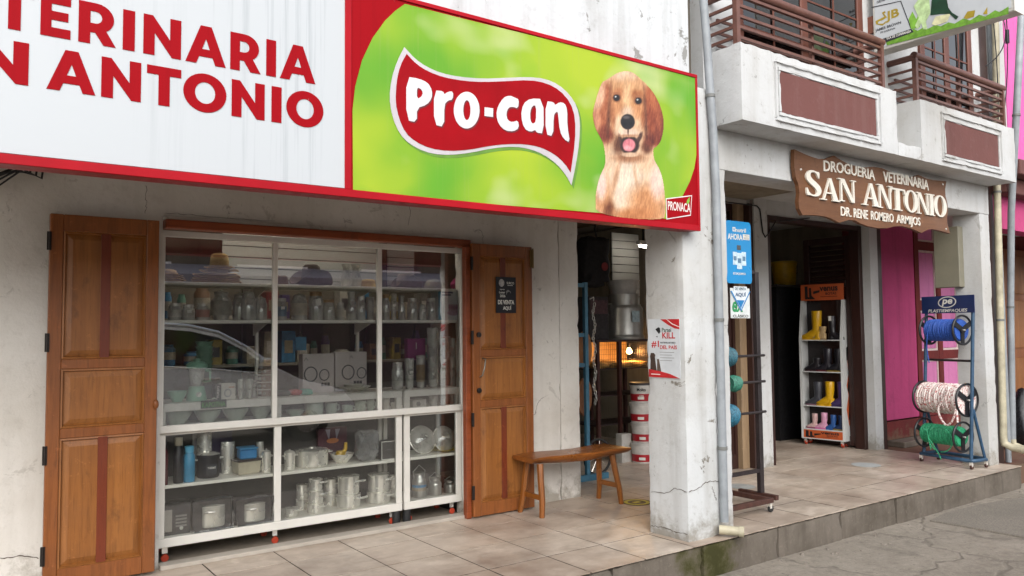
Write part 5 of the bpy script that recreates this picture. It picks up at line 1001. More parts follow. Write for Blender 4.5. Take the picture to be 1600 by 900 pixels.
# printed flame on the side facing the street
sc_ = bpnt(BW+.0012, BD*.5+.03, (zE)/2+.1); flat('side_print', [[(.09, -.5), (.09, .45), (.04, .3), (.07, .15), (.0, .0), (.05, -.12), (-.02, -.3), (.04, -.5)]], org, RK, sc_, by, U_, .0004); flat('side_print_black', [[(.09, .5), (.02, .47), (.02, .3), (.09, .38)], [(.05, .05), (.02, -.05), (.06, -.1), (.085, 0)], [(.06, -.25), (.03, -.42), (.085, -.45), (.085, -.3)]], K_, RK, sc_+bx*.001, by, U_, .0004)
for u, v in ((.04, .03), (BW-.05, .03), (.04, BD+.05), (BW-.05, BD+.05)): q = bpnt(u, v, 0); caster(RK, q.x, q.y, .03, 'caster_red', .02)
def boot(label, u, z, h, Lf, mat, sole, fl=-1, tag=False, ankle=False):
    # fl=-1: toe towards the shop interior (left in the picture)
    o = bpnt(u, .055, z); t = thing('boot', label, 'boot', o, group='rubber boots on the boot rack'); fx = bx*fl; s = Lf/.24; R = []
    def ring(cx, cz, ra, rb, ang, zoff=0):
        a = math.radians(ang); d1 = fx*math.cos(a)+Vector((0, 0, 1))*math.sin(a)   # in-plane radius direction
        return [o+fx*cx*s+Vector((0, 0, cz))+d1*ra*s*math.cos(q)+by*rb*s*math.sin(q) for q in (2*PI*i/14 for i in range(14))]
    st = 0.0 if not ankle else 0
    R = [ring(-.045, h, .056, .05, 0), ring(-.045, h-.004, .058, .052, 0), ring(-.045, max(.16*s, h*.6), .055, .048, 0), ring(-.04, .12*s, .048, .042, 10), ring(-.028, .082*s, .058, .040, 35), ring(.01, .058*s, .056, .041, 62), ring(.06, .044*s, .040, .043, 80), ring(.105, .038*s, .03, .04, 90), ring(.13, .034*s, .018, .026, 90), ring(.138, .03*s, .004, .008, 90)]
    part('upper', MB().loft(R), mat, t, True, .9)
    so_ = [(-.10, .0), (-.085, .036), (-.04, .038), (.02, .036), (.075, .046), (.12, .036), (.142, 0)]; ol = so_+[(a, -b) for a, b in so_[::-1][1:-1]]
    part('sole', MB().prism([o+fx*a*s+by*b*s+Vector((0, 0, .0)) for a, b in ol], (0, 0, .018)), sole, t, True)
    part('heel_counter', MB().loft([[o+fx*(-.055+.045*math.cos(q))*s+by*.037*s*math.sin(q)+Vector((0, 0, zz)) for q in (2*PI*i/14 for i in range(14))] for zz in (.017, .05*s, .1*s)]), mat, t, True, .9)
    if tag: part('price_tag', MB().box(0, 0, 0, 0, 0, 0) if False else MB().prism([o-by*.052*s+fx*-.05*s+bx*a+Vector((0, 0, h-.03+b)) for a, b in ((-.018, -.03), (.018, -.03), (.018, .03), (-.018, .03))], tuple(by*.003)), 'white', t, True)
ye, bk, gy_ = plain('#c99a14', .35, 0, .1), plain('#1d1a1f', .4), plain('#3c3d44', .45)
bl = zE+.0005
boot('tall yellow rubber boot on the top boot shelf', .17, zE, .37, .27, ye, ye, -1); boot('beige ankle boot in front on the top boot shelf', .26, zE, .17, .20, plain('#b79a6c', .6), plain('#8d7550', .6), -1, ankle=True); boot('black boot with a white tag on the top boot shelf', .455, zE, .30, .20, bk, bk, 1, True)
boot('short black ankle boot on the second boot shelf', .17, zD, .17, .22, bk, plain('#3a1f24', .5), -1); boot('tall black boot with red sole on the second boot shelf', .31, zD, .29, .22, plain('#222027', .4), plain('#5a1f26', .5), -1); boot('tall black boot with yellow sole on the second boot shelf', .45, zD, .29, .22, plain('#1b1a20', .4), plain('#7d6420', .5), -1)
boot('dark grey boot with pink sole on the third boot shelf', .17, zC, .30, .22, gy_, plain('#7a5a66', .5), -1); boot('yellow boot on the third boot shelf', .32, zC, .31, .24, ye, ye, -1); boot('purple boot on the third boot shelf', .475, zC, .31, .21, plain('#43345f', .4), plain('#3a2c54', .4), -1)
pk = plain('#d49ab4', .35); bu = plain('#27538f', .4)
boot('pale pink child boot with dark pink sole on the lowest boot shelf', .13, zB, .19, .15, plain('#cdaaa6', .4), plain('#8c4560', .4), -1); boot('bright pink child boot on the lowest boot shelf', .25, zB, .21, .17, pk, plain('#c46c9a', .4), -1); boot('blue child boot on the lowest boot shelf', .37, zB, .19, .15, bu, bu, -1); boot('navy child boot with yellow sole on the lowest boot shelf', .47, zB, .19, .15, plain('#1d2f52', .4), plain('#7c6c3a', .4), -1)

# ================================================================ inside the second shop
sh_ = thing('black_counter', 'tall black counter just inside the second shop', 'counter', (9.5, 6.9, 0)); zc_ = onY(1225, 447, 6.75).z
part('body', MB().box(9.1, 9.82, 6.55, 7.3, 0, zc_-.03), plain('#0d0c0f', .6), sh_, True); part('top', MB().box(9.05, 9.87, 6.5, 7.35, zc_-.03, zc_), plain('#3a3430', .5), sh_, True, bevel=.004)
bkx = atX(1226, 6.85, zc_+.1); bk_ = thing('yellow_bucket', 'large yellow plastic bucket standing on the black counter', 'bucket', (bkx, 6.85, zc_)); m = MB(); m.lathe([(0, 0), (.145, 0), (.15, .01), (.165, .30), (.172, .30), (.172, .325), (.165, .325), (.163, .33), (.155, .33), (.152, .30), (0, .29)], 26); part('pail', m, plain('#d8ac1c', .4), bk_, False, .6)
m = MB(); m.lathe([(.17, .335), (.178, .335), (.178, .355), (.16, .362), (0, .362)], 26); m.v = [v-Vector((0, 0, .005)) for v in m.v]; part('lid', m, plain('#c9a428', .4), bk_, False, .6)
m = MB(); m.tube([(.17, -.02, .3), (.2, -.06, .22), (.19, -.08, .2), (.168, -.03, .16)], .006, 6); part('handle', m, 'black', bk_, False, .8)
# ================================================================ goods in the shop window
ZH, ZJ, ZC, ZM, ZL, ZB_ = 1.8535, 1.5935, 1.0395, .8835, .5015, .1665
def spot(x0, x1, yt, zs, yo=0.0, ymax=5.93):
    mid = (x0+x1)/2; Y = 5.76
    for _ in range(3):
        X = atX(mid, Y, zs+.06); r = (x1-x0)/2*depth(X, Y, zs)/FPX; Y = min(5.652+r+yo, max(ymax-r, 5.652+.5*r))
    return atX(mid, Y, zs+.06), Y, r, max(.02, onY(mid, yt, Y).z-zs)
NJ = [0]
JG = 'glass jars on the jar shelf'
def jar(x0, x1, yt, label, zs=ZJ, yo=0, kind='plain', lid=None, band=None, fill=None, group=JG, name='glass_jar', cat='jar'):
    X, Y, r, h = spot(x0, x1, yt, zs, yo); t = thing(name, label, cat, (X, Y, zs), 0, group)
    NJ[0] += 1
    if NJ[0] % 3 == 1 and kind != 'pitcher': part('price_sticker', MB().prism([(a-.004, -r*1.02-.003, h*.55+b) for a, b in ((-.014, -.011), (.014, -.009), (.013, .012), (-.014, .010))], (0, .0012, 0)), WT, t)
    n = 24; wob = (lambda a, r_, z: 1+.035*math.cos(a*12)) if kind == 'ribbed' else None
    hb = h*(.86 if lid in ('glass', 'wood', 'metal', 'white') else 1)
    if kind == 'pitcher': pr = [(0, .002), (r*.7, 0), (r*.85, .01), (r*.95, hb*.35), (r*.6, hb*.65), (r*.52, hb*.8), (r*.75, hb), (r*.73, hb), (r*.5, hb*.8), (r*.57, hb*.65), (r*.9, hb*.35), (0, .012)]
    elif kind == 'urn': pr = [(0, .002), (r*.62, 0), (r*.72, .012), (r*.95, hb*.35), (r, hb*.6), (r*.85, hb*.8), (r*.62, hb*.88), (r*.66, hb), (r*.62, hb), (r*.58, hb*.88), (r*.8, hb*.8), (r*.95, hb*.6), (0, .014)]
    elif kind == 'tumbler': pr = [(0, .002), (r*.8, 0), (r*.82, .01), (r, hb), (r*.96, hb), (r*.78, .015), (0, .015)]
    else: pr = [(0, .002), (r*.93, 0), (r, .012), (r, hb*.8), (r*.82, hb*.9), (r*.82, hb), (r*.78, hb), (r*.78, hb*.9), (r*.95, hb*.79), (r*.95, .018), (0, .014)]
    m = MB(); m.lathe(pr, 36 if wob else n, wob=wob); part('body', m, 'jar', t, False, .7)
    if lid == 'glass': m = MB(); m.lathe([(r*.68, hb), (r*.74, hb+.004), (r*.7, hb+h*.05), (r*.3, hb+h*.085), (r*.13, hb+h*.09), (r*.17, hb+h*.12), (0, h)], 20); part('lid', m, 'jar', t, False, .7)
    elif lid: m = MB(); m.lathe([(r*.79, hb*.985), (r*.86, hb*.985), (r*.86, h*.99), (r*.8, h), (0, h)], 20); part('lid', m, {'wood': plain('#9c7a52', .6), 'metal': 'steel', 'white': 'white'}[lid], t, False, .6)
    if band:
        m = MB(); z0, z1 = hb*.2, hb*.72; m.lathe([(r*1.008, z0), (r*1.008, z1)], 24); part('label_band', m, plain(band, .5, 0, .35, 18), t, False, .7)
    if fill: m = MB(); m.lathe([(0, .016), (r*.92, .018), (r*.92, hb*.6), (0, hb*.62)], 18); part('contents', m, plain(fill, .8, 0, .35, 60), t, False, .7)
    return t
# hats ------------------------------------------------------------------
HG = 'hats on the hat shelf'
def hat(x, y, z, rb, rc, hc, mat, label, curl=.0, pinch=0, band=None, squash=1.0):
    t = thing('hat', label, 'hat', (x, y, z), random.uniform(-.3, .3), HG); n = 30
    def wob(a, r, zz): return 1
    m = MB(); vs = []; fs = []; prof = [(rb, .0), (rb*.985, .006), (rb*.8, .002), (rc*1.08, .0), (rc*1.02, .01), (rc*.98, hc*.5), (rc*.86, hc*.88), (rc*.6, hc), (rc*.25, hc*(1-.12*pinch)), (0, hc*(1-.2*pinch))]
    rows = []
    for r, zz in prof:
        if r == 0: rows.append([len(vs)]); vs.append((0, 0, zz)); continue
        rows.append(list(range(len(vs), len(vs)+n)))
        for k in range(n):
            a = 2*PI*k/n; e = max(0, (r-rc)/(rb-rc)) if r > rc else 0; vs.append((r*math.cos(a), r*math.sin(a)*squash*(1-.12*e*abs(math.sin(a))*curl), zz+curl*.09*e*e*math.sin(a)**2-curl*.02*e*math.cos(a)**2+.004*e*math.sin(a*5)+curl*.02*e))
    for A, B in zip(rows, rows[1:]):
        for k in range(n):
            l = (k+1) % n; fs.append((A[k], A[l], B[0]) if len(B) == 1 else (A[k], A[l], B[l], B[k]))
    m.add(vs, fs); part('hat_body', m, mat, t, False, .9)
    if band: m = MB(); m.lathe([(rc*1.035, .008), (rc*1.03, .035)], n, sy=squash); part('hat_band', m, band, t, False, .8)
    return t
X, Y, r, h = spot(303, 385, 400, ZH)
for k in range(6): hat(X-.008+.006*math.sin(k*2), 5.815+.008*math.cos(k), ZH+.013*k+(.0), .170-.003*k, .075, .07 if k < 5 else .04, MT['straw_brown'] if k < 3 else MT['straw'], f'broad straw hat brim, {["lowest", "second lowest", "third lowest", "fourth lowest", "fifth lowest", "uppermost flat"][k]} in the tall pile of straw hats')
hat(X+.01, 5.81, ZH+.094, .135, .072, .035, MT['straw'], 'narrow straw hat second from the top of the tall pile'); hat(X+.012, 5.81, ZH+.118, .105, .066, .10, MT['straw'], 'topmost straw hat with a tall round crown on the pile')
for k in range(4): hat(atX(266, 5.8, 1.9)-.01*k, 5.81, ZH+.016*k, .115, .07, .06 if k < 3 else .045, MT['straw_brown'], f'brown straw hat {["at the bottom of", "second in", "third in", "on top of"][k]} the small pile by the left jamb')
t = hat(atX(487, 5.8, 1.95), 5.81, ZH+.012, .165, .075, .155, plain('#4a372c', .8, 0, .2, 20), 'dark brown felt cowboy hat with curled brim on the hat shelf', 1.0, 1, plain('#171214', .7))
hat(atX(440, 5.8, 1.9), 5.8, ZH, .06, .05, .075, plain('#6b4c33', .8), 'small tan felt hat beside the dark cowboy hat'); hat(atX(578, 5.8, 1.9), 5.83, ZH, .10, .06, .07, MT['straw'], 'yellow straw hat at the right end of the middle hat shelf'); hat(atX(636, 5.8, 1.93), 5.81, ZH+.01, .13, .085, .11, plain('#5a4a40', .85), 'grey brown felt hat on the right hat shelf', .8, .7)
X, Y, r, h = spot(667, 697, 433, ZH); cp = thing('cap', 'pale beige cap on the right hat shelf', 'cap', (X, 5.78, ZH), 0, HG); m = MB(); m.lathe([(.075, 0), (.078, .02), (.07, .055), (.045, .078), (0, .085)], 24); part('crown', m, plain('#8d8876', .9), cp, False, .9); m = MB(); m.loft([[(.06*math.cos(a), -.055-.05*(1-abs(a)/1.2*.9)*f, .012-.012*f) for a in ()] for f in ()]) if False else m.prism([(.068*math.sin(a), -.04-.075*math.cos(a), .004) for a in (-1.4+i*.28 for i in range(11))], (0, 0, .005)); part('peak', m, plain('#8d8876', .9), cp)
for px, hh, c_, lb in ((541, .10, '#5d6a68', 'greenish glass vase behind the hats'), (556, .095, '#6a5a48', 'brown glass pitcher behind the hats')): jar(px-10, px+10, 413, lb, ZH, .12, 'pitcher', group='vessels on the hat shelf', name='glass_vase', cat='vase')
m = MB(); m.lathe([(0, 0), (.045, 0), (.06, .05), (.03, .10), (.0, .115)], 12, (atX(714, 5.85, 1.9), 5.85, ZH)); solo('folded_scarf', m, plain('#8a1c56', .9), 'magenta folded scarf at the right end of the hat shelf', 'scarf', smooth=.8)
# purple tissue under hats is a reflection; jars ---------------------------
jar(263, 283, 474, 'small jar with white picture label, first from the left jamb', band='#b4b0a6', lid='metal'); jar(285, 304, 476, 'small jar with white label, second from the left jamb', band='#aaa69c', lid='metal'); jar(307, 327, 474, 'small jar with red and white label, third from the left jamb', band='#99665a', lid='metal')
jar(330, 361, 452, 'large clear urn jar with knobbed glass lid', band='#8d8a7e', kind='urn', lid='glass'); jar(364, 386, 456, 'ribbed cookie jar behind the tallest ribbed jar', kind='ribbed', lid='glass', yo=.08); jar(377, 399, 453, 'tallest ribbed cookie jar with stepped glass lid', kind='ribbed', lid='glass'); jar(399, 417, 463, 'small ribbed jar next to the first mullion', kind='ribbed', lid='glass')
jar(432, 448, 466, 'clear jar right after the first mullion', lid='metal', band='#5f7a8c'); jar(455, 480, 457, 'wide clear jar with pale contents', lid='glass', band='#a9a290', fill='#8f8474')
tj = jar(482, 504, 456, 'tall ribbed jar with wooden lid and white hang tag', kind='ribbed', lid='wood', fill='#958a72'); tj.rotation_euler = (0, 0, 0); TM[tj] = Matrix.Translation(tj.location)
p_ = tj.location; part('hang_tag', MB().prism([(p_.x+a, p_.y-.062, p_.z+.135+b) for a, b in ((-.02, -.03), (.022, -.022), (.014, .03), (-.026, .02))], (0, .002, 0)), 'white', tj, True)
jar(504, 523, 468, 'short ribbed jar with wooden lid', kind='ribbed', lid='wood', fill='#8e8470'); jar(525, 538, 473, 'smallest jar with pale label on the middle jar shelf', lid='metal', band='#a8a498', fill='#9a9586'); jar(540, 558, 456, 'curvy glass pitcher on the middle jar shelf', kind='pitcher'); jar(557, 571, 463, 'slim glass jar with a bright highlight on the middle jar shelf', lid='metal'); jar(572, 585, 464, 'straight glass vase next to the second mullion', kind='tumbler')
jar(597, 609, 460, 'tall jar with wooden lid right after the second mullion', lid='wood'); jar(610, 620, 458, 'tall narrow glass on the right jar shelf', kind='tumbler'); jar(621, 634, 462, 'tall bottle jar in the middle of the right jar shelf', kind='pitcher'); jar(636, 652, 466, 'brown tinted jar on the right jar shelf', lid='metal', fill='#6d5444'); jar(653, 666, 474, 'low clear jar left of the white lidded jar', lid='glass'); jar(667, 681, 466, 'jar with broad white lid beside the picture box', lid='white', fill='#7f9494')
# boxes with print ---------------------------------------------------------
def box_thing(name, label, cat, x0, x1, yt, zs, dep_, mat, group=None, yo=0.0, rz=0.0):
    X0, X1 = atX(x0, 5.66+yo, zs+.05), atX(x1, 5.66+yo, zs+.05); h = onY((x0+x1)/2, yt, 5.66+yo).z-zs; t = thing(name, label, cat, ((X0+X1)/2, 5.66+yo+dep_/2, zs), rz, group); w_ = X1-X0
    part('carton', MB().box(-w_/2, w_/2, -dep_/2, dep_/2, 0, h), mat, t, bevel=.002); return t, w_, h, -dep_/2-.0006
def fflat(t, nm, polys, y, mat, lift=0.0): flat(nm, polys, mat, t, (0, y-lift, 0), (1, 0, 0), U_, .0003, False)
t, w_, h, y = box_thing('picture_box', 'blue and white box with a picture of jars beside the right door', 'box', 685, 724, 453, ZJ, .12, plain('#c3c6c8', .4)); fflat(t, 'blue_side', [rect(-w_/2+.001, -w_/2+.03, .002, h-.002)], y, plain('#2d7d98', .4)); fflat(t, 'blue_band', [rect(-w_/2+.035, .02, h-.03, h-.012), rect(-w_/2+.035, -.0, h-.05, h-.035)], y, plain('#34506e', .4)); fflat(t, 'jar_picture', [ell(.02+.018*k, h*.42, .008, .03) for k in (-2, -1, 0, 1, 2)], y, plain('#83607c', .4, 0, .4, 50)); fflat(t, 'tray_picture', [ell(.02, h*.24, .058, .022)], y, plain('#a890a6', .4, 0, .3, 50)); fflat(t, 'round_mark', [ell(w_/2-.02, h-.05, .012, .012)], y, plain('#2f7ec0', .4))
wb = plain('#bdb4b0', .5, 0, .1, 5); gp = plain('#5f5b5e', .5, 0, .3, 40)
for k, (a, b, yt, lb) in enumerate(((473, 522, 553, 'left of two white dinner set boxes printed with plates'), (524, 573, 550, 'right of two white dinner set boxes printed with plates'))):
    t, w_, h, y = box_thing('dinner_set_box', lb, 'box', a, b, yt, ZC, .09, wb, 'white dinner set boxes', .19); q = -.25 if k == 0 else -.1
    fflat(t, 'plate_picture', [ell(q*w_, h*.48, .055, .06), ell(q*w_, h*.48, .045, .05)], y, gp); fflat(t, 'plate_picture', [ell((q+.43)*w_, h*.45, .042, .046), ell((q+.43)*w_, h*.45, .034, .038)], y, gp, .0008)
    fflat(t, 'cup_picture', [rect(.02+.025*j, .04+.025*j, h*.16, h*.25) for j in range(3)], y, gp, .0016); s = -.4*w_ if k == 0 else 0; fflat(t, 'house_mark', [[(s-.018, h*.83), (s, h*.92), (s+.018, h*.83), (s+.013, h*.83), (s, h*.9), (s-.013, h*.83)]], y, gp)
t, w_, h, y = box_thing('white_box', 'small white box with a round picture on the counter', 'box', 346, 368, 599, ZC, .08, plain('#c6c2b8', .5), None, .03); fflat(t, 'ring_picture', [ell(-.005, h*.4, .026, .03), ell(-.005, h*.4, .017, .02)], y, plain('#8f8f90', .5)); fflat(t, 'orange_line', [rect(-.0, .04, h*.72, h*.8)], y, plain('#b0763e', .5))
t, w_, h, y = box_thing('black_box', 'narrow black box with white lettering left of the small white box', 'box', 336, 345.5, 601, ZC, .08, 'black', None, .03); put_text('TURBO', 'lettering', WT, t, (0, y, h/2), (0, 0, 1), (-1, 0, 0), h*.8, w_*.4, .02, .0003, world=False)
# blender (green) ------------------------------------------------------------
X, Y, r, h = spot(294, 324, 555, ZC); bl_ = thing('blender', 'pale green blender with clear jug on the counter', 'blender', (X, 5.75, ZC)); g_ = plain('#7fae95', .35, 0, .08)
m = MB(); m.lathe([(0, 0), (.066, 0), (.068, .01), (.06, .06), (.05, .095), (.04, .1), (0, .1)], 24); part('motor_base', m, g_, bl_, False, .7); m = MB(); m.lathe([(.036, .1), (.04, .11), (.05, .19), (.056, .225), (.053, .225), (.047, .19), (.037, .115), (0, .112)], 24); part('jug', m, 'jar', bl_, False, .8)
m = MB(); m.lathe([(.058, .222), (.07, .226), (.07, .248), (.05, .268), (.024, .272), (.024, .288), (0, .29)], 24); part('lid', m, g_, bl_, False, .7); m = MB(); m.tube([(.055, 0, .21), (.09, 0, .2), (.09, 0, .13), (.045, 0, .125)], .008, 8); part('handle', m, g_, bl_, False, .8); m = MB(); m.lathe([(.018, -.004), (.018, .006), (0, .007)], 14); m.v = [Vector((v.x, -.061-v.z, .045+v.y)) for v in m.v]; part('dial', m, 'steel', bl_, False, .6)
def lathe_thing(name, label, cat, x0, x1, yt, zs, prof, mat, group=None, yo=0, n=22, extra=None, sq=1):
    X, Y, r, h = spot(x0, x1, yt, zs, yo); t = thing(name, label, cat, (X, Y, zs), 0, group); m = MB(); m.lathe([(a*r, b*h) for a, b in prof], n); part('body', m, mat, t, False, .7)
    if extra: extra(t, r, h)
    return t
BOWL = [(0, .03), (.45, 0), (.5, .05), (.9, .7), (1, 1), (.96, 1), (.85, .7), (.45, .12), (0, .1)]; PLATE = [(0, .1), (.5, 0), (.55, .1), (1, .9), (1, 1), (.55, .4), (0, .3)]; CUP = [(0, .02), (.7, 0), (.78, .05), (.95, .5), (1, 1), (.94, 1), (.88, .5), (.7, .1), (0, .08)]; CYL = [(0, 0), (.97, 0), (1, .03), (1, .97), (.97, 1), (0, 1)]
cer = plain('#a7b3a5', .3, 0, .08); cw = plain('#c2beb2', .3, 0, .06)
def cup_handle(t, r, h): m = MB(); m.tube([(r*.85, 0, h*.8), (r*1.35, 0, h*.75), (r*1.4, 0, h*.4), (r*.8, 0, h*.25)], .006, 7); part('handle', m, cer, t, False, .8)
lathe_thing('tray', 'low pale green tray left of the blender', 'tray', 262, 292, 611, ZC, BOWL, g_, yo=.02)
for k in range(4): lathe_thing('glass_cup', f'clear glass cup of the tea set behind the counter rail, {["leftmost", "second from left", "second from right", "rightmost"][k]}', 'cup', 371+k*7, 381+k*7, 592+2*(k % 2), ZC, CUP, 'jar', 'glass tea set', .02+.06*(k % 2), extra=None)
for k in range(4): t = thing('boxed_glass', f'boxed drinking glass {["at the bottom of", "second from the bottom of", "third from the bottom of", "on top of"][k]} the stack by the first mullion', 'box', (atX(412, 5.72, 1.1), 5.72, ZC+.052*k), 0, 'boxed glasses in a stack'); part('tray', MB().box(-.06, .055, -.05, .05, 0, .008), plain('#b9b6ae', .4), t); part('carton', MB().box(-.03, .05, -.045, .045, .008, .05), plain('#87705f', .6, 0, .4, 30), t); m = MB(); m.tube([(-.045, -.02, .03), (.0, -.046, .03)], .012, 8); part('bottle', m, 'jar', t, False, .8)
# bowl on plates, folded toys
t = lathe_thing('plate', 'white dinner plate under the cream bowl', 'plate', 525, 579, 603, ZC, PLATE, cw, None, .0); bx_, by_, bz_ = t.location
m = MB(); m.lathe([(a*.075, b*.042) for a, b in BOWL], 26); tb_ = thing('bowl', 'cream bowl standing on the white plate', 'bowl', (bx_, by_, bz_+.014)); part('body', m, cw, tb_, False, .7)
for px0, px1, c_, lb in ((452, 470, '#b5524e', 'coral red folded dish cloth on the counter'), (470, 486, '#77b3a2', 'mint green folded dish cloth on the counter'), (431, 451, '#4e4b42', 'dark folded dish cloth beside the first mullion')):
    X0, X1 = atX(px0, 5.72, ZC), atX(px1, 5.72, ZC); m = MB(); rough_box(m, X0, X1, 5.67, 5.79, ZC+.0005, ZC+.042, .02, .014, .004, px0); solo('dish_cloth', m, plain(c_, .85), lb, 'cloth', 'folded dish cloths', smooth=.9)
# tall glassware, right bay
GG = 'glassware on the right counter'
for a, b, yt, lb, kd in ((612, 630, 566, 'wide clear storage jar, first on the right counter', 'plain'), (632, 647, 560, 'tall clear tumbler behind the metal mark on the right counter', 'tumbler'), (650, 664, 555, 'tall tumbler with red yellow label on the right counter', 'tumbler'), (667, 684, 512, 'very tall wrapped glass vase on the right counter', 'tumbler'), (686, 699, 530, 'tall narrow wrapped vase next to the very tall vase', 'tumbler'), (702, 712, 528, 'slim clear vase second from the right door', 'tumbler'), (714, 722, 535, 'slimmest clear vase next to the right door', 'tumbler')):
    jar(a, b, yt, lb, ZC, .02 if a < 660 else .1, kd, lid='metal' if kd == 'plain' else None, band='#7f6a4a' if 'label' in lb else None, group=GG, name='glass_vase', cat='vase')
t, w_, h, y = box_thing('magenta_box', 'magenta and black gift box hanging behind the right counter', 'box', 637, 665, 529, 1.2205, .06, plain('#7c1a5e', .5), None, .22); fflat(t, 'painted_highlight', [rect(-.008, .0, h*.6, h*.85)], y, WT)  # white strip is a lamp highlight painted on the box front
part('hanger', MB().box(-.004, .004, .0, .004, h, h+.12), 'black', t); sb_ = lathe_thing('metal_canister', 'dark tin canister carrying the magenta box', 'canister', 636, 666, 562, ZC, CYL, plain('#2c2a2e', .4), None, .19)
# mugs and bowls tier
MG = 'crockery on the low tier'
for a, b, yt, lb, pf in ((252, 300, 641, 'stacked green grey bowl, first from the left door leaf', BOWL), (303, 345, 640, 'green grey bowl, second from the left door leaf', BOWL), (347, 388, 637, 'green grey bowl, third from the left door leaf', BOWL), (390, 424, 634, 'green grey bowl right before the first mullion', BOWL), (446, 476, 640, 'flat pale green soup plate at the left of the middle low tier', BOWL), (476, 505, 627, 'pale green sugar bowl in the middle low tier', CYL)):
    lathe_thing('bowl', lb, 'bowl', a, b, yt, ZM, pf, cer, MG, .01)
for a, b, yt, lb in ((508, 527, 629, 'pale green mug with its handle to the right'), (534, 552, 633, 'low cup behind the pale green mug'), (554, 572, 626, 'straight cup near the right of the middle low tier'), (573, 585, 624, 'straight cup at the right end of the middle low tier')): lathe_thing('mug', lb, 'mug', a, b, yt, ZM, CUP, cer, MG, .01, extra=cup_handle)
lathe_thing('milk_jug', 'small white jug in the narrow low tier', 'jug', 597, 609, 616, ZM, CYL, cw, MG, .0); lathe_thing('cup', 'small white cup next to the jug in the narrow low tier', 'cup', 610, 621, 629, ZM, CUP, cw, MG, .0)
t, w_, h, y = box_thing('cup_box', 'white cup box on the right low tier', 'box', 645, 666, 624, ZM, .09, plain('#aaa79f', .5), MG); fflat(t, 'cup_mark', [ell(-.01, h*.5, .02, .018)], y, gp)
for k in range(3): lathe_thing('tumbler', f'ribbed clear tumbler on the right low tier, {["nearest the cup box", "middle of three", "nearest the door"][k]}', 'glass', 670+16*k, 684+16*k, 612, ZM, CUP, 'jar', MG, .0)
# lower cabinet, upper shelf
def thermos(a, b, yt, c_, lb, capc):
    def ex_(t, r, h): m = MB(); m.lathe([(r*.8, h*.83), (r*.82, h*1.0), (0, h)], 18); part('cap', m, plain(capc, .4), t, False, .6)
    lathe_thing('thermos', lb, 'thermos', a, b, yt, ZL, [(0, 0), (.97, 0), (1, .02), (1, .72), (.7, .82), (.7, .84), (0, .84)], plain(c_, .35, 0, .2, 14), 'thermos flasks in the left bay', extra=ex_)
thermos(252, 262, 690, '#5c1f24', 'dark red thermos next to the left door leaf', '#2b2628'); thermos(271, 286, 684, '#232226', 'black thermos with a cream cap', '#8d8472'); thermos(287, 304, 697, '#3a88ae', 'light blue patterned thermos', '#5fa6c6')
def potx(t, r, h, lid=True): 
    for s in (-1, 1): m = MB(); m.tube([(s*r*.98, -r*.25, h*.78), (s*r*1.28, -r*.2, h*.8), (s*r*1.28, r*.2, h*.8), (s*r*.98, r*.25, h*.78)], .006, 7); part('handle', m, 'steel', t, False, .8)
    if lid: m = MB(); m.lathe([(r*1.02, h*.98), (r*1.02, h*1.0), (r*.6, h*1.08), (r*.15, h*1.1), (r*.15, h*1.16), (0, h*1.17)], 26); part('lid', m, 'steel', t, False, .6)
POT = [(0, 0), (.9, 0), (.97, .05), (1, .15), (1, .96), (1.03, 1), (.98, 1), (.95, .2), (0, .1)]
PG = 'pots and pans in the cabinets'
t = lathe_thing('black_pot', 'black boxed cooking pot behind the light blue thermos', 'pot', 308, 342, 709, ZL, POT, plain('#25242a', .4), PG, .06, extra=lambda t, r, h: potx(t, r, h)); a_ = t.location; fl_ = flat('paper_label', [rect(-.035, .035, .03, .10)], plain('#33343a', .4), t, (0, -.092, 0), (1, 0, 0), U_, .0003, False); put_text('THERMO', 'lettering', WT, t, (0, -.0935, .075), (1, 0, 0), U_, .055, .015, .02, .0003, world=False)
t = thing('wrapped_container', 'cream food container wrapped in clear plastic', 'container', (atX(385, 5.76, .56), 5.76, ZL), .1); m = MB(); m.loft([[(x*s_, y_*s_, z) for x, y_ in ((-.085, -.06), (.085, -.06), (.085, .06), (-.085, .06))] for z, s_ in ((0, .85), (.01, .92), (.085, 1.0), (.09, 1.0))]); part('tub', m, plain('#b9b09a', .4), t, bevel=.006); part('lid', MB().box(-.09, .09, -.065, .065, .0905, .105), plain('#3b2f2c', .4), t, bevel=.004)
t2 = thing('blue_container', 'blue lidded container standing on the cream container', 'container', (atX(386, 5.76, .66), 5.76, ZL+.1055), -.06); part('tub', MB().box(-.06, .06, -.05, .05, 0, .07), plain('#2c78ae', .35), t2, bevel=.01); part('lid', MB().box(-.066, .066, -.056, .056, .0705, .082), plain('#4d93c0', .35), t2, bevel=.004)
lathe_thing('steel_pot', 'small steel pot at the right end of the left bay shelf', 'pot', 409, 423, 706, ZL, POT, 'steel', PG, .02, extra=lambda t, r, h: potx(t, r, h))
t, w_, h, y = box_thing('purple_box', 'dark purple box at the back of the left bay shelf', 'box', 310, 362, 674, ZL, .05, plain('#251b3a', .5), None, .24); t, w_, h, y = box_thing('price_card', 'white card standing at the back of the left bay', 'card', 300, 322, 678, ZL, .01, plain('#7f7c78', .6), None, .22); [fflat(t, 'text_line', [rect(-w_*.35, w_*.3, h*.9-.012*k, h*.9-.008-.012*k)], y, gp) for k in range(5)]
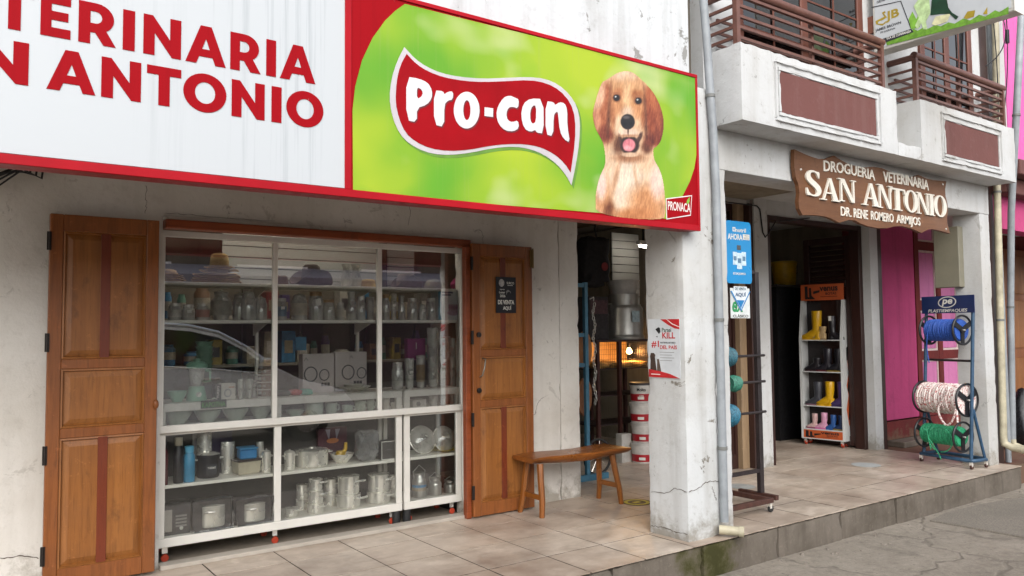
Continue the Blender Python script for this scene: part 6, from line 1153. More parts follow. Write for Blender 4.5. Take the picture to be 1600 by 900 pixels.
# lower cabinet, bottom shelf: boxed pots
def boxed_pot(a, b, yt, lb, pot=True, txt=False):
    t, w_, h, y = box_thing('boxed_pot', lb, 'box', a, b, yt, ZB_, .14, plain('#221e20', .4, 0, .4, 20), PG); pw = w_*.27; cx = .02 if not txt else -w_*.22
    if pot and not txt:
        m = MB(); m.lathe([(p*pw*1.15, q*h*.66) for p, q in POT], 24, (cx*.5, -.062, h*.08), sy=.35); part('steel_pot', m, 'steel', t, False, .6); m = MB(); m.lathe([(pw*1.17, 0), (pw*1.15, .01), (pw*.5, .018), (0, .02)], 24, (cx*.5, -.062, h*.745), sy=.35); part('pot_lid', m, 'steel', t, False, .6); m = MB(); m.tube([(cx*.5-pw*.95, -.10, h*.62), (cx*.5-pw*.7, -.125, h*.64), (cx*.5-pw*.15, -.122, h*.63)], .009, 8); part('pot_handle', m, 'steel', t, False, .8)
    if txt:
        fflat(t, 'pot_picture', [rect(-w_*.42, -w_*.12, h*.12, h*.82)], y, plain('#a8a29a', .4, 0, .2, 8)); [fflat(t, 'text_line', [rect(0.0, w_*.38, h*.62-.022*k, h*.62-.012-.022*k)], y, plain('#8d8a86', .5)) for k in range(4)]; fflat(t, 'round_mark', [ell(w_*.2, h*.2, .012, .014)], y, WT)
    m = MB(); rough_box(m, -w_/2-.006, w_/2+.006, -.135 if pot and not txt else -.08, .074, .0, h+.02, .05, .012, .008, a); part('plastic_wrap', m, 'plasticwrap', t, False, .8)
boxed_pot(251, 297, 787, 'black pan box with a pot photograph at the bottom left', True, True); boxed_pot(301, 361, 781, 'large boxed steel pot wrapped in clear plastic in the left bay'); boxed_pot(368, 423, 779, 'smaller boxed steel pot next to the cabinet stile in the left bay')
# middle bay shelf
lathe_thing('steel_pot', 'wrapped steel casserole on the middle bay shelf', 'pot', 461, 512, 702, ZL, POT, 'steel', PG, .0, 30, extra=lambda t, r, h: potx(t, r, h))
t = lathe_thing('steel_bowl', 'steel mixing bowl holding a yellow squeezer on the middle bay shelf', 'bowl', 515, 553, 708, ZL, BOWL, 'steel', PG, .02, 30); ly = thing('yellow_squeezer', 'yellow plastic citrus squeezer in the steel bowl', 'squeezer', (t.location.x, t.location.y, ZL+.035)); yl = plain('#c9a01e', .35)
m = MB(); m.lathe([(0, 0), (.035, .005), (.04, .03), (.03, .055), (0, .06)], 16, (-.012, 0, 0)); m.tube([(.01, 0, .03), (.03, 0, .07), (.033, 0, .115)], [.018, .016, .012], 8); part('body', m, yl, ly, False, .8)
m = MB(); rough_box(m, atX(558, 5.72, .6), atX(590, 5.72, .6), 5.67, 5.80, ZL+.001, ZL+.235, .035, .03, .012, 5); solo('plastic_bag', m, thin_glass('milky_bag', (.5, .5, .5), 1.45, .42, (.55, .55, .54), .2, 1.5, 1.0), 'milky plastic bag of goods on the middle bay shelf', 'bag', smooth=.9)
t, w_, h, y = box_thing('white_frame_box', 'black box with white edges at the right end of the middle bay shelf', 'box', 596, 620, 689, ZL, .1, plain('#4a4846', .4)); [fflat(t, 'white_edge', [q], y, WT, .0004) for q in (rect(-w_/2, w_/2, 0, .006), rect(-w_/2, w_/2, h-.006, h), rect(-w_/2, -w_/2+.006, .006, h-.006), rect(w_/2-.006, w_/2, .006, h-.006))]; fflat(t, 'script_mark', [rect(-.02, .02, h*.5, h*.56)], y, gp)
t, w_, h, y = box_thing('toy_box', 'dark red box with an orange picture at the back of the middle bay shelf', 'box', 497, 542, 668, ZL, .04, plain('#4a1f2a', .5), None, .25); fflat(t, 'orange_picture', [ell(0, h*.6, .05, .02)], y, plain('#b8703a', .5)); fflat(t, 'grey_picture', [[(-.06, h*.95), (-.03, h*.6), (-.02, h*.95)], [(.06, h*.95), (.03, h*.6), (.02, h*.95)]], y, plain('#8d8790', .5))
# middle bay, bottom: pots in stacks
def handle_front(t, r, h): m = MB(); m.tube([(r*.3, -r*.95, h*.72), (r*.9, -r*1.05, h*.74), (r*1.35, -r*.75, h*.72)], .008, 8); part('handle', m, 'steel', t, False, .8); m = MB(); m.lathe([(r*1.02, h*.97), (r*1.02, h*1.0), (r*.9, h*1.02), (0, h*1.02)], 22); part('rim', m, 'steel', t, False, .6)
def pot_stack(a, b, tops, lbs, yo=0):
    z = ZB_
    for k, (yt, lb) in enumerate(zip(tops, lbs)):
        X, Y, r, h = spot(a, b, yt, z, yo, 5.97); f_ = 1-.10*k; t = thing('steel_pot', lb, 'pot', (X, Y, z), 0, PG); m = MB(); m.lathe([(p*r*f_, q*h) for p, q in POT], 26); part('body', m, 'steel', t, False, .6); handle_front(t, r*f_, h); z += h*1.021
pot_stack(445, 465, [793], ['small single steel pot at the left of the middle bay floor']); pot_stack(480, 506, [786, 766, 748], ['lowest of three small steel pots in a stack', 'middle of three small steel pots in a stack', 'topmost of three small steel pots in a stack']); pot_stack(526, 563, [771, 743], ['lower steel pot of the wide pair', 'upper steel pot of the wide pair']); pot_stack(573, 610, [767, 740], ['lower steel pot with white tag near the rubber foot', 'upper steel pot near the rubber foot'])
pot_stack(462, 482, [779, 757], ['lower dull pot behind the small single steel pot', 'upper dull pot behind the small single steel pot'], .17); pot_stack(505, 527, [772, 748], ['lower steel pot at the back between the two stacks', 'upper steel pot at the back between the two stacks'], .17); pot_stack(606, 621, [762, 742], ['lower narrow pot at the back by the rubber foot', 'upper narrow pot at the back by the rubber foot'], .17)
t = lathe_thing('steel_pot', 'wrapped steel pot beside the left stile of the middle bay shelf', 'pot', 444, 461, 706, ZL, POT, 'steel', PG, .03, extra=lambda t, r, h: potx(t, r, h))
for a, b, yt, lb in ((308, 330, 676, 'steel jug at the back behind the black pot'), (345, 366, 690, 'steel canister left of the cream container'), (400, 412, 690, 'slim steel canister behind the wrapped container')): lathe_thing('steel_canister', lb, 'canister', a, b, yt, ZL, CYL, 'steel', PG, .17)
# right cabinet
def lid_(px, yt, R, lb, c_, z=ZL):
    X = atX(px, 5.80, z+.1); t = thing('pan_lid', lb, 'pan lid', (X, 5.80, z), 0, 'pan lids leaning in the narrow cabinet'); M_ = Matrix.Translation((0, 0, R*.93)) @ Matrix.Rotation(math.radians(68), 4, 'X'); m = MB(); m.lathe([(R, 0), (R*.97, .012), (R*.6, .035), (.02, .05), (.02, .07), (0, .072)], 30); m.v = [M_ @ v for v in m.v]; part('dome', m, 'jar', t, False, .8)
    m = MB(); m.tube([M_ @ Vector((R*math.cos(a), R*math.sin(a), 0)) for a in (2*PI*i/32 for i in range(32))], .006, 6, True); part('rim', m, c_, t, False, .9)
lid_(660, 660, .115, 'steel rimmed glass pan lid leaning at the left of the narrow cabinet', 'steel'); lid_(694, 660, .105, 'steel rimmed glass pan lid leaning near the door in the narrow cabinet', 'steel')
t = lathe_thing('frying_pan', 'shallow pan with a yellow rim lying on the narrow cabinet shelf', 'pan', 672, 716, 701, ZL, PLATE, plain('#b09a2a', .4), PG, .0)
CAN = [(0, 0), (.98, 0), (1, .02), (1, .62), (.92, .72), (.66, .82), (.64, .93), (.72, .95), (.72, 1), (0, 1)]
def can_h(t, r, h): 
    m = MB(); m.tube([(-r*.8, 0, h*.76), (-r*.95, 0, h*1.05), (0, 0, h*1.3), (r*.95, 0, h*1.05), (r*.8, 0, h*.76)], .0045, 7); part('bail_handle', m, 'aluminium', t, False, .8)
for a, b, yt, lb, band in ((644, 666, 738, 'aluminium milk can with a blue paper band in the narrow cabinet', True), (669, 690, 746, 'plain aluminium milk can in the middle of the narrow cabinet', False), (693, 713, 750, 'small aluminium milk can nearest the right door', False)):
    t = lathe_thing('milk_can', lb, 'milk can', a, b, yt, ZB_, CAN, 'aluminium', 'milk cans in the narrow cabinet', 0, 26, can_h)
    if band: X, Y, r, h = spot(a, b, yt, ZB_); m = MB(); m.lathe([(r*1.01, h*.42), (r*1.01, h*.52)], 24); part('paper_band', m, plain('#4b86b0', .5), t, False); m = MB(); m.lathe([(r*1.008, h*.28), (r*1.008, h*.41)], 24); part('paper_label', m, plain('#a99a84', .5, 0, .3, 30), t, False)
# ================================================================ inside the first shop, behind the window
# white slat walls
def slatwall(label, x0, x1, y, z0, z1, facing='Y', mat='#aaa9a4'):
    t = thing('slat_panel', label, 'slat panel', ((x0+x1)/2 if facing == 'Y' else y, y if facing == 'Y' else (x0+x1)/2, z0), group='white slat panels in the first shop'); n = int((z1-z0)/.1); mm = plain(mat, .5, 0, .08, 4)
    for k in range(n):
        a, b = z0+k*.1, z0+k*.1+.093; part('slat', MB().box(x0, x1, y, y+.02, a, b) if facing == 'Y' else MB().box(y, y+.02, x0, x1, a, b), mm, t, True, bevel=.002)
    part('backing', MB().box(x0, x1, y+.021, y+.03, z0, z0+n*.1) if facing == 'Y' else MB().box(y+.021, y+.03, x0, x1, z0, z0+n*.1), 'black', t, True)
xa = atX(455, 7.2, 2.4); xb = atX(592, 7.2, 2.4)
slatwall('white slat panel behind the hats of the middle pane', xa-.6, xb+.05, 7.3, 1.6, 2.7); slatwall('white slat panel at the right, behind the right pane', xb+.3, xb+.62, 7.6, 1.9, 2.8)
YS = 7.25; xs0, xs1 = atX(957, YS, 2.2), atX(999, YS, 2.2); slatwall('white slat column seen through the entrance', xs0, xs1, YS, 1.72, 2.72)
# back shelving with dim goods, seen between the window goods
BK = thing('back_shelving', 'dark shelving with household goods behind the window display', 'shelving', (2.6, 6.7, 0))
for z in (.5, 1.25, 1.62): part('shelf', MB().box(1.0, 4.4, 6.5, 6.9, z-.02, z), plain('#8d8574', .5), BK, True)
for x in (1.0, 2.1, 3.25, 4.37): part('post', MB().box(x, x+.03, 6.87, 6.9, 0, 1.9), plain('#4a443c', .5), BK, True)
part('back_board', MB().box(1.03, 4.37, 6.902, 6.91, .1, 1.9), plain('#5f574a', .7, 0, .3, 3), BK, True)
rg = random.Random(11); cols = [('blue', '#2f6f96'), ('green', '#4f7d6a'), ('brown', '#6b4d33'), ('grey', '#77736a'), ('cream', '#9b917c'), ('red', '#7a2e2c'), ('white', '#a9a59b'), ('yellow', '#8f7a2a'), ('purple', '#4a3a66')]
x = 1.06; k = 0; seen = {}
ordn = ['first', 'second', 'third', 'fourth', 'fifth', 'sixth', 'seventh', 'eighth', 'ninth', 'tenth']
for z, zt in ((1.2505, 'lower'), (1.6205, 'upper')):
    x = 1.06; cnt = {}
    while x < 4.25:
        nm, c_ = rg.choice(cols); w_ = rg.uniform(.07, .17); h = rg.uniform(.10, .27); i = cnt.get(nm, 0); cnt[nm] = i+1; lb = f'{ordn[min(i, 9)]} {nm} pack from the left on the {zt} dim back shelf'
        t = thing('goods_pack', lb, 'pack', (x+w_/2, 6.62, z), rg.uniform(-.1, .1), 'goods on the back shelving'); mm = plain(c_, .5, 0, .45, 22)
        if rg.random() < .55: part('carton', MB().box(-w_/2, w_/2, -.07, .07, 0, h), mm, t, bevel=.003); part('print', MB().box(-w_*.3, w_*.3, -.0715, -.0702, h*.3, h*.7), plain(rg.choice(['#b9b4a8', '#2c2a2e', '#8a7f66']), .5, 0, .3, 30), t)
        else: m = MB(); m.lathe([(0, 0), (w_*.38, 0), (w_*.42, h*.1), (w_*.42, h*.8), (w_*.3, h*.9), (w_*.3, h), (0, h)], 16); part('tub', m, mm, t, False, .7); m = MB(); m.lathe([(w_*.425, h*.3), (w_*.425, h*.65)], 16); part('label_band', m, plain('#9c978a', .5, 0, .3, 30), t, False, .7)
        x += w_+rg.uniform(.02, .05)
# stack of green cups and a blue tag in the display
for k in range(6): lathe_thing('stacking_cup', f'grey green stacking cup, {["lowest", "second", "third", "fourth", "fifth", "topmost"][k]} of the tower behind the blender', 'cup', 306, 332, 572-9*k, ZC+.16+.032*k, CUP, plain('#4b6a55', .4), 'stacked cups behind the blender', .15) if False else None
tw_ = thing('cup_tower', 'tower of grey green stacked cups behind the blender', 'cup stack', (atX(319, 5.86, 1.3), 5.86, ZC))
part('stand', MB().box(-.06, .06, -.05, .05, 0, .19), plain('#33383a', .5), tw_)
for k in range(6): m = MB(); m.lathe([(.045, 0), (.058, .04), (.061, .04), (.061, .046), (.05, .046), (0, .04)], 20, (0, 0, .1905+.034*k)); part('cup', m, plain('#567a62', .4), tw_, False, .6)
bt = thing('blue_tag', 'blue card tag with a black loop hanging in the middle pane', 'tag', (atX(470, 5.7, 1.4), 5.70, 1.37)); part('card', MB().box(-.042, .042, -.002, .002, 0, .10), plain('#2c6c8a', .5, 0, .35, 40), bt); part('loop', MB().tube([(-.03, 0, .1), (-.01, 0, .125), (0, 0, .2015), (.01, 0, .125), (.03, 0, .1)], .004, 6), 'black', bt, False, .8)
# ================================================================ first shop, seen through the entrance
rk = thing('blue_frame_rack', 'blue steel frame rack just inside the entrance', 'rack', (5.4, 6.05, 0)); bx0 = atX(917, 6.05, .6)
part('post', MB().box(bx0-.022, bx0+.022, 6.03, 6.07, .06, 1.98), 'bluerack', rk, True, bevel=.003); part('post', MB().box(bx0-.30, bx0-.26, 6.03, 6.07, .06, 1.98), 'bluerack', rk, True); part('foot', MB().box(bx0-.36, bx0+.26, 6.02, 6.075, 0, .06), 'bluerack', rk, True, bevel=.003); part('cross_bar', MB().box(bx0-.26, bx0-.022, 6.035, 6.065, 1.93, 1.97), 'bluerack', rk, True)
for z in (1.12, 1.42): part('peg', MB().tube([(bx0-.05, 6.05, z+.03), (bx0-.05, 6.17, z+.04)], .007, 6), 'steel', rk, True)
[part('peg_bar', MB().box(bx0-.26, bx0-.022, 6.04, 6.06, z, z+.04), 'bluerack', rk, True) for z in (1.13, 1.43)]
for yy, lb in ((547, 'upper round wooden board on the blue rack'), (620, 'lower round wooden board on the blue rack')):
    p = onY(913, yy, 6.16); r = .19; m = MB(); m.lathe([(.012, -.012), (r, -.012), (r+.004, 0), (r, .012), (.012, .012)], 36); Mr = Matrix.Translation((p.x, 6.16, p.z)) @ Matrix.Rotation(math.radians(28), 4, 'Z'); m.v = [Mr @ Vector((v.x, v.z, v.y)) for v in m.v]; solo('round_board', m, plain('#8a5a38', .5, 0, .2, 8), lb, 'board', 'round boards on the blue rack', smooth=.5)
ch = thing('hanging_chain', 'steel chain hanging from the blue rack', 'chain', (bx0+.07, 6.0, .75)); lm = MB(); lm.tube([(.012*math.cos(a), 0, .022*math.sin(a)) for a in (2*PI*i/10 for i in range(10))], .0045, 5, True); lme = lm.mesh('chain_link', MT['aluminium'], None, .9)
for k in range(30): share('chain_link', lme, ch, (.014*math.sin(k*.9), 0, .02+k*.034), (k % 2)*PI/2+.3)
part('hook', MB().tube([(-.05, .0, 1.06), (0, 0, 1.08), (0, 0, 1.04)], .006, 6), 'steel', ch)
# wheel leaning (bicycle-like) behind bench
bw = thing('cart_wheel', 'small spoked wheel on the floor behind the bench', 'wheel', (atX(934, 6.2, .2), 6.2, 0)); m = MB(); m.tube([(.18*math.cos(a), 0, .19+.18*math.sin(a)) for a in (2*PI*i/36 for i in range(36))], .014, 7, True); part('tyre', m, 'rubber', bw, False, .9)
for k in range(9): a = 2*PI*k/9; part('spoke', MB().tube([(0, 0, .19), (.17*math.cos(a), 0, .19+.17*math.sin(a))], .0025, 4), 'steel', bw)
part('hub', MB().tube([(0, -.03, .19), (0, .03, .19)], .018, 10), 'steel', bw, False, .6)
# shelf rack with the brooder and milk can
ZK = 1.385; YK = 6.75
sr = thing('shelf_rack', 'dark brown shelf rack carrying the big milk can inside the entrance', 'shelf rack', (6.1, 6.9, 0)); xl, xr = atX(934, YK, .9), atX(1022, YK, .9); xm = atX(968, YK, .9)
for x in (xl, xm, xr):
    for y in (YK, YK+.5): part('post', MB().box(x-.02, x+.02, y-.02, y+.02, 0, ZK-.025), plain('#3d1f1a', .5), sr, True)
for z in (.42, .75, ZK-.33): part('shelf', MB().box(xl-.02, xr+.02, YK+.021, YK+.479, z-.012, z), plain('#2a1a18', .6), sr, True)
part('top_board', MB().box(xl-.05, xr+.05, YK-.04, YK+.54, ZK-.025, ZK), plain('#33201c', .6), sr, True)
br = thing('wire_cage', 'wire cage with wood shavings lit by a warm bulb', 'cage', ((xl+xr)/2, YK+.25, ZK-.33)); wm_ = plain('#6b5a4a', .4, .6)
zc0, zc1 = ZK-.329, ZK-.03
for k in range(30): x = xl+.03+(xr-xl-.06)*k/29; part('wire', MB().box(x-.0015, x+.0015, YK+.03, YK+.033, zc0, zc1), wm_, br, True)
for k in range(5): z = zc0+.05+k*.055; part('wire_rail', MB().box(xl+.02, xr-.02, YK+.034, YK+.037, z-.002, z+.002), wm_, br, True)
part('back_sheet', MB().box(xl+.02, xr-.02, YK+.44, YK+.445, zc0, zc1), plain('#c0935a', .6), br, True)
m = MB(); rough_box(m, xl+.03, xr-.03, YK+.05, YK+.43, zc0+.0005, zc0+.07, .04, .02, .02, 4); part('wood_shavings', m, plain('#b98d4e', .9, 0, .5, 40, .6, 60), br, True, .8)
q = Vector((atX(983, YK+.15, ZK-.12), YK+.15, ZK-.13)); hl = thing('heat_bulb', 'glowing warm bulb inside the wire cage', 'bulb', (q.x, q.y, q.z-.05))
em = NT('glowing_bulb'); em.b.inputs['Emission Color'].default_value = (1, .62, .25, 1); em.b.inputs['Emission Strength'].default_value = 14; em.done((1, .8, .5), .4)
m = MB(); m.lathe([(0, 0), (.025, .006), (.034, .03), (.028, .055), (.016, .075), (0, .08)], 16); part('glass_bulb', m, em.m, hl, False, .8); m = MB(); m.lathe([(0, .078), (.017, .078), (.017, .128), (0, .13)], 12); part('socket', m, 'black', hl, False, .6)
ld = bpy.data.lights.new('heat_bulb_light', 'POINT'); ld.energy = 7; ld.color = (1, .55, .2); ld.shadow_soft_size = .05; lo = bpy.data.objects.new('bulb_light', ld); link(lo, hl); lo.location = (0, -.06, .03)
# big milk can and pans on the rack
p0, p1 = atX(951, YK+.2, ZK), atX(998, YK+.2, ZK); rc = (p1-p0)/2*.98; cx = (p0+p1)/2; ht = onY(975, 477, YK+.2).z-ZK
mc = thing('large_milk_can', 'large aluminium milk can with side handles on top of the shelf rack', 'milk can', (cx, YK+.2, ZK)); m = MB(); m.lathe([(0, 0), (rc, 0), (rc*1.02, .03), (rc*.98, .05), (rc*.96, .06), (rc*.96, ht*.88), (rc*.9, ht*.95), (rc*.84, ht), (0, ht)], 34); part('body', m, 'aluminium', mc, False, .6)
for s in (-1, 1): m = MB(); m.tube([(s*rc*.9, 0, ht*.7), (s*rc*1.15, 0, ht*.75), (s*rc*1.15, 0, ht*1.02), (s*rc*.8, 0, ht*1.03)], .010, 8); part('handle', m, 'aluminium', mc, False, .8)
flat('paper_label', [rect(-.07, .05, ht*.5, ht*.82)], plain('#9fb2b8', .5, 0, .4, 30), mc, (-.02, -rc*.985, 0), (1, 0, 0), U_, .001, False)
pt = thing('aluminium_pan', 'wide aluminium pan stacked on the large milk can', 'pan', (cx, YK+.2, ZK+ht+.001)); hh = .13; m = MB(); m.lathe([(0, 0), (rc*.72, 0), (rc*.74, hh), (rc*.70, hh), (rc*.68, .01), (0, .01)], 30); part('body', m, 'aluminium', pt, False, .6)
pc = thing('white_basin', 'white enamel basin on top of the aluminium pan', 'basin', (cx, YK+.2, ZK+ht+hh+.002)); m = MB(); m.lathe([(0, 0), (rc*.62, 0), (rc*.72, .10), (rc*.82, .16), (rc*.84, .165), (rc*.8, .165), (rc*.68, .1), (rc*.58, .012), (0, .012)], 30); part('body', m, plain('#aaa9a6', .35), pc, False, .6)
bp2 = thing('black_backpack', 'black backpack with a red badge hanging in the dark shop', 'backpack', (atX(934, 6.95, 2.0), 6.95, ZK)); m = MB(); rough_box(m, -.26, .12, -.12, .12, .62, 1.2, .06, .05, .02, 2); part('bag', m, plain('#141318', .8), bp2, False, .9); m = MB(); m.lathe([(.05, 0), (.05, .004), (0, .004)], 18); m.v = [Vector((v.x+.0, -.125-v.z, .85+v.y)) for v in m.v]; part('badge', m, plain('#7a2b30', .5), bp2); part('strap', MB().tube([(0, 0, 1.15), (-.03, 0, 1.3), (.0, 0, 1.5)], .012, 6), 'black', bp2, False, .8)
wb2 = thing('white_carton', 'white carton standing between the rack and the buckets', 'carton', (atX(978, 6.62, .2), 6.64, 0)); part('carton', MB().box(-.09, .06, -.05, .05, 0, .32), plain('#b5b2ab', .6), wb2, bevel=.004)
g1 = thing('goods_crate', 'dark crate of stock on the left of the shelf rack top', 'crate', (atX(935, YK+.15, 1.5), YK+.2, ZK)); part('crate', MB().box(-.2, .10, -.12, .12, 0, .5), plain('#2c2628', .7, 0, .5, 16), g1, bevel=.006); part('printed_face', MB().box(-.18, .08, -.125, -.1205, .3, .46), plain('#4a2e33', .6, 0, .6, 22), g1)
# stack of paint buckets
def bucket(k, lb):
    z = .2252*k; bxx = atX(1004, 6.5, .3); t = thing('paint_bucket', lb, 'bucket', (bxx+.012*math.sin(k*2), 6.5, z), .4+.3*k, 'stack of white and red paint buckets'); m = MB(); m.lathe([(0, .0), (.115, 0), (.119, .008), (.132, .187), (.138, .187), (.138, .203), (0, .203)], 28); part('pail', m, plain('#c9c5bf', .35), t, False, .6); m = MB(); m.lathe([(.139, .197), (.141, .218), (.132, .2245), (0, .2245)], 28); part('lid', m, plain('#b9b5b0' if k < 3 else '#3a3638', .4), t, False, .6)
    m = MB(); m.lathe([(.1222, .02), (.1285, .10)], 28); part('red_band', m, plain('#a81f2a', .4), t, False, .7); TM[t] = Matrix.Translation(t.location); t.rotation_euler = (0, 0, 0)
    fw = Vector((-math.sin(math.radians(46)), -math.cos(math.radians(46)), 0)); rt = Vector((-fw.y, fw.x, 0)); 
    part('white_patch', MB().prism([Vector((t.location.x, 6.5, z))+fw*.1285+rt*(a+.0)+Vector((0, 0, b)) for a, b in ((-.04, .04), (.03, .04), (.03, .07), (-.04, .07))], tuple(fw*.002)), WT, t, True)
    if k == 3:
        c0 = Vector((t.location.x, 6.5, z))+fw*.136
        put_text('Molto', 'lettering', K_, t, c0+Vector((0, 0, .15)), rt, U_, .10, .038, .02, .0005); put_text('100', 'lettering', WT, t, c0+Vector((0, 0, .075)), rt, U_, .05, .026, .02, .0005)
for k, lb in enumerate(('lowest of four stacked white and red paint buckets', 'second lowest of four stacked white and red paint buckets', 'third of four stacked white and red paint buckets from the floor', 'topmost of four stacked white and red paint buckets')): bucket(k, lb)
# black bag at the right edge of the pavement
m = MB(); m.lathe([(0, 0), (.2, .0), (.28, .1), (.27, .3), (.2, .5), (.08, .66), (.04, .74), (0, .76)], 22, (10.95, 4.35, -.03), wob=lambda a, r, z: 1+.1*math.sin(a*5+z*9)+.05*math.sin(a*11)); solo('rubbish_bag', m, plain('#141417', .3, 0, .3, 8, .6, 18), 'shiny black rubbish bag at the right edge of the picture', 'bag', smooth=.9)
# pebbles and chips on the road by the kerb
rg = random.Random(5)
m = MB()
for k in range(45):
    x = rg.uniform(3.6, 9.5); y = 3.77-abs(rg.gauss(0, .16))-.02; s = rg.uniform(.005, .016); mm = Matrix.Translation((x, y, -.24+s*.3)) @ Matrix.Rotation(rg.uniform(0, 6), 4, 'Z'); vs = [mm @ Vector((s*rg.uniform(.7, 1.4)*a, s*rg.uniform(.7, 1.3)*b, s*rg.uniform(.4, .8)*c)) for a, b, c in ((-1, -1, -1), (1, -1, -1), (1, 1, -1), (-1, 1, -1), (-.6, -.7, 1), (.7, -.5, 1), (.6, .6, 1), (-.7, .5, 1))]
    m.add(vs, [(0, 3, 2, 1), (4, 5, 6, 7), (0, 1, 5, 4), (1, 2, 6, 5), (2, 3, 7, 6), (3, 0, 4, 7)])
o = bpy.data.objects.new('road_grit', m.mesh('road_grit', plain('#7d756b', .9))); link(o); props(o, 'small stones and grit lying along the foot of the kerb', 'grit', None, 'stuff')

# ================================================================ across the street (mirrored in the panes)
CAR = thing('parked_pickup', 'silver pickup car parked across the street, mirrored in the window', 'car', (2.3, -2.0, -.24)); YC = -1.05; YV = 2*5.58-YC
def vq(px, py): p = onY(px, py, YV); return (p.x, p.z)
roof = [vq(150, 506), vq(250, 506), vq(300, 510), vq(345, 520), vq(388, 543), vq(428, 572)]; hood = [vq(470, 592), vq(520, 604), vq(542, 615)]
xr0 = roof[0][0]-.5; xn = hood[-1][0]+.12; zs_ = -.24
sill = [vq(150, 573), vq(250, 574), vq(330, 578), vq(410, 585)]
silver = plain('#dfe2e4', .3, .1, .08, 2, 0)
body = [(xr0-1.6, .25), (xr0-1.6, sill[0][1]-.02), (xr0, sill[0][1])]+[(x, z) for x, z in sill]+[roof[-1]]+hood+[(xn+.04, hood[-1][1]-.18), (xn+.02, .2), (xn-.05, .02), (xr0-1.55, .02)]
YW_ = 1.75
mb = MB(); mb.prism([(x, YC, z) for x, z in body], (0, -YW_, 0)); part('body', mb, silver, CAR, True, bevel=.03, segs=2)
gh = [(xr0-.25, sill[0][1]+.001), (xr0, roof[0][1])]+roof[1:]+[(roof[-1][0]-.02, sill[-1][1]+.02)]
ins = lambda z: YC-.06-.16*max(0, (z-sill[0][1]))
gh2 = [(x, z) for x, z in gh]
mb = MB(); rg1 = [(x, ins(z), z) for x, z in gh2]; rg2 = [(x, 2*YC-YW_-ins(z), z) for x, z in gh2]; mb.loft([rg1, rg2]); part('cabin', mb, silver, CAR, True, bevel=.02)
sidew = [(xr0+.1, sill[0][1]+.04)]+[(x-.03, z-.075) for x, z in roof[:1]]+[(x, z-.07) for x, z in roof[1:5]]+[(roof[5][0]-.08, roof[5][1]-.03), (sill[-1][0]-.02, sill[-1][1]+.035)]
sidew[1] = (xr0+.12, roof[0][1]-.075)
mb = MB(); mb.prism([(x, ins(z)+.004, z) for x, z in sidew], (0, -.002, 0)); part('side_window', mb, plain('#0a0b0d', .05, 0, 0, 3, 0), CAR, True)
mb = MB(); mb.tube([(x, YC+.003, z+.012) for x, z in [(xr0-.2, sill[0][1])]+sill], .014, 6); part('window_trim', mb, 'steel', CAR, True, .9)
mb = MB(); mb.tube([(x, ins(z)+.0, z+.002) for x, z in roof], .028, 8); part('roof_edge', mb, plain('#c8ccd0', .15, .8, .05), CAR, True, .9)
hx, hz = vq(330, 592); part('door_handle', MB().box(hx-.12, hx+.12, YC-.005, YC+.03, hz-.018, hz+.018), 'steel', CAR, True, bevel=.008)
mx, mz = vq(414, 568); part('mirror', MB().box(mx-.13, mx+.13, YC+.02, YC+.2, mz-.09, mz+.09), plain('#c9ccce', .15, .8), CAR, True, bevel=.03)
part('windscreen', MB().prism([(roof[4][0]+.02, YC-.3, roof[4][1]+.012), (roof[5][0]+.06, YC-.15, roof[5][1]+.012), (roof[5][0]+.06, YC-YW_+.15, roof[5][1]+.012), (roof[4][0]+.02, YC-YW_+.3, roof[4][1]+.012)], (0, 0, .006)), plain('#101214', .06, 0, 0, 3, 0), CAR, True)
lx_, lz_ = vq(528, 612); part('headlight', MB().box(lx_-.16, lx_+.12, YC-.3, YC+.012, lz_-.07, lz_+.03), plain('#d5d8da', .1, .3), CAR, True, bevel=.02)
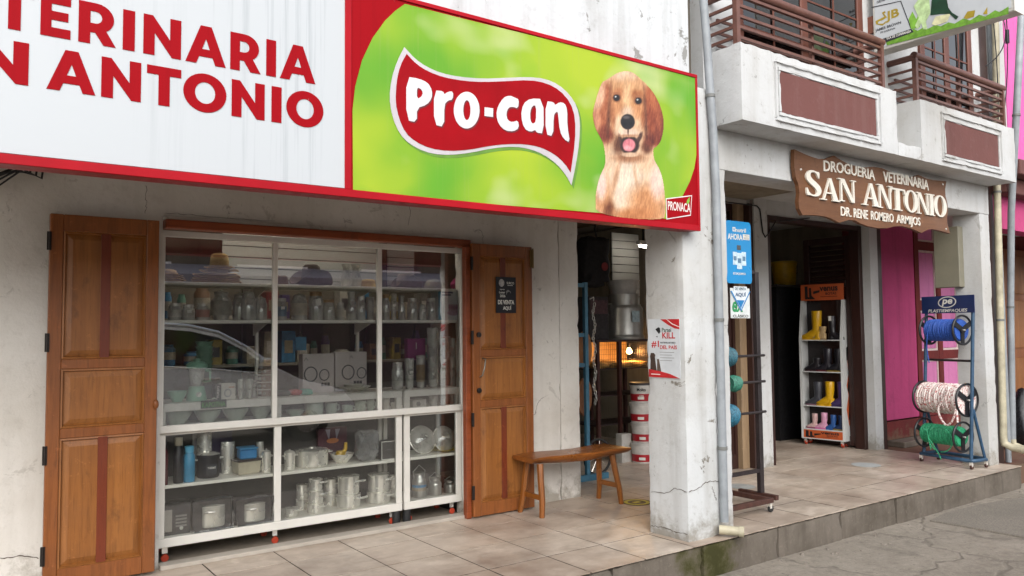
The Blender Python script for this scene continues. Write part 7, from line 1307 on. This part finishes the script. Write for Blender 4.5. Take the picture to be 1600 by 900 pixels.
for wx in (xn-.75, xr0-.7, ):
    for wy in (YC-.12, YC-YW_+.12):
        m = MB(); m.lathe([(0, -.11), (.24, -.11), (.36, -.10), (.37, -.06), (.37, .06), (.36, .10), (.24, .11), (0, .11)], 28); m.v = [Vector((wx+v.x, wy+v.z, zs_+.37+v.y)) for v in m.v]; w_ = part('wheel', m, 'rubber', CAR, True, .6)
        m = MB(); m.lathe([(0, -.125), (.2, -.118), (.22, -.112)], 20); m.lathe([(.22, .112), (.2, .118), (0, .125)], 20); m.v = [Vector((wx+v.x, wy+v.z, zs_+.37+v.y)) for v in m.v]; part('rim', m, 'steel', w_, True, .6)
OB = thing('opposite_building', 'low building across the street with a lilac awning, mirrored in the window', 'building', (4, -12, -.24))
part('wall', MB().box(-14, 26, -12.3, -12, -.24, 4.4), plaster('opposite_wall', S('#575046'), S('#4a443a'), S('#37312a'), .3), OB, True)
part('awning', MB().prism([(-14, -12, 3.45), (-14, -10.9, 3.1), (-14, -10.9, 2.85), (-14, -12, 3.2)], (40, 0, 0)), plain('#77757f', .8), OB, True)
for k in range(10):
    x = -13+k*3.9; d_ = part('shopfront', MB().box(x, x+3, -11.999, -11.95, -.2, 2.6), plain('#24211f', .5), OB, True); part('window', MB().box(x+.5, x+2.4, -11.999, -11.96, 3.5, 4.0), plain('#1d2024', .15, 0, 0, 3, 0), OB, True); part('window_frame', MB().box(x+.4, x+2.5, -11.9995, -11.93, 3.42, 3.49), 'white', OB, True)
mb = MB(); mb.box(-40, 60, -40, -9.6, -.25, -.09); struct('opposite_pavement', mb, 'kerb')

# ================================================================ lit tube lamps inside the first shop (one shows as a bright dot above the entrance shelves)
tl = NT('lit_tube'); tl.b.inputs['Emission Color'].default_value = (1, .93, .82, 1); tl.b.inputs['Emission Strength'].default_value = 26; tl.done((.9, .9, .9), .4)
p_ = onY(998, 386, 6.9)
for (x, y, z, L, lb) in ((2.35, 6.12, 2.84, 2.0, 'lit tube lamp on the shop ceiling behind the display window'), (p_.x+.08, 6.9, p_.z, .12, 'lit tube lamp seen as a bright dot through the entrance')):
    t = thing('tube_lamp', lb, 'lamp', (x, y, z), 0, 'tube lamps in the first shop'); part('housing', MB().box(-L/2-.03, L/2+.03, -.04, .04, .03, .058 if z > 2.8 else .08), 'white', t, bevel=.004)
    part('tube', MB().tube([(-L/2, 0, .012), (L/2, 0, .012)], .015, 10), tl.m, t, False, .8)
    if z < 2.8: part('hanger', MB().box(-.01, .01, -.01, .01, .08, 2.9-z), 'black', t)
